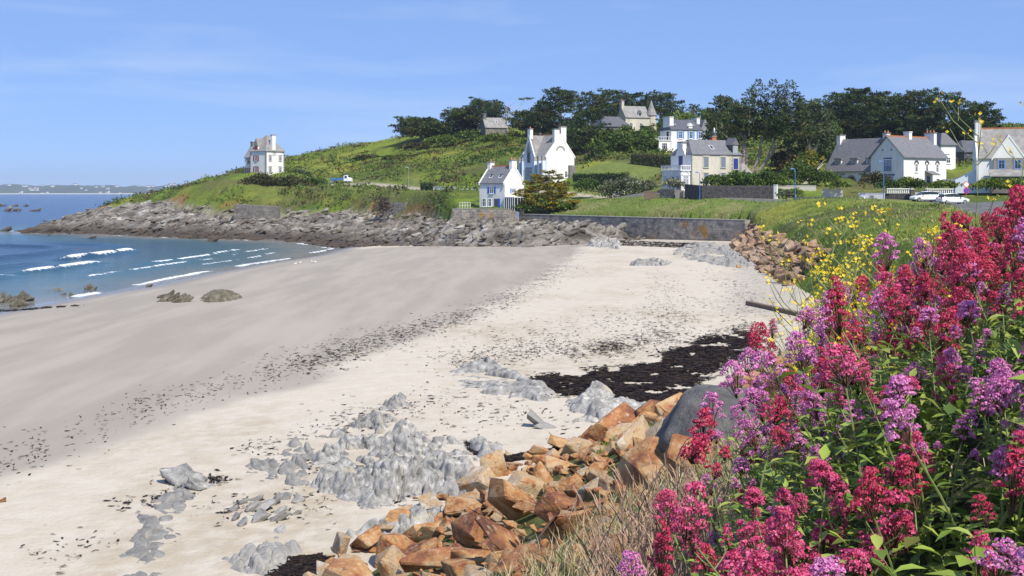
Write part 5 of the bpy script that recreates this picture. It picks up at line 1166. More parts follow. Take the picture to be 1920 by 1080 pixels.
def bank_points(y0, y1, t0, t1, n, seed, xlim=None):
    rng = np.random.default_rng(seed); Yv = rng.uniform(y0, y1, n*6); Xv = rng.uniform(-16, 45, n*6); p = np.column_stack([Xv, Yv]); f = fields(p)
    ok = (f['t'] > t0) & (f['t'] < t1) & f['in_toe'] & ~f['in_top']; 
    if xlim: ok &= (np.abs(p[:,0]/np.maximum(p[:,1], 1)) < xlim)
    q = p[ok]; e = (~f['in_toe']) & (f['dtoe'] < .45) & (f['rock'] < .1) & (np.abs(p[:,0]/np.maximum(p[:,1], 1)) < (xlim or 9)); q2 = p[e]
    return np.concatenate([q, q2[:len(q)//8]])[:n]
cand = bank_points(10, 46, .0, .86, 7000, 3, .46); np.random.default_rng(1).shuffle(cand); _px = 960+cand[:,0]/cand[:,1]*F; cand = cand[~((_px > 1265) & (cand[:,1] > 27)) & (cand[:,1] < 44)]
ARM, placed = armour('rock_armour', 'heap of angular orange quarry stones below the flowering bank', cand, [.34,.44,.58,.82,1.25], STONES, 12, 300, 1650, M['orange_rock'], cover=.72, lift=.20, grow=25.0)
cand = bank_points(100, 186, .0, .66, 7000, 4); np.random.default_rng(2).shuffle(cand)
armour('rock_armour', 'long bank of brown boulders between the sea wall and the flowers', cand, [.9,1.1,1.4,1.7], STONES_B, 13, 300, 950, M['brown_rock'], cover=.72, lift=.3)
def single_stone(px, py, w, hpx, seed, label, m, Y=None, mesh=None):
    q = sand_pts(np.array([[px, py]]))[0]; rnd = random.Random(seed); s = w*q[1]/F; hh = hpx*q[1]/F
    me = hull_rock(seed, 14, 1.0); me.materials.append(m); ob = add('boulder', me); ob.location = (q[0], q[1], q[2]+hh*.36); ob.scale = (s, s*.8, hh); ob.rotation_euler = (rnd.gauss(0, .15), rnd.gauss(0, .15), rnd.uniform(0, 6))
    return tag(ob, label, 'boulder')
def sand_pts(px):
    """photo pixels on the beach -> world points (n,3)"""
    px = np.asarray(px, float); z = np.full(len(px), 2.5)
    for _ in range(7):
        Y = (CAMZ-z)*F/(px[:,1]-360); X = (px[:,0]-960)/F*Y; z = fields(np.column_stack([X, Y]))['zs']
    return np.column_stack([X, Y, z])
single_stone(1172, 838, 78, 66, 901, 'pointed ochre boulder standing up beside the big grey boulder', M['orange_rock'])
single_stone(1112, 832, 50, 40, 902, 'pale and orange block at the sandy edge of the stone heap', M['orange_rock'])
single_stone(640, 1036, 46, 44, 903, 'rounded tan stone lying at the lower end of the stone heap', M['orange_rock'])
single_stone(952, 852, 18, 9, 904, 'single small tan stone on the weed line', M['orange_rock'])
single_stone(1386, 502, 12, 7, 905, 'small orange stone alone on the sand before the boulder bank', M['orange_rock'])
single_stone(8, 940, 22, 8, 906, 'small tan stone alone on the open sand', M['orange_rock'])

# ---- grey bedrock: bunches of tilted, rounded beds
_ico = {}
def ico(sub):
    if sub not in _ico:
        bm = bmesh.new(); bmesh.ops.create_icosphere(bm, subdivisions=sub, radius=1); _ico[sub] = (np.array([v.co[:] for v in bm.verts]), np.array([[v.index for v in f.verts] for f in bm.faces])); bm.free()
    return _ico[sub]
def lump(c, dims, axis, tilt, seed, sub=3, rough=.36, groove=.2, freq=2.0, boxy=.72):
    """rounded bed: ellipsoid roughened by noise, grooved along its own length"""
    V, Fc = ico(sub); 
    n = fbm(V*freq+seed*7.3, seed, 4)-.5; g = ridged(V*[.7, 3.6, 1.0]+seed*3.1, seed+5, 3)-.5
    n2 = ridged(V*[2.2, 5.5, 2.6]+seed*1.7, seed+9, 3)-.5
    W = V*(1+rough*2*n+groove*g*1.6+.16*n2)[:,None]; W = np.sign(W)*np.abs(W)**boxy*np.asarray(dims)*.5
    ct, st = math.cos(tilt), math.sin(tilt); W = np.column_stack([W[:,0]*ct-W[:,2]*st, W[:,1], W[:,0]*st+W[:,2]*ct])
    ca, sa = math.cos(axis), math.sin(axis); W = np.column_stack([W[:,0]*ca-W[:,1]*sa, W[:,0]*sa+W[:,1]*ca, W[:,2]])
    return W+np.asarray(c), Fc
_sh = {}
def shard(k):
    if k not in _sh:
        me = hull_rock(3000+k, 12+k % 5, .9); bm = bmesh.new(); bm.from_mesh(me); bmesh.ops.triangulate(bm, faces=bm.faces); bmesh.ops.subdivide_edges(bm, edges=[e for e in bm.edges if e.calc_length() > .22], cuts=2, use_grid_fill=True); bmesh.ops.triangulate(bm, faces=bm.faces); bm.verts.index_update()
        _sh[k] = (np.array([v.co[:] for v in bm.verts]), np.array([[v.index for v in f_.verts] for f_ in bm.faces])); bm.free(); bpy.data.meshes.remove(me)
    return _sh[k]
def shard_lump(c, dims, axis, tilt, seed):
    V, Fc = shard(seed % 16); W = V*(1+.5*(fbm(V*3.2+seed, seed, 3)-.5)+.35*(ridged(V*[2, 7, 2]+seed, seed+3, 3)-.5))[:,None]*np.asarray(dims)*1.15
    ct, st = math.cos(tilt), math.sin(tilt); W = np.column_stack([W[:,0]*ct-W[:,2]*st, W[:,1], W[:,0]*st+W[:,2]*ct]); ca, sa = math.cos(axis), math.sin(axis)
    return np.column_stack([W[:,0]*ca-W[:,1]*sa, W[:,0]*sa+W[:,1]*ca, W[:,2]])+np.asarray(c), Fc
def outcrop(label, pix, dims, seed, m, axis=0.6, tilt=.5, sub=3, jit=.25, sink=.25, name='rock_outcrop', at=None, groove=.2, rough=.36, worn=False, split=False):
    """pix: photo pixels of the foot of each bed on the sand; dims: (length, width, height) in metres"""
    rnd = random.Random(seed); q = sand_pts(np.asarray(pix)) if at is None else np.asarray(at); o = q.mean(0); Vs, Fs, b = [], [], 0
    for k, p in enumerate(q):
        s = rnd.uniform(1-jit*1.4, 1+jit*1.4); d = [dims[0]*s*rnd.uniform(.8, 1.25), dims[1]*s*rnd.uniform(.8, 1.25), dims[2]*s*rnd.uniform(.65, 1.3)]
        c_ = (p[0]-o[0], p[1]-o[1], p[2]-o[2]+d[2]*(.5-sink)); ax_, ti_ = axis+rnd.gauss(0, .22), tilt+rnd.gauss(0, .2)
        V, Fc = lump(c_, d, ax_, ti_, seed*100+k, sub, rough, groove) if (worn or (k % 3 == 0 and not split)) else shard_lump(c_, d, ax_, ti_, seed*100+k*7)
        if split:
            if k == 0: root = empty(name, o, 0, label, 'rock')
            mesh_np('rock', V, [Fc], m, root); continue
        Vs.append(V); Fs.append(Fc+b); b += len(V)
    if split: return root
    ob = mesh_np(name, np.concatenate(Vs), [np.concatenate(Fs)], m); ob.location = o; return tag(ob, label, 'rock')
M['grey_rock'] = rock_material('pale_grey_schist', [(.085,.081,.075),(.20,.194,.182),(.315,.307,.29),(.50,.485,.455)], scale=3.4, streak=(1,1,.45), bump=.09, bscale=6, spots=((.34,.31,.25), 1.3, .62))
M['flat_rock'] = rock_material('flat_grey_rock', [(.14,.137,.130),(.215,.209,.197),(.31,.30,.28)], scale=2.5, bump=.03, bscale=7)
M['weedy_rock'] = rock_material('weedy_rock', [(.05,.045,.035),(.11,.10,.07),(.20,.185,.155)], scale=2.0, bump=.06, bscale=6)
def worley(p, seed):
    """cellular noise: nearest and second distances, random of the nearest cell, offset from its centre"""
    i = np.floor(p).astype(np.int64); f1 = np.full(len(p), 9.); f2 = np.full(len(p), 9.); rid = np.zeros(len(p)); rid2 = np.zeros(len(p)); off = np.zeros((len(p), 2)); z0 = np.zeros(len(p), np.int64)
    for dx in (-1, 0, 1):
        for dy in (-1, 0, 1):
            cx, cy = i[:,0]+dx, i[:,1]+dy; c = np.column_stack([cx+_hash(cx, cy, z0, seed), cy+_hash(cx, cy, z0, seed+1)]); v = p-c; d = np.sqrt((v*v).sum(1)); h = _hash(cx, cy, z0, seed+2); h2 = _hash(cx, cy, z0, seed+3)
            n = d < f1; f2 = np.where(n, f1, np.minimum(f2, d)); rid = np.where(n, h, rid); rid2 = np.where(n, h2, rid2); off = np.where(n[:,None], v, off); f1 = np.where(n, d, f1)
    return f1, f2, rid, rid2, off
def bedrock(label, pix, A, seed, m, cell=(.95,.42), strike=2.2, res=.05, cover=.5, smooth=False, edge=.9, fine=.22, tilt=.8):
    """jointed bedrock that stands out of the sand in tilted blocks; pix: outline in photo pixels, A: height in metres"""
    w = sand_pts(np.asarray(pix, float)); poly = w[:, :2]; lo, hi = poly.min(0)-.8, poly.max(0)+.8; gx, gy = np.meshgrid(np.arange(lo[0], hi[0], res), np.arange(lo[1], hi[1], res)); p = np.column_stack([gx.ravel(), gy.ravel()])
    e = poly_dist(p, np.concatenate([poly, poly[:1]])); e = np.where(inside(p, poly), e, -e)+1.1*edge*(fbm(p*.9, seed, 4)-.5)*2
    mask = sstep(-.25*edge, .9*edge, e); ca, sa = math.cos(strike), math.sin(strike); q = p@np.array([[ca, -sa], [sa, ca]]); q = q+.35*np.column_stack([fbm(q*1.1, seed+1, 3)-.5, fbm(q*1.1+9, seed+2, 3)-.5])
    f1, f2, r1, r2, off = worley(q/np.asarray(cell), seed); g1, g2, s1, s2, o2 = worley(q/(np.asarray(cell)*.36)+5, seed+20)
    h = .2+.9*r1+0.9*tilt*(off[:,0]*(.35+.5*r2)-off[:,1]*.55) - .85*np.exp(-(f2-f1)/.05)
    h = h+fine*(.9*s1+.8*(o2[:,0]*.6-o2[:,1]*.5)-.9*np.exp(-(g2-g1)/.07)) + .30*(ridged(q*[1.2,5.5], seed+7, 4)-.5)
    big = fbm(p*.45, seed+9, 3); z = A*(h*.62+1.5*(big-.5)-(1-cover)*.75)*mask-.10*(1-mask)
    zs_ = fields(p)['zs']; nx = len(gx[0]); ny = len(gx); idx_ = np.arange(nx*ny).reshape(ny, nx); qd = np.stack([idx_[:-1,:-1], idx_[:-1,1:], idx_[1:,1:], idx_[1:,:-1]], -1).reshape(-1, 4); qd = qd[z[qd].max(1) > -.03]
    if len(qd) == 0: return
    u, inv = np.unique(qd, return_inverse=True); V = np.column_stack([p, zs_+z])[u]; o = V.mean(0); ob = mesh_np('rock_outcrop', V-o, [inv.reshape(-1, 4)], m, smooth=smooth); ob.location = o; return tag(ob, label, 'rock')
def pix_in(poly, n, seed, step=None):
    rng = np.random.default_rng(seed); poly = np.asarray(poly, float); lo, hi = poly.min(0), poly.max(0); out = []
    while len(out) < n:
        p = lo+(hi-lo)*rng.random((200, 2)); p = p[inside(p, poly)]
        for q in p:
            if step is None or all((q[0]-a[0])**2+((q[1]-a[1])*1.6)**2 > step**2 for a in out): out.append(q)
            if len(out) >= n: break
        if step: step *= .97
    return np.array(out[:n])
bedrock('big cluster of upright pale grey rock beds in the sand beside the orange stones', [(585,860),(640,825),(700,835),(770,805),(850,830),(910,870),(940,905),(925,935),(800,940),(700,955),(640,950),(580,905)], .72, 21, M['grey_rock'], cover=.80, res=.04)
bedrock('low ragged grey rocks fringing the big upright cluster', [(470,880),(545,830),(610,840),(600,910),(560,930),(490,910)], .55, 22, M['flat_rock'], cover=.56, res=.04)
bedrock('string of pale grey humps running up the sand behind the cluster', [(585,820),(640,795),(690,780),(700,765),(750,740),(775,752),(765,775),(735,800),(740,815),(640,828)], .80, 23, M['grey_rock'], cover=.52, res=.04, edge=.6)
bedrock('small grey bed between the cluster and the dark weed line', [(880,832),(945,822),(960,850),(900,865)], .7, 24, M['grey_rock'], cover=.5, edge=.5, res=.04)
bedrock('long smooth pale rock slab striped with white beside the dark seaweed', [(840,705),(890,684),(950,690),(1000,715),(1045,750),(1010,760),(930,742),(880,725)], .55, 25, M['grey_rock'], cell=(2.6,.6), strike=2.6, cover=.98, fine=.10, tilt=.5, smooth=True)
bedrock('humped pale rock slab between seaweed and the pointed ochre boulder', [(1055,752),(1110,732),(1200,745),(1228,775),(1150,795),(1090,788)], .95, 26, M['grey_rock'], cell=(2.0,.8), strike=2.6, cover=.75, fine=.12, tilt=.5, smooth=True)
outcrop('small flat grey rock alone on the pale sand', [(1010,800),(1022,804)], (.8,.4,.35), 27, M['flat_rock'], axis=2.5, split=True)
bedrock('pale ledge of grey rock running under the orange stones', [(660,1005),(715,960),(800,938),(870,945),(850,990),(740,1008)], .7, 28, M['grey_rock'], cover=.68, res=.035)
bedrock('flat grey bedrock patch flush with the tan sand', [(195,1085),(230,980),(300,925),(335,880),(380,880),(390,930),(340,965),(325,1010),(310,1085)], .24, 29, M['flat_rock'], cover=.62, res=.03, cell=(.6,.4), tilt=.3, edge=.6)
bedrock('scattered little grey rocks by the dark weed at the foot of the stones', [(430,1060),(470,990),(570,975),(575,1030),(520,1085),(440,1085)], .40, 30, M['flat_rock'], cover=.46, res=.03, cell=(.45,.3), edge=.6)
outcrop('sprinkle of small flat grey stones on the tan sand hollow', pix_in([(420,960),(480,930),(560,940),(560,975),(450,985)], 14, 11, 22), (.4,.3,.16), 31, M['flat_rock'], split=True)
outcrop('grey rock hump in the sand near dry weed', [(352,893),(362,905),(370,915),(345,905)], (.9,.6,.45), 32, M['grey_rock'], axis=2.4, split=True)
outcrop('low dark rocks alone on the wet sand, the ragged pair', pix_in([(300,566),(310,556),(355,562),(352,568)], 14, 12, 7), (1.1,.4,.5), 33, M['weedy_rock'], split=True)
bedrock('dark ridged rock alone on the wet sand, the longer hump', [(376,567),(392,552),(446,549),(450,562),(400,569)], .62, 34, M['weedy_rock'], cover=1.0, cell=(1.4,.6), strike=.3, res=.09)
outcrop('weedy green-brown rock lying in the shallows at the water edge', pix_in([(-30,572),(0,562),(50,562),(55,572),(20,577)], 14, 14, 9), (1.4,.6,.8), 35, M['weedy_rock'], split=True)
bedrock('dark flat reef awash in the shallows', [(30,549),(70,540),(105,540),(122,550),(70,553)], .9, 36, M['weedy_rock'], cover=.55, cell=(1.4,.6), strike=.3, res=.09)
outcrop('pair of small rocks in the film of water', [(168,546),(176,546)], (.9,.6,.7), 37, M['weedy_rock'], split=True)
outcrop('two little stones at the very edge of the water', [(118,555),(133,555),(280,538)], (.6,.5,.5), 38, M['weedy_rock'], split=True)
bedrock('low yellowish rock in the middle of the upper beach', [(1180,498),(1205,485),(1255,493),(1245,500)], .8, 39, M['grey_rock'], cover=.55, cell=(1.6,.7), strike=2.7, res=.09)
bedrock('grey rocks at the foot of the brown boulder bank', [(1250,474),(1310,455),(1370,465),(1450,500),(1400,506),(1300,490)], .9, 40, M['flat_rock'], cover=.42, cell=(1.6,.8), strike=2.7, res=.1)
bedrock('rock hump with white top near the seaweed under the sea wall', [(1095,462),(1130,450),(1165,456),(1160,467)], 1.3, 41, M['grey_rock'], cover=.6, cell=(1.8,.8), strike=2.7, res=.1)
# the big grey boulder with orange lichen
q = pix_ground([1322], [856])[0]; k_ = q[1]/F
bm = bmesh.new(); rr = random.Random(6)
for px, py, dy in [(1224,846,0),(1232,812,-.5),(1262,770,-.3),(1290,746,.1),(1335,741,-.35),(1350,738,.9),(1400,736,.2),(1424,734,.8),(1440,790,-.2),(1440,850,.3),(1300,860,-1.3),(1390,862,-1.25),(1260,850,-.9),(1345,790,-1.1),(1405,775,-.8),(1300,800,-1.05),(1240,850,.9),(1420,850,1.3),(1330,780,1.5)]:
    bm.verts.new(((px-1322)*k_, dy, (856-py)*k_))
bmesh.ops.convex_hull(bm, input=bm.verts); bmesh.ops.triangulate(bm, faces=bm.faces)
for _ in range(4): bmesh.ops.subdivide_edges(bm, edges=[e for e in bm.edges if e.calc_length() > .10], cuts=1, use_grid_fill=True); bmesh.ops.triangulate(bm, faces=bm.faces)
bmesh.ops.smooth_vert(bm, verts=bm.verts, factor=.5, use_axis_x=True, use_axis_y=True, use_axis_z=True); bmesh.ops.smooth_vert(bm, verts=bm.verts, factor=.5, use_axis_x=True, use_axis_y=True, use_axis_z=True)
bm.normal_update(); bm.verts.index_update(); V_ = np.array([v.co[:] for v in bm.verts]); N_ = np.array([v.normal[:] for v in bm.verts]); F_ = np.array([[v.index for v in f_.verts] for f_ in bm.faces]); bm.free()
V_ = V_+N_*(.34*(fbm(V_*.9, 3, 3)-.5)+.16*(ridged(V_*[1.2,1.2,.5], 8, 4)-.5)-.22*sstep(.88, .97, ridged(V_*[.55,.55,.22]+3, 12, 2)))[:,None]
M['boulder'] = rock_material('dark_grey_boulder', [(.075,.073,.070),(.125,.122,.117),(.19,.185,.176)], scale=2.2, bump=.16, bscale=3.0, spots=((.42,.25,.04), 2.2, .665))
ob = mesh_np('boulder', V_, [F_], M['boulder']); ob.location = q; tag(ob, 'huge smooth dark grey boulder flecked with orange lichen', 'boulder')
# ---- broken rock of the headland and the shelf below the sea wall: beds and blocks beyond counting
def shore_blocks():
    rng = np.random.default_rng(55); rnd = random.Random(55); n = 24000; Yv = rng.uniform(183, 420, n); p = np.column_stack([rng.uniform(-.47, .14, n)*Yv, Yv]); f = fields(p)
    ok = (f['rock'] > .12) & (f['t'] < .22) & (f['z'] > -.6); p = p[ok]; z = f['z'][ok]; d = f['d'][ok]
    hulls = []
    for k in range(10):
        me = hull_rock(700+k, 9+k % 4, .8); co = np.array([v.co[:] for v in me.vertices]); bm = bmesh.new(); bm.from_mesh(me); bmesh.ops.triangulate(bm, faces=bm.faces); bm.verts.index_update(); hulls.append((np.array([v.co[:] for v in bm.verts]), np.array([[v.index for v in f_.verts] for f_ in bm.faces]))); bm.free(); bpy.data.meshes.remove(me)
    Vs, Fs, b = [], [], 0
    for (x_, y_), z_, d_ in zip(p[:8500], z, d):
        V0, F0 = hulls[rnd.randrange(10)]; s = rnd.choice((.35, .45, .6, .8, 1.0, 1.35))*rnd.uniform(.7, 1.3)
        W = V0*np.array([s*2.0, s*.75, s*rnd.uniform(.55, 1.15)])
        t_ = rnd.gauss(.32, .2); ct, st = math.cos(t_), math.sin(t_); W = np.column_stack([W[:,0]*ct-W[:,2]*st, W[:,1], W[:,0]*st+W[:,2]*ct]); a = .64+rnd.gauss(0, .3); ca, sa = math.cos(a), math.sin(a)
        Vs.append(np.column_stack([W[:,0]*ca-W[:,1]*sa+x_, W[:,0]*sa+W[:,1]*ca+y_, W[:,2]+z_+s*.05])); Fs.append(F0+b); b += len(V0)
    tag(mesh_np('shore_rocks', np.concatenate(Vs), [np.concatenate(Fs)], M['shore_rock']), 'broken brown and grey rock covering the shore below the headland', 'rocks', kind='stuff')
shore_blocks()
def skerry(label, px, py, w, hpx, seed, n=9):
    rnd = random.Random(seed); Y = CAMZ*F/(py-360); at = [((px+rnd.uniform(-.5, .5)*w-960)/F*Y, Y+rnd.uniform(-3, 3), 0.0) for _ in range(n)]; h_ = hpx*Y/F
    outcrop(label, None, (h_*3.6, h_*1.6, h_*1.1), seed, M['shore_rock'], axis=.6, at=at, sub=2, sink=.30, name='skerry')
skerry('long brown jagged reef standing off the headland rocks', 108, 437, 95, 10, 61, 22); skerry('small dark rock in the sea beyond the long reef', 8, 433, 18, 6, 62, 4); skerry('dark low skerry off the tip of the headland', 40, 396, 60, 4, 63, 12)
skerry('farther dark skerry beyond the tip of the headland', 30, 387, 60, 3, 64, 10); skerry('small red-brown rock awash before the headland', 172, 447, 7, 4, 65, 3); skerry('dark rock at the sand end of the headland reef', 398, 453, 14, 6, 66, 4); skerry('tiny dark rock in the bay', 88, 442, 5, 3, 67, 2)
single = None

# ---- seaweed
def seaweed():
    rng = np.random.default_rng(99); pts, sz = [], []
    def poly(pl, n, s): pts.append(pix_in(pl, n, len(pts)+1)); sz.append(np.full(n, s))
    def line(pl, n, sp, s, gaps=.45):
        pl = np.asarray(pl, float); L = np.linalg.norm(np.diff(pl, axis=0), axis=1); k = rng.choice(len(L), n, p=L/L.sum()); u = rng.random(n)[:,None]
        q = pl[k]*(1-u)+pl[k+1]*u; dep = (q[:,1:2]-330)/500; q = q+rng.normal(size=(n, 2))*np.array([sp*1.8, sp*.55])*dep
        # clumping
        keep = vnoise(q/np.array([26, 9])/dep.clip(.25), 7) > gaps; q = q[keep]; pts.append(q); sz.append(np.full(len(q), s))
    BED = [(1000,716),(1060,705),(1120,698),(1180,692),(1235,684),(1248,668),(1290,655),(1330,638),(1395,622),(1412,640),(1372,668),(1330,690),(1300,706),(1286,725),(1272,755),(1225,757),(1180,742),(1100,738),(1045,735)]
    poly(BED, 36000, .34); q = pts[0]; q = q+rng.normal(size=q.shape)*np.array([16, 4.5]); e = vnoise(q/np.array([34, 8]), 3)*.6+vnoise(q/np.array([9, 3]), 4)*.4 > .36; pts[0] = q[e]; sz[0] = sz[0][e]
    poly([(1300,660),(1330,620),(1420,600),(1425,640),(1380,690)], 900, .22); poly([(920,862),(1000,848),(1080,836),(1082,842),(1000,858),(930,872)], 1700, .24); poly([(870,826),(955,858),(940,872),(880,848)], 500, .22)
    poly([(500,1080),(540,1046),(600,1040),(640,1060),(640,1085)], 2600, .16); poly([(1105,450),(1190,452),(1300,456),(1312,466),(1230,463),(1140,460)], 3000, .5); poly([(1200,800),(1260,815),(1225,832),(1195,815)], 700, .2); poly([(1180,765),(1235,770),(1230,785),(1185,780)], 350, .2)
    line([(1085,462),(1065,500),(1000,540),(880,590),(720,635),(600,672),(540,690)], 6000, 26, .23, .5); line([(600,680),(450,722),(330,745),(230,775),(100,830),(0,880)], 1700, 24, .18, .58)
    line([(1245,510),(1250,560),(1275,600),(1200,640),(1080,665)], 3200, 26, .22, .52); line([(1330,500),(1400,560),(1380,620)], 900, 30, .26, .55); line([(900,640),(1050,620),(1200,590),(1320,560)], 2800, 38, .20, .60); line([(830,680),(1000,660),(1200,640),(1290,625)], 3200, 26, .20, .55)
    line([(760,755),(860,735),(960,775),(1080,800)], 500, 30, .22, .58); line([(640,760),(720,800),(800,780),(880,790)], 500, 30, .2, .55); line([(310,905),(350,900),(410,898)], 420, 8, .2, .3); line([(230,950),(300,935),(350,925)], 160, 8, .18, .4); line([(420,960),(520,950),(560,940),(590,965)], 420, 20, .16, .5); line([(60,1040),(110,1050),(180,1000)], 120, 18, .16, .5); line([(470,850),(560,815),(640,790),(760,760)], 500, 14, .18, .5)
    line([(540,870),(640,880),(720,940),(900,905)], 500, 12, .2, .45); line([(-20,583),(30,582),(90,577),(150,573)], 700, 3, .4, .3); line([(1400,690),(1440,660),(1460,600)], 400, 10, .25, .45); line([(450,498),(560,480),(625,467)], 500, 4, .4, .45)
    q = np.concatenate(pts); s = np.concatenate(sz); ok = q[:,1] > 440; q = q[ok]; s = s[ok]
    w = sand_pts(q); s = s*.55*(.35+1.0*rng.random(len(s)))
    w[:,2] += .015+.05*rng.random(len(w))*(s/.3)
    a = rng.random(len(w))*6.283; el = rng.uniform(.15, .7, len(w)); n = len(w); V = []
    for k, (u, v) in enumerate(((-1,-.3),(0,-.5),(1,.15),(.35,.5),(-.6,.45))):
        dx, dy = u*s, v*s*el; V.append(np.column_stack([w[:,0]+dx*np.cos(a)-dy*np.sin(a), w[:,1]+dx*np.sin(a)+dy*np.cos(a), w[:,2]+s*.22*(rng.random(n)-.35)]))
    V = np.stack(V, 1).reshape(-1, 3); b_ = np.arange(n)*5; Fc = np.concatenate([np.stack([b_, b_+1, b_+2], 1), np.stack([b_, b_+2, b_+3], 1), np.stack([b_, b_+3, b_+4], 1)])
    pal = np.array([(.013,.009,.009),(.020,.013,.011),(.008,.006,.007),(.036,.024,.016)]); cc = pal[rng.integers(4, size=n)]
    M['weed'] = mat('seaweed', (1,1,1), .85, attr='Col', spec=.15)
    tag(mesh_np('seaweed', V, [Fc], M['weed'], cols=dict(Col=np.repeat(cc, 5, 0))), 'dark dried seaweed strewn in beds and lines over the sand', 'seaweed', kind='stuff')
seaweed()
# half-buried timber on the upper beach
q = sand_pts([[1403, 572], [1478, 588]]); a_, b_ = Vector(q[0]), Vector(q[1]); d_ = b_-a_
ob = MB().box(0, d_.length*1.6, -.2, .2, -.12, .26).build('timber_beam', M['brown_wood']); ob.location = a_+Vector((0,0,.02)); ob.rotation_euler = (0, 0, math.atan2(d_.y, d_.x)); tag(ob, 'dark timber beam half buried in the pale sand', 'beam')
# ------------------------------------------------------------------ the flowering bank beside the camera
BK = [(0.1,2.0,9.55),(0.18,2.3,9.62),(0.6,2.0,9.65),(1.0,2.2,9.78),(.5,3.2,9.55),(1.2,3.0,9.95),(.86,4.5,9.55),(1.43,3.5,10.22),(1.5,5,9.95),(2.2,4,10.45),(2.4,5.5,10.3),(2.5,7,9.95),(1.7,6.5,9.6),(3.5,8,9.9),(3.2,10,9.5),(3,2.5,10.3),(2,1,9.9),(1,0.5,9.6),(0,0.8,9.45),(4.6,12,9.5),(6,10,10.0)]
BK = [(a, b, c-.10+(.10 if a > 1.2 else 0)) for a, b, c in BK]
_bk = tps_fit([(a, b) for a, b, c in BK], np.array([c for a, b, c in BK]), lam=2.0, scale=3.0)
EDGE = np.array([(-.35,-1),(-0.15,1.0),(0.02,2),(0.32,3.3),(0.75,4.6),(1.35,6.5),(2.1,8.5),(4.0,14.5)])
def bank_z(p):
    p = np.asarray(p, float); e = poly_dist(p, EDGE); ins = inside(p, np.concatenate([EDGE, [(12,14.5),(12,-1)]])); e = np.where(ins, e, -e)
    z = _bk(p); out = np.maximum(0, .18-e); return z-.9*out-.9*out**2, e
n1, n2 = 90, 110
gx, gy = np.meshgrid(np.linspace(-.9, 6.5, n2), np.linspace(.3, 13, n1)); pp = np.column_stack([gx.ravel()+.12*(gy.ravel()-2), gy.ravel()]); zz, ee = bank_z(pp)
zz = zz+.10*(fbm(pp*2.2, 3, 4)-.5); gzz = gzs(pp); idx = np.arange(n1*n2).reshape(n1, n2); qd = np.stack([idx[:-1,:-1], idx[:-1,1:], idx[1:,1:], idx[1:,:-1]], -1).reshape(-1, 4)
qd = qd[(ee[qd].max(1) > -1.6)]; u_, inv_ = np.unique(qd, return_inverse=True)
M['soil'] = mat('mossy_soil', (.050,.042,.022), .95, color2=(.055,.075,.022), scale=6, bump=.03, bscale=30)
tag(mesh_np('flower_bank', np.column_stack([pp, zz])[u_], [inv_.reshape(-1, 4)], M['soil'], smooth=True), kind='structure')
M['petal_red'] = mat('crimson_petals', (1,1,1), .6, attr='Col', trans=.38, spec=.2)
M['stem_green'] = mat('green_stem', (.16,.20,.055), .6, var=.25, scale=8)
M['leaf_fleshy'] = mat('fleshy_leaf', (1,1,1), .45, attr='Col', trans=.28, spec=.4)
M['dry_stem'] = mat('dry_stem', (.34,.22,.155), .85, var=.3, scale=8)
RED = [(.64,.075,.15),(.56,.055,.12),(.74,.13,.22),(.48,.04,.10)]; MAU = [(.72,.28,.54),(.66,.21,.47),(.80,.41,.66),(.58,.15,.40)]; PNK = [(.68,.10,.23),(.60,.07,.18),(.76,.19,.34)]
def head_mesh(seed, pal, w=.085, h=.085, n=760):
    """valerian panicle: tight clusters of tiny five-petalled florets over a dome"""
    rng = np.random.default_rng(seed); k = rng.integers(16, 24); cc = []
    for i in range(k):
        f = (i+.5)/k; a = i*2.399+rng.random(); r = w*.5*math.sqrt(max(0, 1-f))*rng.uniform(.7, 1.05); cc.append((math.cos(a)*r, math.sin(a)*r, h*(f**.85)*rng.uniform(.85, 1.1)))
    cc = np.array(cc); j = rng.integers(k, size=n); d = rng.normal(size=(n, 3)); d[:,2] = np.abs(d[:,2])*.8; d /= np.linalg.norm(d, axis=1)[:,None]
    c = cc[j]+d*w*.15*np.array([1, 1, .7]); s = .0030*(.7+.6*rng.random(n)); nr = d+.35*rng.normal(size=(n, 3)); nr /= np.linalg.norm(nr, axis=1)[:,None]
    t1 = np.cross(nr, rng.normal(size=(n, 3))); t1 /= np.linalg.norm(t1, axis=1)[:,None]; t2 = np.cross(nr, t1); V = [c+nr*.001]
    for q in range(5): a = 2*math.pi*q/5; V.append(c+(t1*math.cos(a)+t2*math.sin(a))*s[:,None]+nr*.0022)
    V = np.stack(V, 1).reshape(-1, 3); b = np.arange(n)*6; Fc = np.concatenate([np.stack([b, b+1+q, b+1+(q+1) % 5], 1) for q in range(5)])
    pal = np.array(pal); col = pal[rng.integers(len(pal), size=n)]*(1+.3*(rng.random((n, 1))-.5)); col = np.repeat(col, 6, 0)
    # little stalks
    mb = MB()
    for q in cc: mb.tube([(0,0,-h*.25),(q[0]*.6,q[1]*.6,q[2]*.35),tuple(q)], [.0016,.0012,.001], 3)
    sv = np.array(mb.V); sf = [f for f in mb.Fc if len(f) == 4]; sc_ = np.tile(np.array([[.16,.10,.06]]), (len(sv), 1))
    o = mesh_np('flower_head', np.concatenate([V, sv]), [Fc, np.array(sf)+len(V)], M['petal_red'], cols=dict(Col=np.concatenate([col, sc_]))); me = o.data; bpy.data.objects.remove(o); return me
HEADS = {c: [head_mesh(40+i+100*k, pal, .070+.012*(i % 3), .060+.020*(i % 4), 760) for i in range(6)] for k, (c, pal) in enumerate((('red', RED), ('mauve', MAU), ('pink', PNK)))}
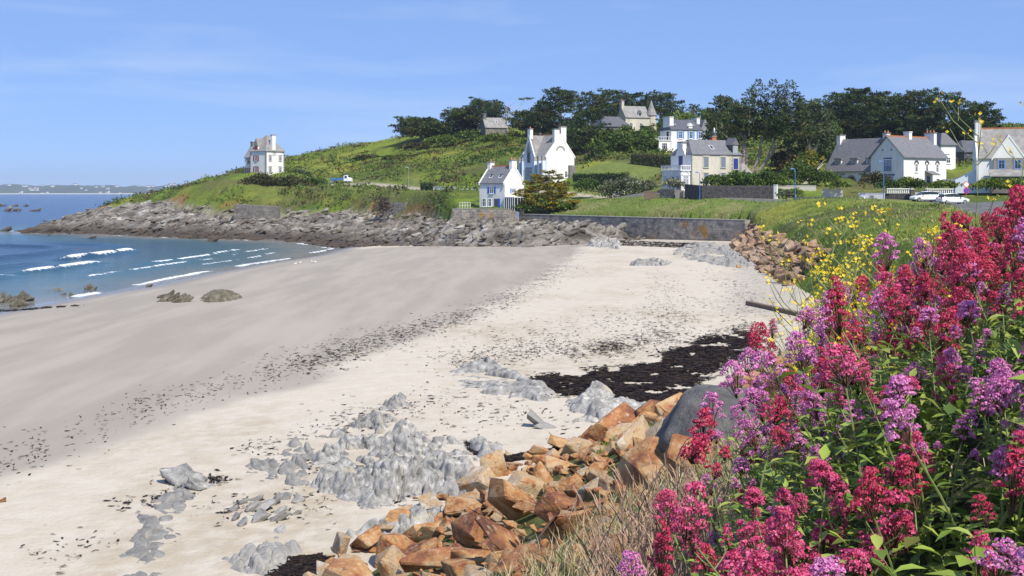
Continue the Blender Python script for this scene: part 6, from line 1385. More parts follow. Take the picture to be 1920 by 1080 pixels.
def leaf_geo(base, d, L, w, rng, droop=.35, nrm_up=True):
    """pointed oval leaf, folded a little along its midrib: 8 verts"""
    d = np.asarray(d, float); d /= np.linalg.norm(d); side = np.cross(d, [0, 0, 1.0]); ns = np.linalg.norm(side); side = side/ns if ns > 1e-3 else np.array([1., 0, 0]); up = np.cross(side, d)
    V = [base]; 
    for t, ww in ((.3, .85), (.62, 1.0)):
        c = base+d*L*t-np.array([0, 0, droop*L*t*t]); V += [c+side*w*.5*ww+up*w*.16, c, c-side*w*.5*ww+up*w*.16]
    V.append(base+d*L-np.array([0, 0, droop*L])); return np.array(V), np.array([[0,1,2],[0,2,3],[1,4,5],[1,5,2],[2,5,6],[2,6,3],[4,7,5],[5,7,6]])
LG = [(.20,.29,.04),(.26,.35,.055),(.15,.235,.035),(.31,.37,.075)]
def valerian(seed, colour, nst, H, big=1.0, heads=True, sep_leaf=False):
    rng = np.random.default_rng(seed); rnd = random.Random(seed); root = empty('valerian_plant', (0,0,0)); Vs, Fs, Cs, b = [], [], [], 0
    for k in range(nst):
        a = 2*math.pi*k/nst+rnd.random()*1.2; sp = H*rnd.uniform(.12, .46); h = H*rnd.uniform(.72, 1.08)
        pts = [Vector((math.cos(a)*sp*t**1.5, math.sin(a)*sp*t**1.5, h*t)) for t in (0, .25, .5, .75, 1)]
        sm = MB(); sm.tube(pts, [.0042,.0038,.0034,.0028,.002] if heads else [.0034,.003,.0026,.002,.001], 5)
        for i in range(7 if heads else 10):
            t = .10+.80*i/7 if heads else .10+.899*i/9; q = pts[int(t*4)].lerp(pts[min(4, int(t*4)+1)], t*4-int(t*4)); a2 = a+i*1.57
            for sg in (0, math.pi):
                el = rnd.uniform(.15, .7); d = (math.cos(a2+sg)*math.cos(el), math.sin(a2+sg)*math.cos(el), math.sin(el)); L = .085*big*rnd.uniform(.7, 1.2)*(1.15-(.7 if heads else .45)*t)
                V, Fc = leaf_geo(np.array(q), d, L, L*.42, rng, .25); col = np.array(LG[rnd.randrange(4)])*rnd.uniform(.75, 1.25)
                if sep_leaf and L > .105: mesh_np('leaf', V, [Fc], M['leaf_fleshy'], root, cols=dict(Col=np.tile(col, (len(V), 1))), smooth=True)
                else: Vs.append(V); Fs.append(Fc+b); Cs.append(np.tile(col, (len(V), 1))); b += len(V)
        if not heads: sm.build('stem', M['stem_green'], root)
        if heads:
            o = bpy.data.objects.new('flower_head', rnd.choice(HEADS[colour])); COL.objects.link(o); o.parent = root; o.location = pts[-1]; s = rnd.uniform(.68, 1.08)*big**.5; o.scale = (s, s, s*rnd.uniform(.85, 1.3)); o.rotation_euler = (rnd.gauss(0, .2)-math.sin(a)*.25, rnd.gauss(0, .2)+math.cos(a)*.25, rnd.random()*6)
            for sg in (-1, 1):
                if rnd.random() < .65:
                    o2 = bpy.data.objects.new('flower_head', rnd.choice(HEADS[colour])); COL.objects.link(o2); o2.parent = root; q = pts[3].lerp(pts[4], .35); w_ = a+1.57*sg+rnd.gauss(0, .4); e = q+Vector((math.cos(w_)*.05, math.sin(w_)*.05, .045)); o2.location = e; s2 = s*rnd.uniform(.4, .62); o2.scale = (s2, s2, s2); o2.rotation_euler = (rnd.gauss(0, .3), rnd.gauss(0, .3), 0)
                    sm.tube([q, q.lerp(e, .6)+Vector((0,0,-.006)), e], [.002,.0016,.0014], 4)
            sm.build('stem', M['stem_green'], root)
    if Vs: tag(mesh_np('foliage', np.concatenate(Vs), [np.concatenate(Fs)], M['leaf_fleshy'], root, cols=dict(Col=np.concatenate(Cs)), smooth=True), kind='stuff')
    return root
PROTO = {}
for k, (c, lb, gr) in enumerate((('red', 'crimson valerian plant with dense dark red flower heads on the bank', 'crimson valerian plants on the bank'), ('mauve', 'mauve-pink valerian plant with rounded lilac flower heads on the bank', 'mauve valerian plants on the bank'), ('pink', 'bright rose-red valerian plant with flower heads low on the bank', 'rose-red valerian plants on the bank'))):
    PROTO[c] = [valerian(600+10*k+i, c, (3, 3, 4, 3)[i], (.54, .62, .56, .66)[i]) for i in range(4)]
    for r in PROTO[c]: tag(r, lb, 'flower plant', gr)
PROTO['leafy'] = [valerian(660+i, ('mauve', 'red', 'pink')[i], (4, 5, 4)[i], (.48, .54, .50)[i], big=1.4, heads=False, sep_leaf=True) for i in range(3)]
for r in PROTO['leafy']: tag(r, 'leafy valerian plant not yet in flower, with broad bright green leaves', 'plant', 'leafy valerian plants without flowers')
used = {id(r): False for v in PROTO.values() for r in v}
def put(root, loc, rz, s, tilt=(0,0)):
    o = root if not used[id(root)] else copy_tree(root); used[id(root)] = True
    o.location = loc; o.rotation_euler = (tilt[0], tilt[1], rz); o.scale = (s, s, s); return o
def proj(p): return 960+p[0]/p[1]*F, 360+(CAMZ-p[2])/p[1]*F
def plant_bank():
    rnd = random.Random(17); pts = []; tries = 0; cnt = dict(red=0, mauve=0, pink=0, leafy=0)
    while len(pts) < 185 and tries < 30000:
        tries += 1; y_ = 1.75+rnd.random()**1.25*6.2; x_ = rnd.uniform(-.1, .47)*y_+rnd.uniform(-.1, .3)
        z_, e = bank_z([(x_, y_)]); z_, e = float(z_[0]), float(e[0])
        if e < -.05 or e > 2.6: continue
        if any((x_-a)**2+(y_-b)**2 < (.118+.013*y_)**2 for a, b in pts): continue
        hx, hy = proj((x_, y_, z_+.56))
        if hx > 2080 or hx < 1080: continue
        # what flowers where
        w = rnd.random()
        if hx > 1630 and hy < 600: c = 'red' if w < .62 else ('pink' if w < .76 else ('mauve' if w < .92 else 'leafy'))
        elif hy > 900 and hx < 1640: c = 'pink' if w < .62 else ('red' if w < .72 else ('mauve' if w < .84 else 'leafy'))
        elif hx > 1640 and hy > 600: c = 'leafy' if w < .42 else ('mauve' if w < .70 else ('pink' if w < .90 else 'red'))
        elif hy > 780: c = 'red' if w < .34 else ('mauve' if w < .56 else ('leafy' if w < .85 else 'pink'))
        else: c = 'mauve' if w < .68 else ('red' if w < .84 else ('pink' if w < .90 else 'leafy'))
        if hx < 1440 and hy > 790 and rnd.random() < .62: continue
        pts.append((x_, y_)); cnt[c] += 1
        s = rnd.uniform(.82, 1.14)*(.80 if e < .12 else 1.0)
        lim = float(np.interp(hx, [1380,1500,1640,1700,1800,1900,1960], [690,585,470,425,372,325,300])); room = (CAMZ-(lim-360)/F*y_-z_)/.72; s = min(s, room)
        if s < .5: pts.pop(); cnt[c] -= 1; continue
        put(rnd.choice(PROTO[c]), (x_, y_, z_-.03), rnd.random()*6.28, s, (rnd.gauss(0, .08), rnd.gauss(-.06, .1)))
    print('plants', cnt, tries)
plant_bank()
# ---- undergrowth between the plants: leaves, straw and stalks nobody could count
def undergrowth():
    rng = np.random.default_rng(5); n = 30000; y_ = 1.3+rng.random(n)**1.2*9; x_ = rng.uniform(-.25, .55, n)*y_+rng.uniform(-.3, .4, n); p = np.column_stack([x_, y_]); z_, e = bank_z(p); ok = (e > -.55) & (e < 3.2); p, z_, e = p[ok], z_[ok], e[ok]; n = len(p)
    h = rng.random(n)**1.2*.44; C_ = np.column_stack([p, z_+h]); V, Fs, Cc, b = [], [], [], 0; pal = np.array(LG+[(.10,.17,.03),(.16,.19,.04)])
    a = rng.random(n)*6.283; el = rng.uniform(-.1, .9, n); L = (.035+.05*rng.random(n)); W = L*rng.uniform(.25, .5, n)
    d = np.column_stack([np.cos(a)*np.cos(el), np.sin(a)*np.cos(el), np.sin(el)]); sd_ = np.column_stack([-np.sin(a), np.cos(a), np.zeros(n)]); up = np.cross(sd_, -d)
    V = np.stack([C_, C_+d*L[:,None]*.5+sd_*W[:,None]*.5+up*W[:,None]*.12, C_+d*L[:,None]-[0,0,.008], C_+d*L[:,None]*.5-sd_*W[:,None]*.5+up*W[:,None]*.12, C_+d*L[:,None]*.5], 1).reshape(-1, 3); b = np.arange(n)*5
    Fc = np.concatenate([np.stack([b, b+1, b+4], 1), np.stack([b+1, b+2, b+4], 1), np.stack([b+2, b+3, b+4], 1), np.stack([b+3, b, b+4], 1)])
    cc = pal[rng.integers(len(pal), size=n)]*(1+.5*(rng.random((n, 1))-.5))
    tag(mesh_np('undergrowth', V, [Fc], M['leaf_fleshy'], cols=dict(Col=np.repeat(cc, 5, 0)), smooth=True), 'low green leaves filling the ground between the flowers', 'undergrowth', kind='stuff')
    # straw and dry grass, thickest along the edge towards the stones
    n = 26000; y_ = 1.4+rng.random(n)**1.1*15; t_ = rng.normal(size=n)*.8-.55; e0 = np.interp(y_, EDGE[:,1], EDGE[:,0]); p = np.column_stack([e0+t_*(.4+.14*y_), y_]); z1, e = bank_z(p); z0 = gzs(p); z_ = np.maximum(z1, z0)
    L = .10+.28*rng.random(n)**1.5; a = rng.random(n)*6.283; ln = rng.random(n)*.9; d = np.column_stack([np.cos(a)*ln, np.sin(a)*ln, np.ones(n)*.75]); d /= np.linalg.norm(d, axis=1)[:,None]; c0 = np.column_stack([p, z_-.01]); w = (.0016+.0012*rng.random(n))*np.maximum(1, y_/5); L = L*np.maximum(.8, np.minimum(1.3, y_/7))
    sd_ = np.column_stack([-np.sin(a+.7), np.cos(a+.7), np.zeros(n)])*w[:,None]; mid = c0+d*L[:,None]*.55; tip = c0+d*L[:,None]+np.column_stack([np.cos(a), np.sin(a), -np.ones(n)*.5])*L[:,None]*.22
    V = np.stack([c0-sd_, c0+sd_, mid+sd_*.8, mid-sd_*.8, tip], 1).reshape(-1, 3); b = np.arange(n)*5
    pal = np.array([(.45,.36,.22),(.36,.28,.16),(.52,.44,.30),(.22,.24,.08),(.13,.19,.05)]); cc = pal[rng.choice(5, n, p=[.28,.22,.18,.16,.16])]*(1+.3*(rng.random((n, 1))-.5))
    tag(mesh_np('dry_grass', V, [np.stack([b, b+1, b+2, b+3], 1), np.stack([b+3, b+2, b+4], 1)], M['leaf'], cols=dict(Col=np.repeat(cc, 5, 0))), 'dry straw-coloured grass along the edge of the flowering bank', 'grass', kind='stuff')
undergrowth()
# ---- dead twiggy stalks
def dry_shrub(px, py, Y, hpx, n, seed, label, group, wide=.5):
    rnd = random.Random(seed); X = (px-960)/F*Y; z0 = max(gz(X, Y), float(bank_z([(X, Y)])[0][0])); root = empty('dry_shrub', (X, Y, z0-.03), 0, label, 'shrub', group); H = hpx*Y/F
    for k in range(n):
        mb = MB(); a = rnd.random()*6.28; sp = H*wide*rnd.random(); h = H*rnd.uniform(.55, 1.05); r = .0046*rnd.uniform(.7, 1.3)*max(1, Y/4)
        pts = [Vector((math.cos(a)*sp*t+rnd.gauss(0, .012)*H, math.sin(a)*sp*t+rnd.gauss(0, .012)*H, h*t)) for t in (0, .3, .6, 1)]
        mb.tube(pts, [r, r*.85, r*.65, r*.3], 4)
        for j in range(rnd.randint(4, 8)):
            t = rnd.uniform(.2, .95); q = pts[0].lerp(pts[3], t); b_ = rnd.random()*6.28; e = q+Vector((math.cos(b_)*.22, math.sin(b_)*.22, .3))*H*rnd.uniform(.3, .8); mb.tube([q, q.lerp(e, .5)+Vector((0,0,.02*H)), e], [r*.55, r*.45, r*.2], 3)
        mb.build('stalk', M['dry_stem'], root)
DG = 'dead twiggy stalks over the orange stones'
for i, (px, py, Y, hp, n) in enumerate([(1180,1010,6.6,280,20),(1235,1000,7.0,260,20),(1150,1040,6.0,240,16),(1285,985,7.4,230,18),(1330,930,8.4,170,14),(1205,1060,5.4,200,14),(1265,1050,5.6,200,14)]): dry_shrub(px, py, Y, hp, n, 70+i, 'dead leafless twiggy shrub at the edge of the orange stones', DG)
dry_shrub(1620, 905, 2.9, 200, 9, 90, 'pale bare woody stems sprawling among the valerian', None, 1.3)
# ---- yellow mustard
M['yellow'] = mat('yellow_petals', (.80,.60,.02), .6, trans=.3); 
def mustard(px, py_top, Y, seed, n_br, label, group, spread=.30):
    rnd = random.Random(seed); rng = np.random.default_rng(seed); X = (px-960)/F*Y; zb = max(float(bank_z([(X, Y)])[0][0]), gz(X, Y)); top = CAMZ-(py_top-360)/F*Y; H = max(.35, top-zb); root = empty('mustard_plant', (X, Y, zb-.02), 0, label, 'flower plant', group)
    k = max(.8, Y/4.5); bx_ = rnd.uniform(-.16, .16)*H; main = [Vector((bx_*t*t+rnd.gauss(0, .02)*H*t, rnd.gauss(0, .02)*H*t, H*t)) for t in (0, .35, .7, 1)]; mb = MB(); mb.tube(main, [.0032, .0027, .0019, .0012], 5); tips = [main[-1]]
    for i in range(n_br):
        t = rnd.uniform(.3, .95); q = main[0].lerp(main[3], t); a = rnd.random()*6.28; L = H*spread*rnd.uniform(.5, 1.2)*(1.25-t*.7); e = q+Vector((math.cos(a)*L*.6, math.sin(a)*L*.6, L*.75)); mb.tube([q, q.lerp(e, .5)+Vector((math.cos(a)*L*.08, math.sin(a)*L*.08, 0)), e], [.0022*k**.5, .0018*k**.5, .001*k**.5], 4); tips.append(e)
        if rnd.random() < .6: e2 = q.lerp(e, .6)+Vector((rnd.gauss(0, .3), rnd.gauss(0, .3), .5))*L*.5; mb.tube([q.lerp(e, .5), e2], [.0014*k**.5, .0009*k**.5], 3); tips.append(e2)
    mb.build('stem', M['stem_green'], root)
    BV, BF, bb = [], [], 0
    for e in tips:
        V, Fs, b = [], [], 0
        for j in range(rnd.randint(3, 6)):
            c = np.array(e)+rng.normal(size=3)*np.array([.011, .011, .009])*k**.6; nr = rng.normal(size=3); nr[2] = abs(nr[2])+.3; nr[1] -= .6; nr /= np.linalg.norm(nr); t1 = np.cross(nr, [0, 0, 1.]); t1 /= np.linalg.norm(t1)+1e-6; t2 = np.cross(nr, t1); s = .0075*k**.55
            for q in range(4):
                a = q*math.pi/2; u = t1*math.cos(a)+t2*math.sin(a); v = -t1*math.sin(a)+t2*math.cos(a); V += [c, c+u*s*.6+v*s*.42, c+u*s+nr*.0015, c+u*s*.6-v*s*.42]; Fs.append([b, b+1, b+2, b+3]); b += 4
        BV.append(np.array(V)); BF.append(np.array(Fs)+bb); bb += len(V)
    tag(mesh_np('blossom', np.concatenate(BV), [np.concatenate(BF)], M['yellow'], root), kind='stuff')
MG0 = 0
MG = 'yellow mustard plants behind the valerian'
r_ = random.Random(8)
for i in range(16):
    px = r_.uniform(1510, 1700); mustard(px, r_.uniform(400, 520)+max(0, 1560-px)*.5, r_.uniform(5.2, 7.6), 800+i, r_.randint(7, 12), 'yellow-flowered mustard plant with thin branching stems on the bank', MG)
mustard(1568, 385, 5.0, 850, 7, 'tall single mustard stalk rising over the boulder bank', None, .2)
mustard(1822, 205, 5.2, 851, 8, 'tallest mustard plant, reaching above the roofs over the crimson flowers', None, .30); mustard(1892, 195, 5.4, 852, 6, 'thin tall mustard stalk against the sky beside the tallest one', None, .22)
for i, px in enumerate((1640, 1700, 1745)): mustard(px, 400+i*20, 4.6, 860+i, 8, 'mustard plant among the crimson valerian heads', 'mustard plants among the crimson valerian')
# ------------------------------------------------------------------ vehicles
M['car_white'] = mat('white_car_paint', (.80,.80,.81), .22, spec=.6)
M['tyre'] = mat('tyre_rubber', (.02,.02,.02), .8); M['rim'] = mat('wheel_alloy', (.45,.46,.47), .35, metallic=.7); M['lamp_glass'] = mat('headlamp', (.65,.68,.70), .1); M['tail_red'] = mat('tail_lamp', (.35,.01,.012), .25); M['black_trim'] = mat('black_trim', (.02,.02,.022), .5)
def wheel(root, x, y, z, r, w, s=1):
    t = MB(); n = 18
    t.tube([(x, y-w/2, z), (x, y+w/2, z)], r, n); o = t.build('wheel', M['tyre'], root)
    MB().tube([(x, y-w/2-.012, z), (x, y+w/2+.012, z)], r*.64, 14).build('rim', M['rim'], o)
def loft(sections, m, name, root):
    """sections: (x, [(y,z)...]) closed rings with equal counts"""
    V, Fc = [], []; n = len(sections[0][1])
    for x_, ring in sections: V += [(x_, a, b) for a, b in ring]
    for i in range(len(sections)-1): Fc += [(i*n+j, i*n+(j+1) % n, (i+1)*n+(j+1) % n, (i+1)*n+j) for j in range(n)]
    Fc += [tuple(range(n-1, -1, -1)), tuple((len(sections)-1)*n+j for j in range(n))]
    return MB().poly(V, Fc).build(name, m, root)
def ring(w, z0, z1, c=.12, top=1.0): return [(-w,z0+c),(-w+c*.6,z0),(w-c*.6,z0),(w,z0+c),(w,z1-c),(w*top-c*.5,z1),(-w*top+c*.5,z1),(-w,z1-c)]
def car(px, py, Y, yaw, label, length=4.05, seed=0):
    p = P(px, py, Y); z = gz(p.x, p.y); root = empty('parked_car', (p.x, p.y, max(z, p.z)), math.radians(yaw), label, 'car', 'white cars parked by the road'); h = length/2
    loft([(-h, ring(.70,.38,.78)), (-h+.12, ring(.80,.28,.92)), (-h+.7, ring(.86,.24,.98)), (-.3, ring(.87,.22,.97)), (.8, ring(.87,.22,.95)), (h-.75, ring(.85,.24,.86)), (h-.2, ring(.78,.28,.72)), (h, ring(.66,.36,.60))], M['car_white'], 'body', root)
    g = loft([(-h+.18, ring(.66,.90,1.0,.04)), (-h+.42, ring(.70,.92,1.36,.08,.86)), (-.5, ring(.72,.93,1.46,.08,.86)), (.35, ring(.72,.93,1.42,.08,.86)), (1.15, ring(.74,.90,.96,.03))], M['glass'], 'window_glass', root)
    loft([(-h+.36, ring(.615,1.33,1.39,.03)), (-.5, ring(.63,1.44,1.50,.03)), (.3, ring(.62,1.41,1.46,.03)), (.42, ring(.60,1.37,1.41,.02))], M['car_white'], 'roof', root)
    for x_ in (-h+.45, -.35, .55):
        for s in (-1, 1): MB().poly([(x_-.04,s*.735,.94),(x_+.05,s*.735,.94),(x_+.02 if x_ < .5 else x_-.35,s*.64,1.43),(x_-.07 if x_ < .5 else x_-.43,s*.64,1.43),(x_-.04,s*.70,.94),(x_+.05,s*.70,.94),(x_+.02 if x_ < .5 else x_-.35,s*.60,1.43),(x_-.07 if x_ < .5 else x_-.43,s*.60,1.43)], [(0,1,2,3),(7,6,5,4),(0,4,5,1),(1,5,6,2),(2,6,7,3),(3,7,4,0)]).build('pillar', M['car_white'], root)
    for x_ in (-1.25, 1.28):
        for s in (-1, 1): wheel(root, x_, s*.76, .31, .31, .2)
    for s in (-1, 1):
        MB().box(h-.32, h-.07, s*.62-.16, s*.62+.16, .60, .72).build('headlight', M['lamp_glass'], root); MB().box(-h-.01, -h+.14, s*.68-.09, s*.68+.09, .70, .98).build('tail_light', M['tail_red'], root); MB().box(.62, .78, s*.95-.09, s*.95+.09, .95, 1.06).build('mirror', M['black_trim'], root)
        MB().box(-.35, .75, s*.872-.004, s*.872+.004, .80, .83).build('door_trim', M['black_trim'], root)
    MB().box(h-.02, h+.02, -.26, .26, .40, .50).build('number_plate', M['white_paint'], root)
    return root
car(1735, 384, 172, 187, 'white hatchback parked with its sloping bonnet towards the garden wall', 4.1); car(1787, 386, 167, 8, 'white hatchback parked beside the round road signs, nose to tail with the other', 4.05)
# flatbed truck on the headland road
p = P(640, 344, 338); root = empty('flatbed_truck', (p.x, p.y, gz(p.x, p.y)-.02), math.radians(-12), 'small white truck with a blue flatbed on the headland road', 'truck')
loft([(1.0, ring(.92,.5,2.05,.08)), (1.9, ring(.95,.45,2.15,.1,.92)), (2.45, ring(.95,.42,1.5,.1)), (2.95, ring(.9,.42,1.1,.1))], M['car_white'], 'cab', root); MB().poly([(1.98,-.8,2.08),(1.98,.8,2.08),(2.5,.84,1.45),(2.5,-.84,1.45),(1.94,-.8,2.06),(1.94,.8,2.06),(2.44,.84,1.42),(2.44,-.84,1.42)], [(0,1,2,3),(7,6,5,4),(0,4,5,1),(1,5,6,2),(2,6,7,3),(3,7,4,0)]).build('windscreen', M['glass'], root)
for s in (-1, 1): MB().box(1.25, 1.95, s*.955-.006, s*.955+.006, 1.3, 1.95).build('side_window', M['glass'], root)
fb = MB().box(-3.0, .9, -1.0, 1.0, .75, .9).build('flatbed', M['blue_metal'], root)
for a in ((-3.0,.9,-1.0,-.95),(-3.0,.9,.95,1.0),(-3.0,-2.95,-.95,.95),(.85,.9,-.95,.95)): MB().box(a[0], a[1], a[2], a[3], .902, 1.3 if a[1]-a[0] > 1 or a[0] < 0 else 1.9).build('side_board', M['blue_metal'], fb)
for x_ in (-2.0, 2.1):
    for s in (-1, 1): wheel(root, x_, s*.82, .38, .38, .25)
# ------------------------------------------------------------------ street lamps, signs
def lamp_post(px, py, Y, h, label, m, arm=.7):
    p = P(px, py, Y); z = gz(p.x, p.y); root = empty('street_lamp', (p.x, p.y, min(z, p.z)-.1), 0, label, 'street lamp'); H = h+max(0, p.z-z)+.1
    MB().tube([(0,0,0),(0,0,.6),(0,0,H)], [.085,.075,.05], 8).build('pole', m, root); MB().tube([(0,0,H-.05),(-.25,0,H+.12),(-arm,0,H+.15)], [.04,.035,.03], 6).build('arm', m, root); hd = MB().taper(-arm-.5, -arm+.1, -.14, .14, H+.08, H+.24, .05, .04).build('lamp_head', m, root); MB().box(-arm-.42, -arm+.02, -.1, .1, H+.04, H+.078).build('lens', M['lamp_glass'], hd)
lamp_post(766, 352, 300, 4.9, 'slim grey lamp post alone beside the headland path', M['metal_post'], .3); lamp_post(1312, 375, 210, 4.6, 'blue lamp post before the dark wall of the cream house', M['blue_metal'], .3); lamp_post(1491, 376, 198.3, 5.0, 'blue lamp post beside the white end post of the garden wall', M['blue_metal'], .3); lamp_post(1657, 375, 191.5, 5.9, 'blue lamp post in front of the big gabled house', M['blue_metal'], .35)
def disc(mb, y0, y1, r, z, n=24): mb.tube([(0, y0, z), (0, y1, z)], r, n); return mb
p = P(1812, 390, 160); root = empty('road_sign', (p.x, p.y, gz(p.x, p.y)-.1), math.radians(6), 'post with a red-ringed round sign above a round no-parking sign', 'road sign'); zt = CAMZ-(346-360)/F*160-root.location.z; zb = CAMZ-(357.5-360)/F*160-root.location.z
M['sign_red'] = mat('sign_red', (.55,.015,.02), .4); M['sign_blue'] = mat('sign_blue', (.03,.07,.45), .4); M['sign_white'] = mat('sign_white', (.78,.78,.78), .4)
MB().tube([(0,.05,0),(0,.05,zt+.3)], .035, 8).build('post', M['metal_post'], root)
s1 = disc(MB(), .0, .03, .40, zt).build('ring_sign', M['sign_red'], root); disc(MB(), -.006, -.001, .30, zt).build('sign_face', M['sign_white'], s1)
s2 = disc(MB(), .0, .03, .40, zb).build('no_parking_sign', M['sign_red'], root); disc(MB(), -.006, -.001, .32, zb).build('sign_face', M['sign_blue'], s2); c_ = math.sqrt(.5)
MB().poly([((-.29*c_-.035), -.012, zb+.29*c_-.035), ((-.29*c_+.035), -.012, zb+.29*c_+.035), ((.29*c_+.035), -.012, zb-.29*c_+.035), ((.29*c_-.035), -.012, zb-.29*c_-.035)]+[((-.29*c_-.035), -.0065, zb+.29*c_-.035), ((-.29*c_+.035), -.0065, zb+.29*c_+.035), ((.29*c_+.035), -.0065, zb-.29*c_+.035), ((.29*c_-.035), -.0065, zb-.29*c_-.035)], [(0,1,2,3),(7,6,5,4),(0,4,5,1),(1,5,6,2),(2,6,7,3),(3,7,4,0)]).build('slash', M['sign_red'], s2)
# ------------------------------------------------------------------ gates, fences, rails
def planks(name, label, px0, px1, Y, z0, h, m, n, cat='gate', gap=.02, pointed=False):
    a, b = P(px0, 0, Y), P(px1, 0, Y); L = (b-a).length; root = empty(name, (a.x, a.y, z0), math.atan2(b.y-a.y, b.x-a.x), label, cat); w = L/n
    for k in range(n): MB().box(k*w+gap, (k+1)*w-gap, -.02, .02, .03, h).build('plank', m, root)
    for zz in (.25, h-.3): MB().box(0, L, .021, .07, zz, zz+.1).build('rail', m, root)
    return root
planks('wooden_gate', 'brown plank double gate beside the silver-green flowering hedge', 1208, 1233, 219, 9.45, 1.75, M['brown_wood'], 12); planks('plank_gate', 'grey weathered plank gate before the balconied bay', 1266, 1283, 216, 9.45, 1.9, mat('grey_planks', (.22,.195,.17), .9, var=.2, scale=4), 8)
planks('beach_gate', 'small blue slatted gate at the top of the sea wall steps', 966, 973, 229.0, 6.0, 1.25, M['light_blue_paint'], 5); planks('picket_fence', 'cream picket fence beside the small blue gate', 974, 983, 231.0, 6.9, 1.1, mat('cream_paint', (.62,.55,.40), .7), 6, 'fence', .05)
planks('garden_gate', 'white slatted garden gate between the stone walls', 1716, 1735, 190.5, 9.45, 1.5, M['white_paint'], 9, gap=.05)
for px0, px1, Y, z0, lb in ((1663,1706,191.5,10.82,'white ornamental balustrade on the stone wall left of the garden gate'),(1738,1789,189.5,10.78,'white ornamental balustrade on the stone wall by the parked cars')):
    a, b = P(px0, 0, Y), P(px1, 0, Y); L = (b-a).length; root = empty('balustrade', (a.x, a.y+.2, z0), math.atan2(b.y-a.y, b.x-a.x), lb, 'fence'); n = int(L/.32)
    for k in range(n): MB().tube([((k+.5)*L/n,0,.05),((k+.5)*L/n,0,.25),((k+.5)*L/n,0,.4),((k+.5)*L/n,0,.62)], [.05,.09,.05,.06], 6).build('baluster', M['white_paint'], root)
    MB().box(0, L, -.12, .12, .62, .74).build('rail', M['white_paint'], root); MB().box(0, L, -.12, .12, 0, .05).build('base', M['white_paint'], root)
for px, lb in ((1710,'dark stone gate pillar left of the white garden gate'),(1737,'dark stone gate pillar right of the white garden gate')):
    p = P(px, 0, 190.2); o = MB().box(-.28,.28,-.28,.28,-.5,1.9).build('gate_pillar', M['dark_stone']); o.location = (p.x, p.y, 9.45); MB().taper(-.36,.36,-.36,.36,1.902,2.2,.25,.25).build('cap', M['stone_trim'], o); tag(o, lb, 'pillar')
a = P(862,0,225.3); root = empty('railing', (a.x, a.y, 7.95), -.2, 'white tube railing at the corner of the stone terrace', 'railing')
for k in range(5): MB().tube([(k*.5,0,0),(k*.5,0,1.15)], .035, 6).build('post', M['white_paint'], root)
for zz in (.6, 1.15): MB().tube([(0,0,zz),(2.0,0,zz)], .03, 6).build('rail', M['white_paint'], root)
for px, lb, m_ in ((1618,'white letter box on the white wall near the lamp post', M['white_paint']),(1634,'grey meter cabinet against the white wall near the lamp post', M['metal_post'])):
    p = P(px, 0, 193.6); o = MB().box(-.3,.3,-.25,.0,0,.9).build('meter_box', m_); o.location = (p.x, p.y, 9.5); MB().box(-.24,.24,-.27,-.252,.1,.8).build('door', m_, o); MB().box(-.36,.36,-.31,.05,.902,.95).build('lid', m_, o); tag(o, lb, 'cabinet')
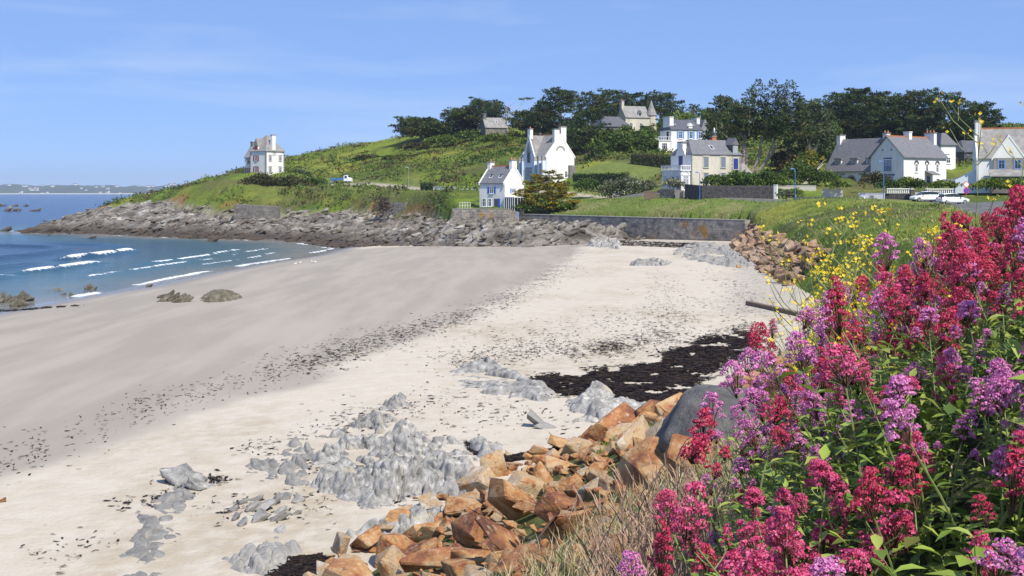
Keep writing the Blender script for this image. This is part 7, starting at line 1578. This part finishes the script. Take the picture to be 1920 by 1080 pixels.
# ------------------------------------------------------------------ people on the path
M['skin'] = mat('skin', (.50,.30,.21), .6); M['hair'] = mat('brown_hair', (.05,.03,.02), .7)
def person(px, py, Y, H, seed, label, top, legs, yaw, bag=None):
    p = P(px, py, Y); root = empty('person', (p.x, p.y, gz(p.x, p.y)), yaw, label, 'person'); s = H/1.75
    J = dict(pel=(0,0,.93), wai=(0,0,1.08), che=(0,-.01,1.32), nek=(0,0,1.50), hd0=(0,-.01,1.57), hd1=(0,-.015,1.68), hd2=(0,-.005,1.745),
             hL=(.09,0,.90), kL=(.10,-.10,.50), aL=(.10,-.02,.09), tL=(.11,-.15,.03), hR=(-.09,0,.90), kR=(-.10,.03,.50), aR=(-.10,.20,.11), tR=(-.11,.09,.04),
             sL=(.18,0,1.43), eL=(.25,.06,1.15), wL=(.24,-.06,.92), fL=(.235,-.10,.83), sR=(-.18,0,1.43), eR=(-.25,.02,1.15), wR=(-.25,-.10,.93), fR=(-.245,-.14,.85))
    R = dict(pel=.155, wai=.135, che=.165, nek=.058, hd0=.075, hd1=.105, hd2=.07, hL=.095, kL=.065, aL=.042, tL=.035, hR=.095, kR=.065, aR=.042, tR=.035, sL=.065, eL=.045, wL=.033, fL=.035, sR=.065, eR=.045, wR=.033, fR=.035)
    E = [('pel','wai'),('wai','che'),('che','nek'),('nek','hd0'),('hd0','hd1'),('hd1','hd2'),('pel','hL'),('hL','kL'),('kL','aL'),('aL','tL'),('pel','hR'),('hR','kR'),('kR','aR'),('aR','tR'),('che','sL'),('sL','eL'),('eL','wL'),('wL','fL'),('che','sR'),('sR','eR'),('eR','wR'),('wR','fR')]
    ks = list(J); me = bpy.data.meshes.new('body'); me.from_pydata([tuple(c*s for c in J[k]) for k in ks], [(ks.index(a), ks.index(b)) for a, b in E], []); o = add('body', me, root)
    md = o.modifiers.new('skin', 'SKIN'); 
    for k, v in zip(ks, me.skin_vertices[0].data): v.radius = (R[k]*s, R[k]*s*(.72 if k in ('pel','wai','che') else 1)); v.use_root = (k == 'pel')
    o.modifiers.new('sub', 'SUBSURF').levels = 1; o.modifiers['sub'].render_levels = 2
    dg = bpy.context.evaluated_depsgraph_get(); ev = o.evaluated_get(dg); me2 = bpy.data.meshes.new_from_object(ev); o.modifiers.clear(); o.data = me2; me2.materials.clear()
    for m_ in (M['skin'], top, legs, M['black_trim'], M['hair']): me2.materials.append(m_)
    for f in me2.polygons:
        c = f.center/s; ax = abs(c.x)
        f.material_index = 3 if c.z < .10 else 2 if (c.z < .95 and ax < .2 and not (ax > .19 and c.z > .78)) else 4 if (c.z > 1.66 or (c.z > 1.58 and c.y > .02)) else 0 if (c.z > 1.49 or (ax > .2 and c.z < .95)) else 1
        f.use_smooth = True
    if bag: MB().taper(-.15*s, .15*s, .10*s, .28*s, 1.02*s, 1.46*s, .03, .03).build('backpack', bag, root)
person(1134, 367, 256, 1.68, 1, 'walker in a red top and blue trousers on the path by the hedge', mat('red_top', (.60,.04,.09), .8), mat('blue_trousers', (.05,.08,.25), .8), 2.6)
person(1139.5, 367, 257, 1.66, 2, 'walker in a pale blue jacket with a red rucksack on the path by the hedge', mat('pale_blue_jacket', (.25,.38,.55), .8), mat('dark_trousers', (.05,.06,.10), .8), 2.4, mat('red_rucksack', (.5,.05,.05), .7))
# ------------------------------------------------------------------ gulls on the wet sand
M['gull_white'] = mat('gull_white', (.78,.78,.76), .7); M['gull_grey'] = mat('gull_grey', (.35,.37,.40), .7); M['beak'] = mat('yellow_beak', (.6,.4,.05), .5)
def gull(px, py, yaw, k):
    q = sand_pts([[px, py]])[0]; root = empty('gull', q, yaw, 'white gull standing on the wet sand near the water', 'bird', 'gulls on the wet sand')
    n = 9; V, Fc = [], []
    prof = [(-.26,.17,.012),(-.18,.18,.045),(-.06,.19,.085),(.06,.20,.085),(.13,.235,.055),(.17,.285,.045),(.20,.315,.048),(.235,.315,.035),(.255,.31,.008)]
    mb = MB(); mb.tube([(a, 0, b) for a, b, r in prof], [r for a, b, r in prof], 8); mb.build('body', M['gull_white'], root, True)
    for s in (-1, 1): MB().poly([(.08,s*.085,.21),(-.05,s*.10,.235),(-.30,s*.03,.19),(-.06,s*.095,.16),(.08,s*.07,.215),(-.05,s*.07,.24),(-.30,s*.02,.20),(-.06,s*.07,.17)], [(0,1,2,3),(7,6,5,4),(0,4,5,1),(1,5,6,2),(2,6,7,3),(3,7,4,0)]).build('wing', M['gull_grey'], root); MB().tube([(.0,s*.03,.12),(.0,s*.03,0)], .008, 5).build('leg', M['beak'], root)
    MB().tube([(.25,0,.31),(.31,0,.30)], [.012,.004], 6).build('beak', M['beak'], root)
for i, (px, py) in enumerate([(553,497),(563,495),(586,493),(592,494),(589,491)]): gull(px, py, i*1.3, i)
# ------------------------------------------------------------------ far coast across the bay with its white houses
def far_coast():
    D = 6200; s = np.linspace(-.62, -.16, 240); rows = [(0, -2.0), (120, 6), (420, 26), (900, 44), (1500, 52), (2600, 40)]; V = []
    for dy, hh in rows:
        x_ = s*(D+dy); e = np.clip((-.19-s)/.05, 0, 1)**.6; V.append(np.column_stack([x_, np.full_like(x_, D+dy)+90*(fbm(np.column_stack([s*40, s*0+dy]), 7, 3)-.5), -1+(hh+1+(hh*.35)*(fbm(np.column_stack([s*60+dy*.003, s*0+dy*.01]), 9, 5)-.5)*2)*e]))
    V = np.concatenate(V); n = len(s); idx_ = np.arange(len(rows)*n).reshape(-1, n); q = np.stack([idx_[:-1,:-1], idx_[:-1,1:], idx_[1:,1:], idx_[1:,:-1]], -1).reshape(-1, 4)
    tag(mesh_np('far_coast', V, [q], mat('far_fields', (.060,.085,.035), .95, color2=(.030,.050,.022), scale=.004, detail=8, stretch=(1,.3,1)), smooth=True), kind='structure')
    rnd = random.Random(4); mb = MB().prism([(-5,-1),(5,-1),(5,5.5),(0,9),(-5,5.5)], 'x', -8, 8); o_ = mb.build('far_house', W); me = o_.data; bpy.data.objects.remove(o_); rb = MB()
    for sg in (-1, 1): rb.prism([(sg*5.6, 5.1), (0, 9.05), (0, 9.5), (sg*5.6, 5.6)], 'x', -8.4, 8.4)
    o_ = rb.build('roof', M['slate']); rme = o_.data; bpy.data.objects.remove(o_)
    rng = np.random.default_rng(2); k = 0
    while k < 70:
        sx = rnd.uniform(-.50, -.245); dy = rnd.choice((60, 120, 300, 420, 700, 900, 1200, 1500)); i = int((sx-s[0])/(s[1]-s[0])); r = [j for j, a in enumerate(rows) if a[0] <= dy][-1]; r1 = min(r+1, len(rows)-1); f = (dy-rows[r][0])/max(1, rows[r1][0]-rows[r][0]); v = V[r*n+i]*(1-f)+V[r1*n+i]*f
        o = add('far_house', me); o.location = (v[0], v[1], v[2]+.5); o.rotation_euler = (0, 0, rnd.uniform(-.6, .6)); sc_ = rnd.uniform(.7, 1.5); o.scale = (sc_, sc_, sc_); tag(o, 'tiny white house on the hazy far coast across the bay', 'house', 'white houses on the far coast'); ro = bpy.data.objects.new('roof', rme); COL.objects.link(ro); ro.parent = o; k += 1
    c = MB().poly([(-3400,6130,.3),(-1150,6130,.3),(-1150,6215,4),(-3400,6215,4)], [(0,1,2,3)]).build('far_beach', mat('far_sand', (.60,.55,.46), .95)); tag(c, kind='structure')
far_coast()
# ------------------------------------------------------------------ sea air
HZ = MB().box(-4200, 3000, -120, 9500, -40, 140).build('haze', mat('air', (1,1,1))); tag(HZ, 'thin bluish sea haze in the air', 'haze', kind='stuff')
m = bpy.data.materials.new('sea_air'); m.use_nodes = True; n_, l_ = m.node_tree.nodes, m.node_tree.links; n_.clear(); ou = n_.new('ShaderNodeOutputMaterial'); pv = n_.new('ShaderNodeVolumePrincipled'); pv.inputs['Color'].default_value = (.72,.82,1,1); pv.inputs['Density'].default_value = 9e-5; pv.inputs['Anisotropy'].default_value = .2; l_.new(pv.outputs[0], ou.inputs['Volume']); HZ.data.materials.clear(); HZ.data.materials.append(m)
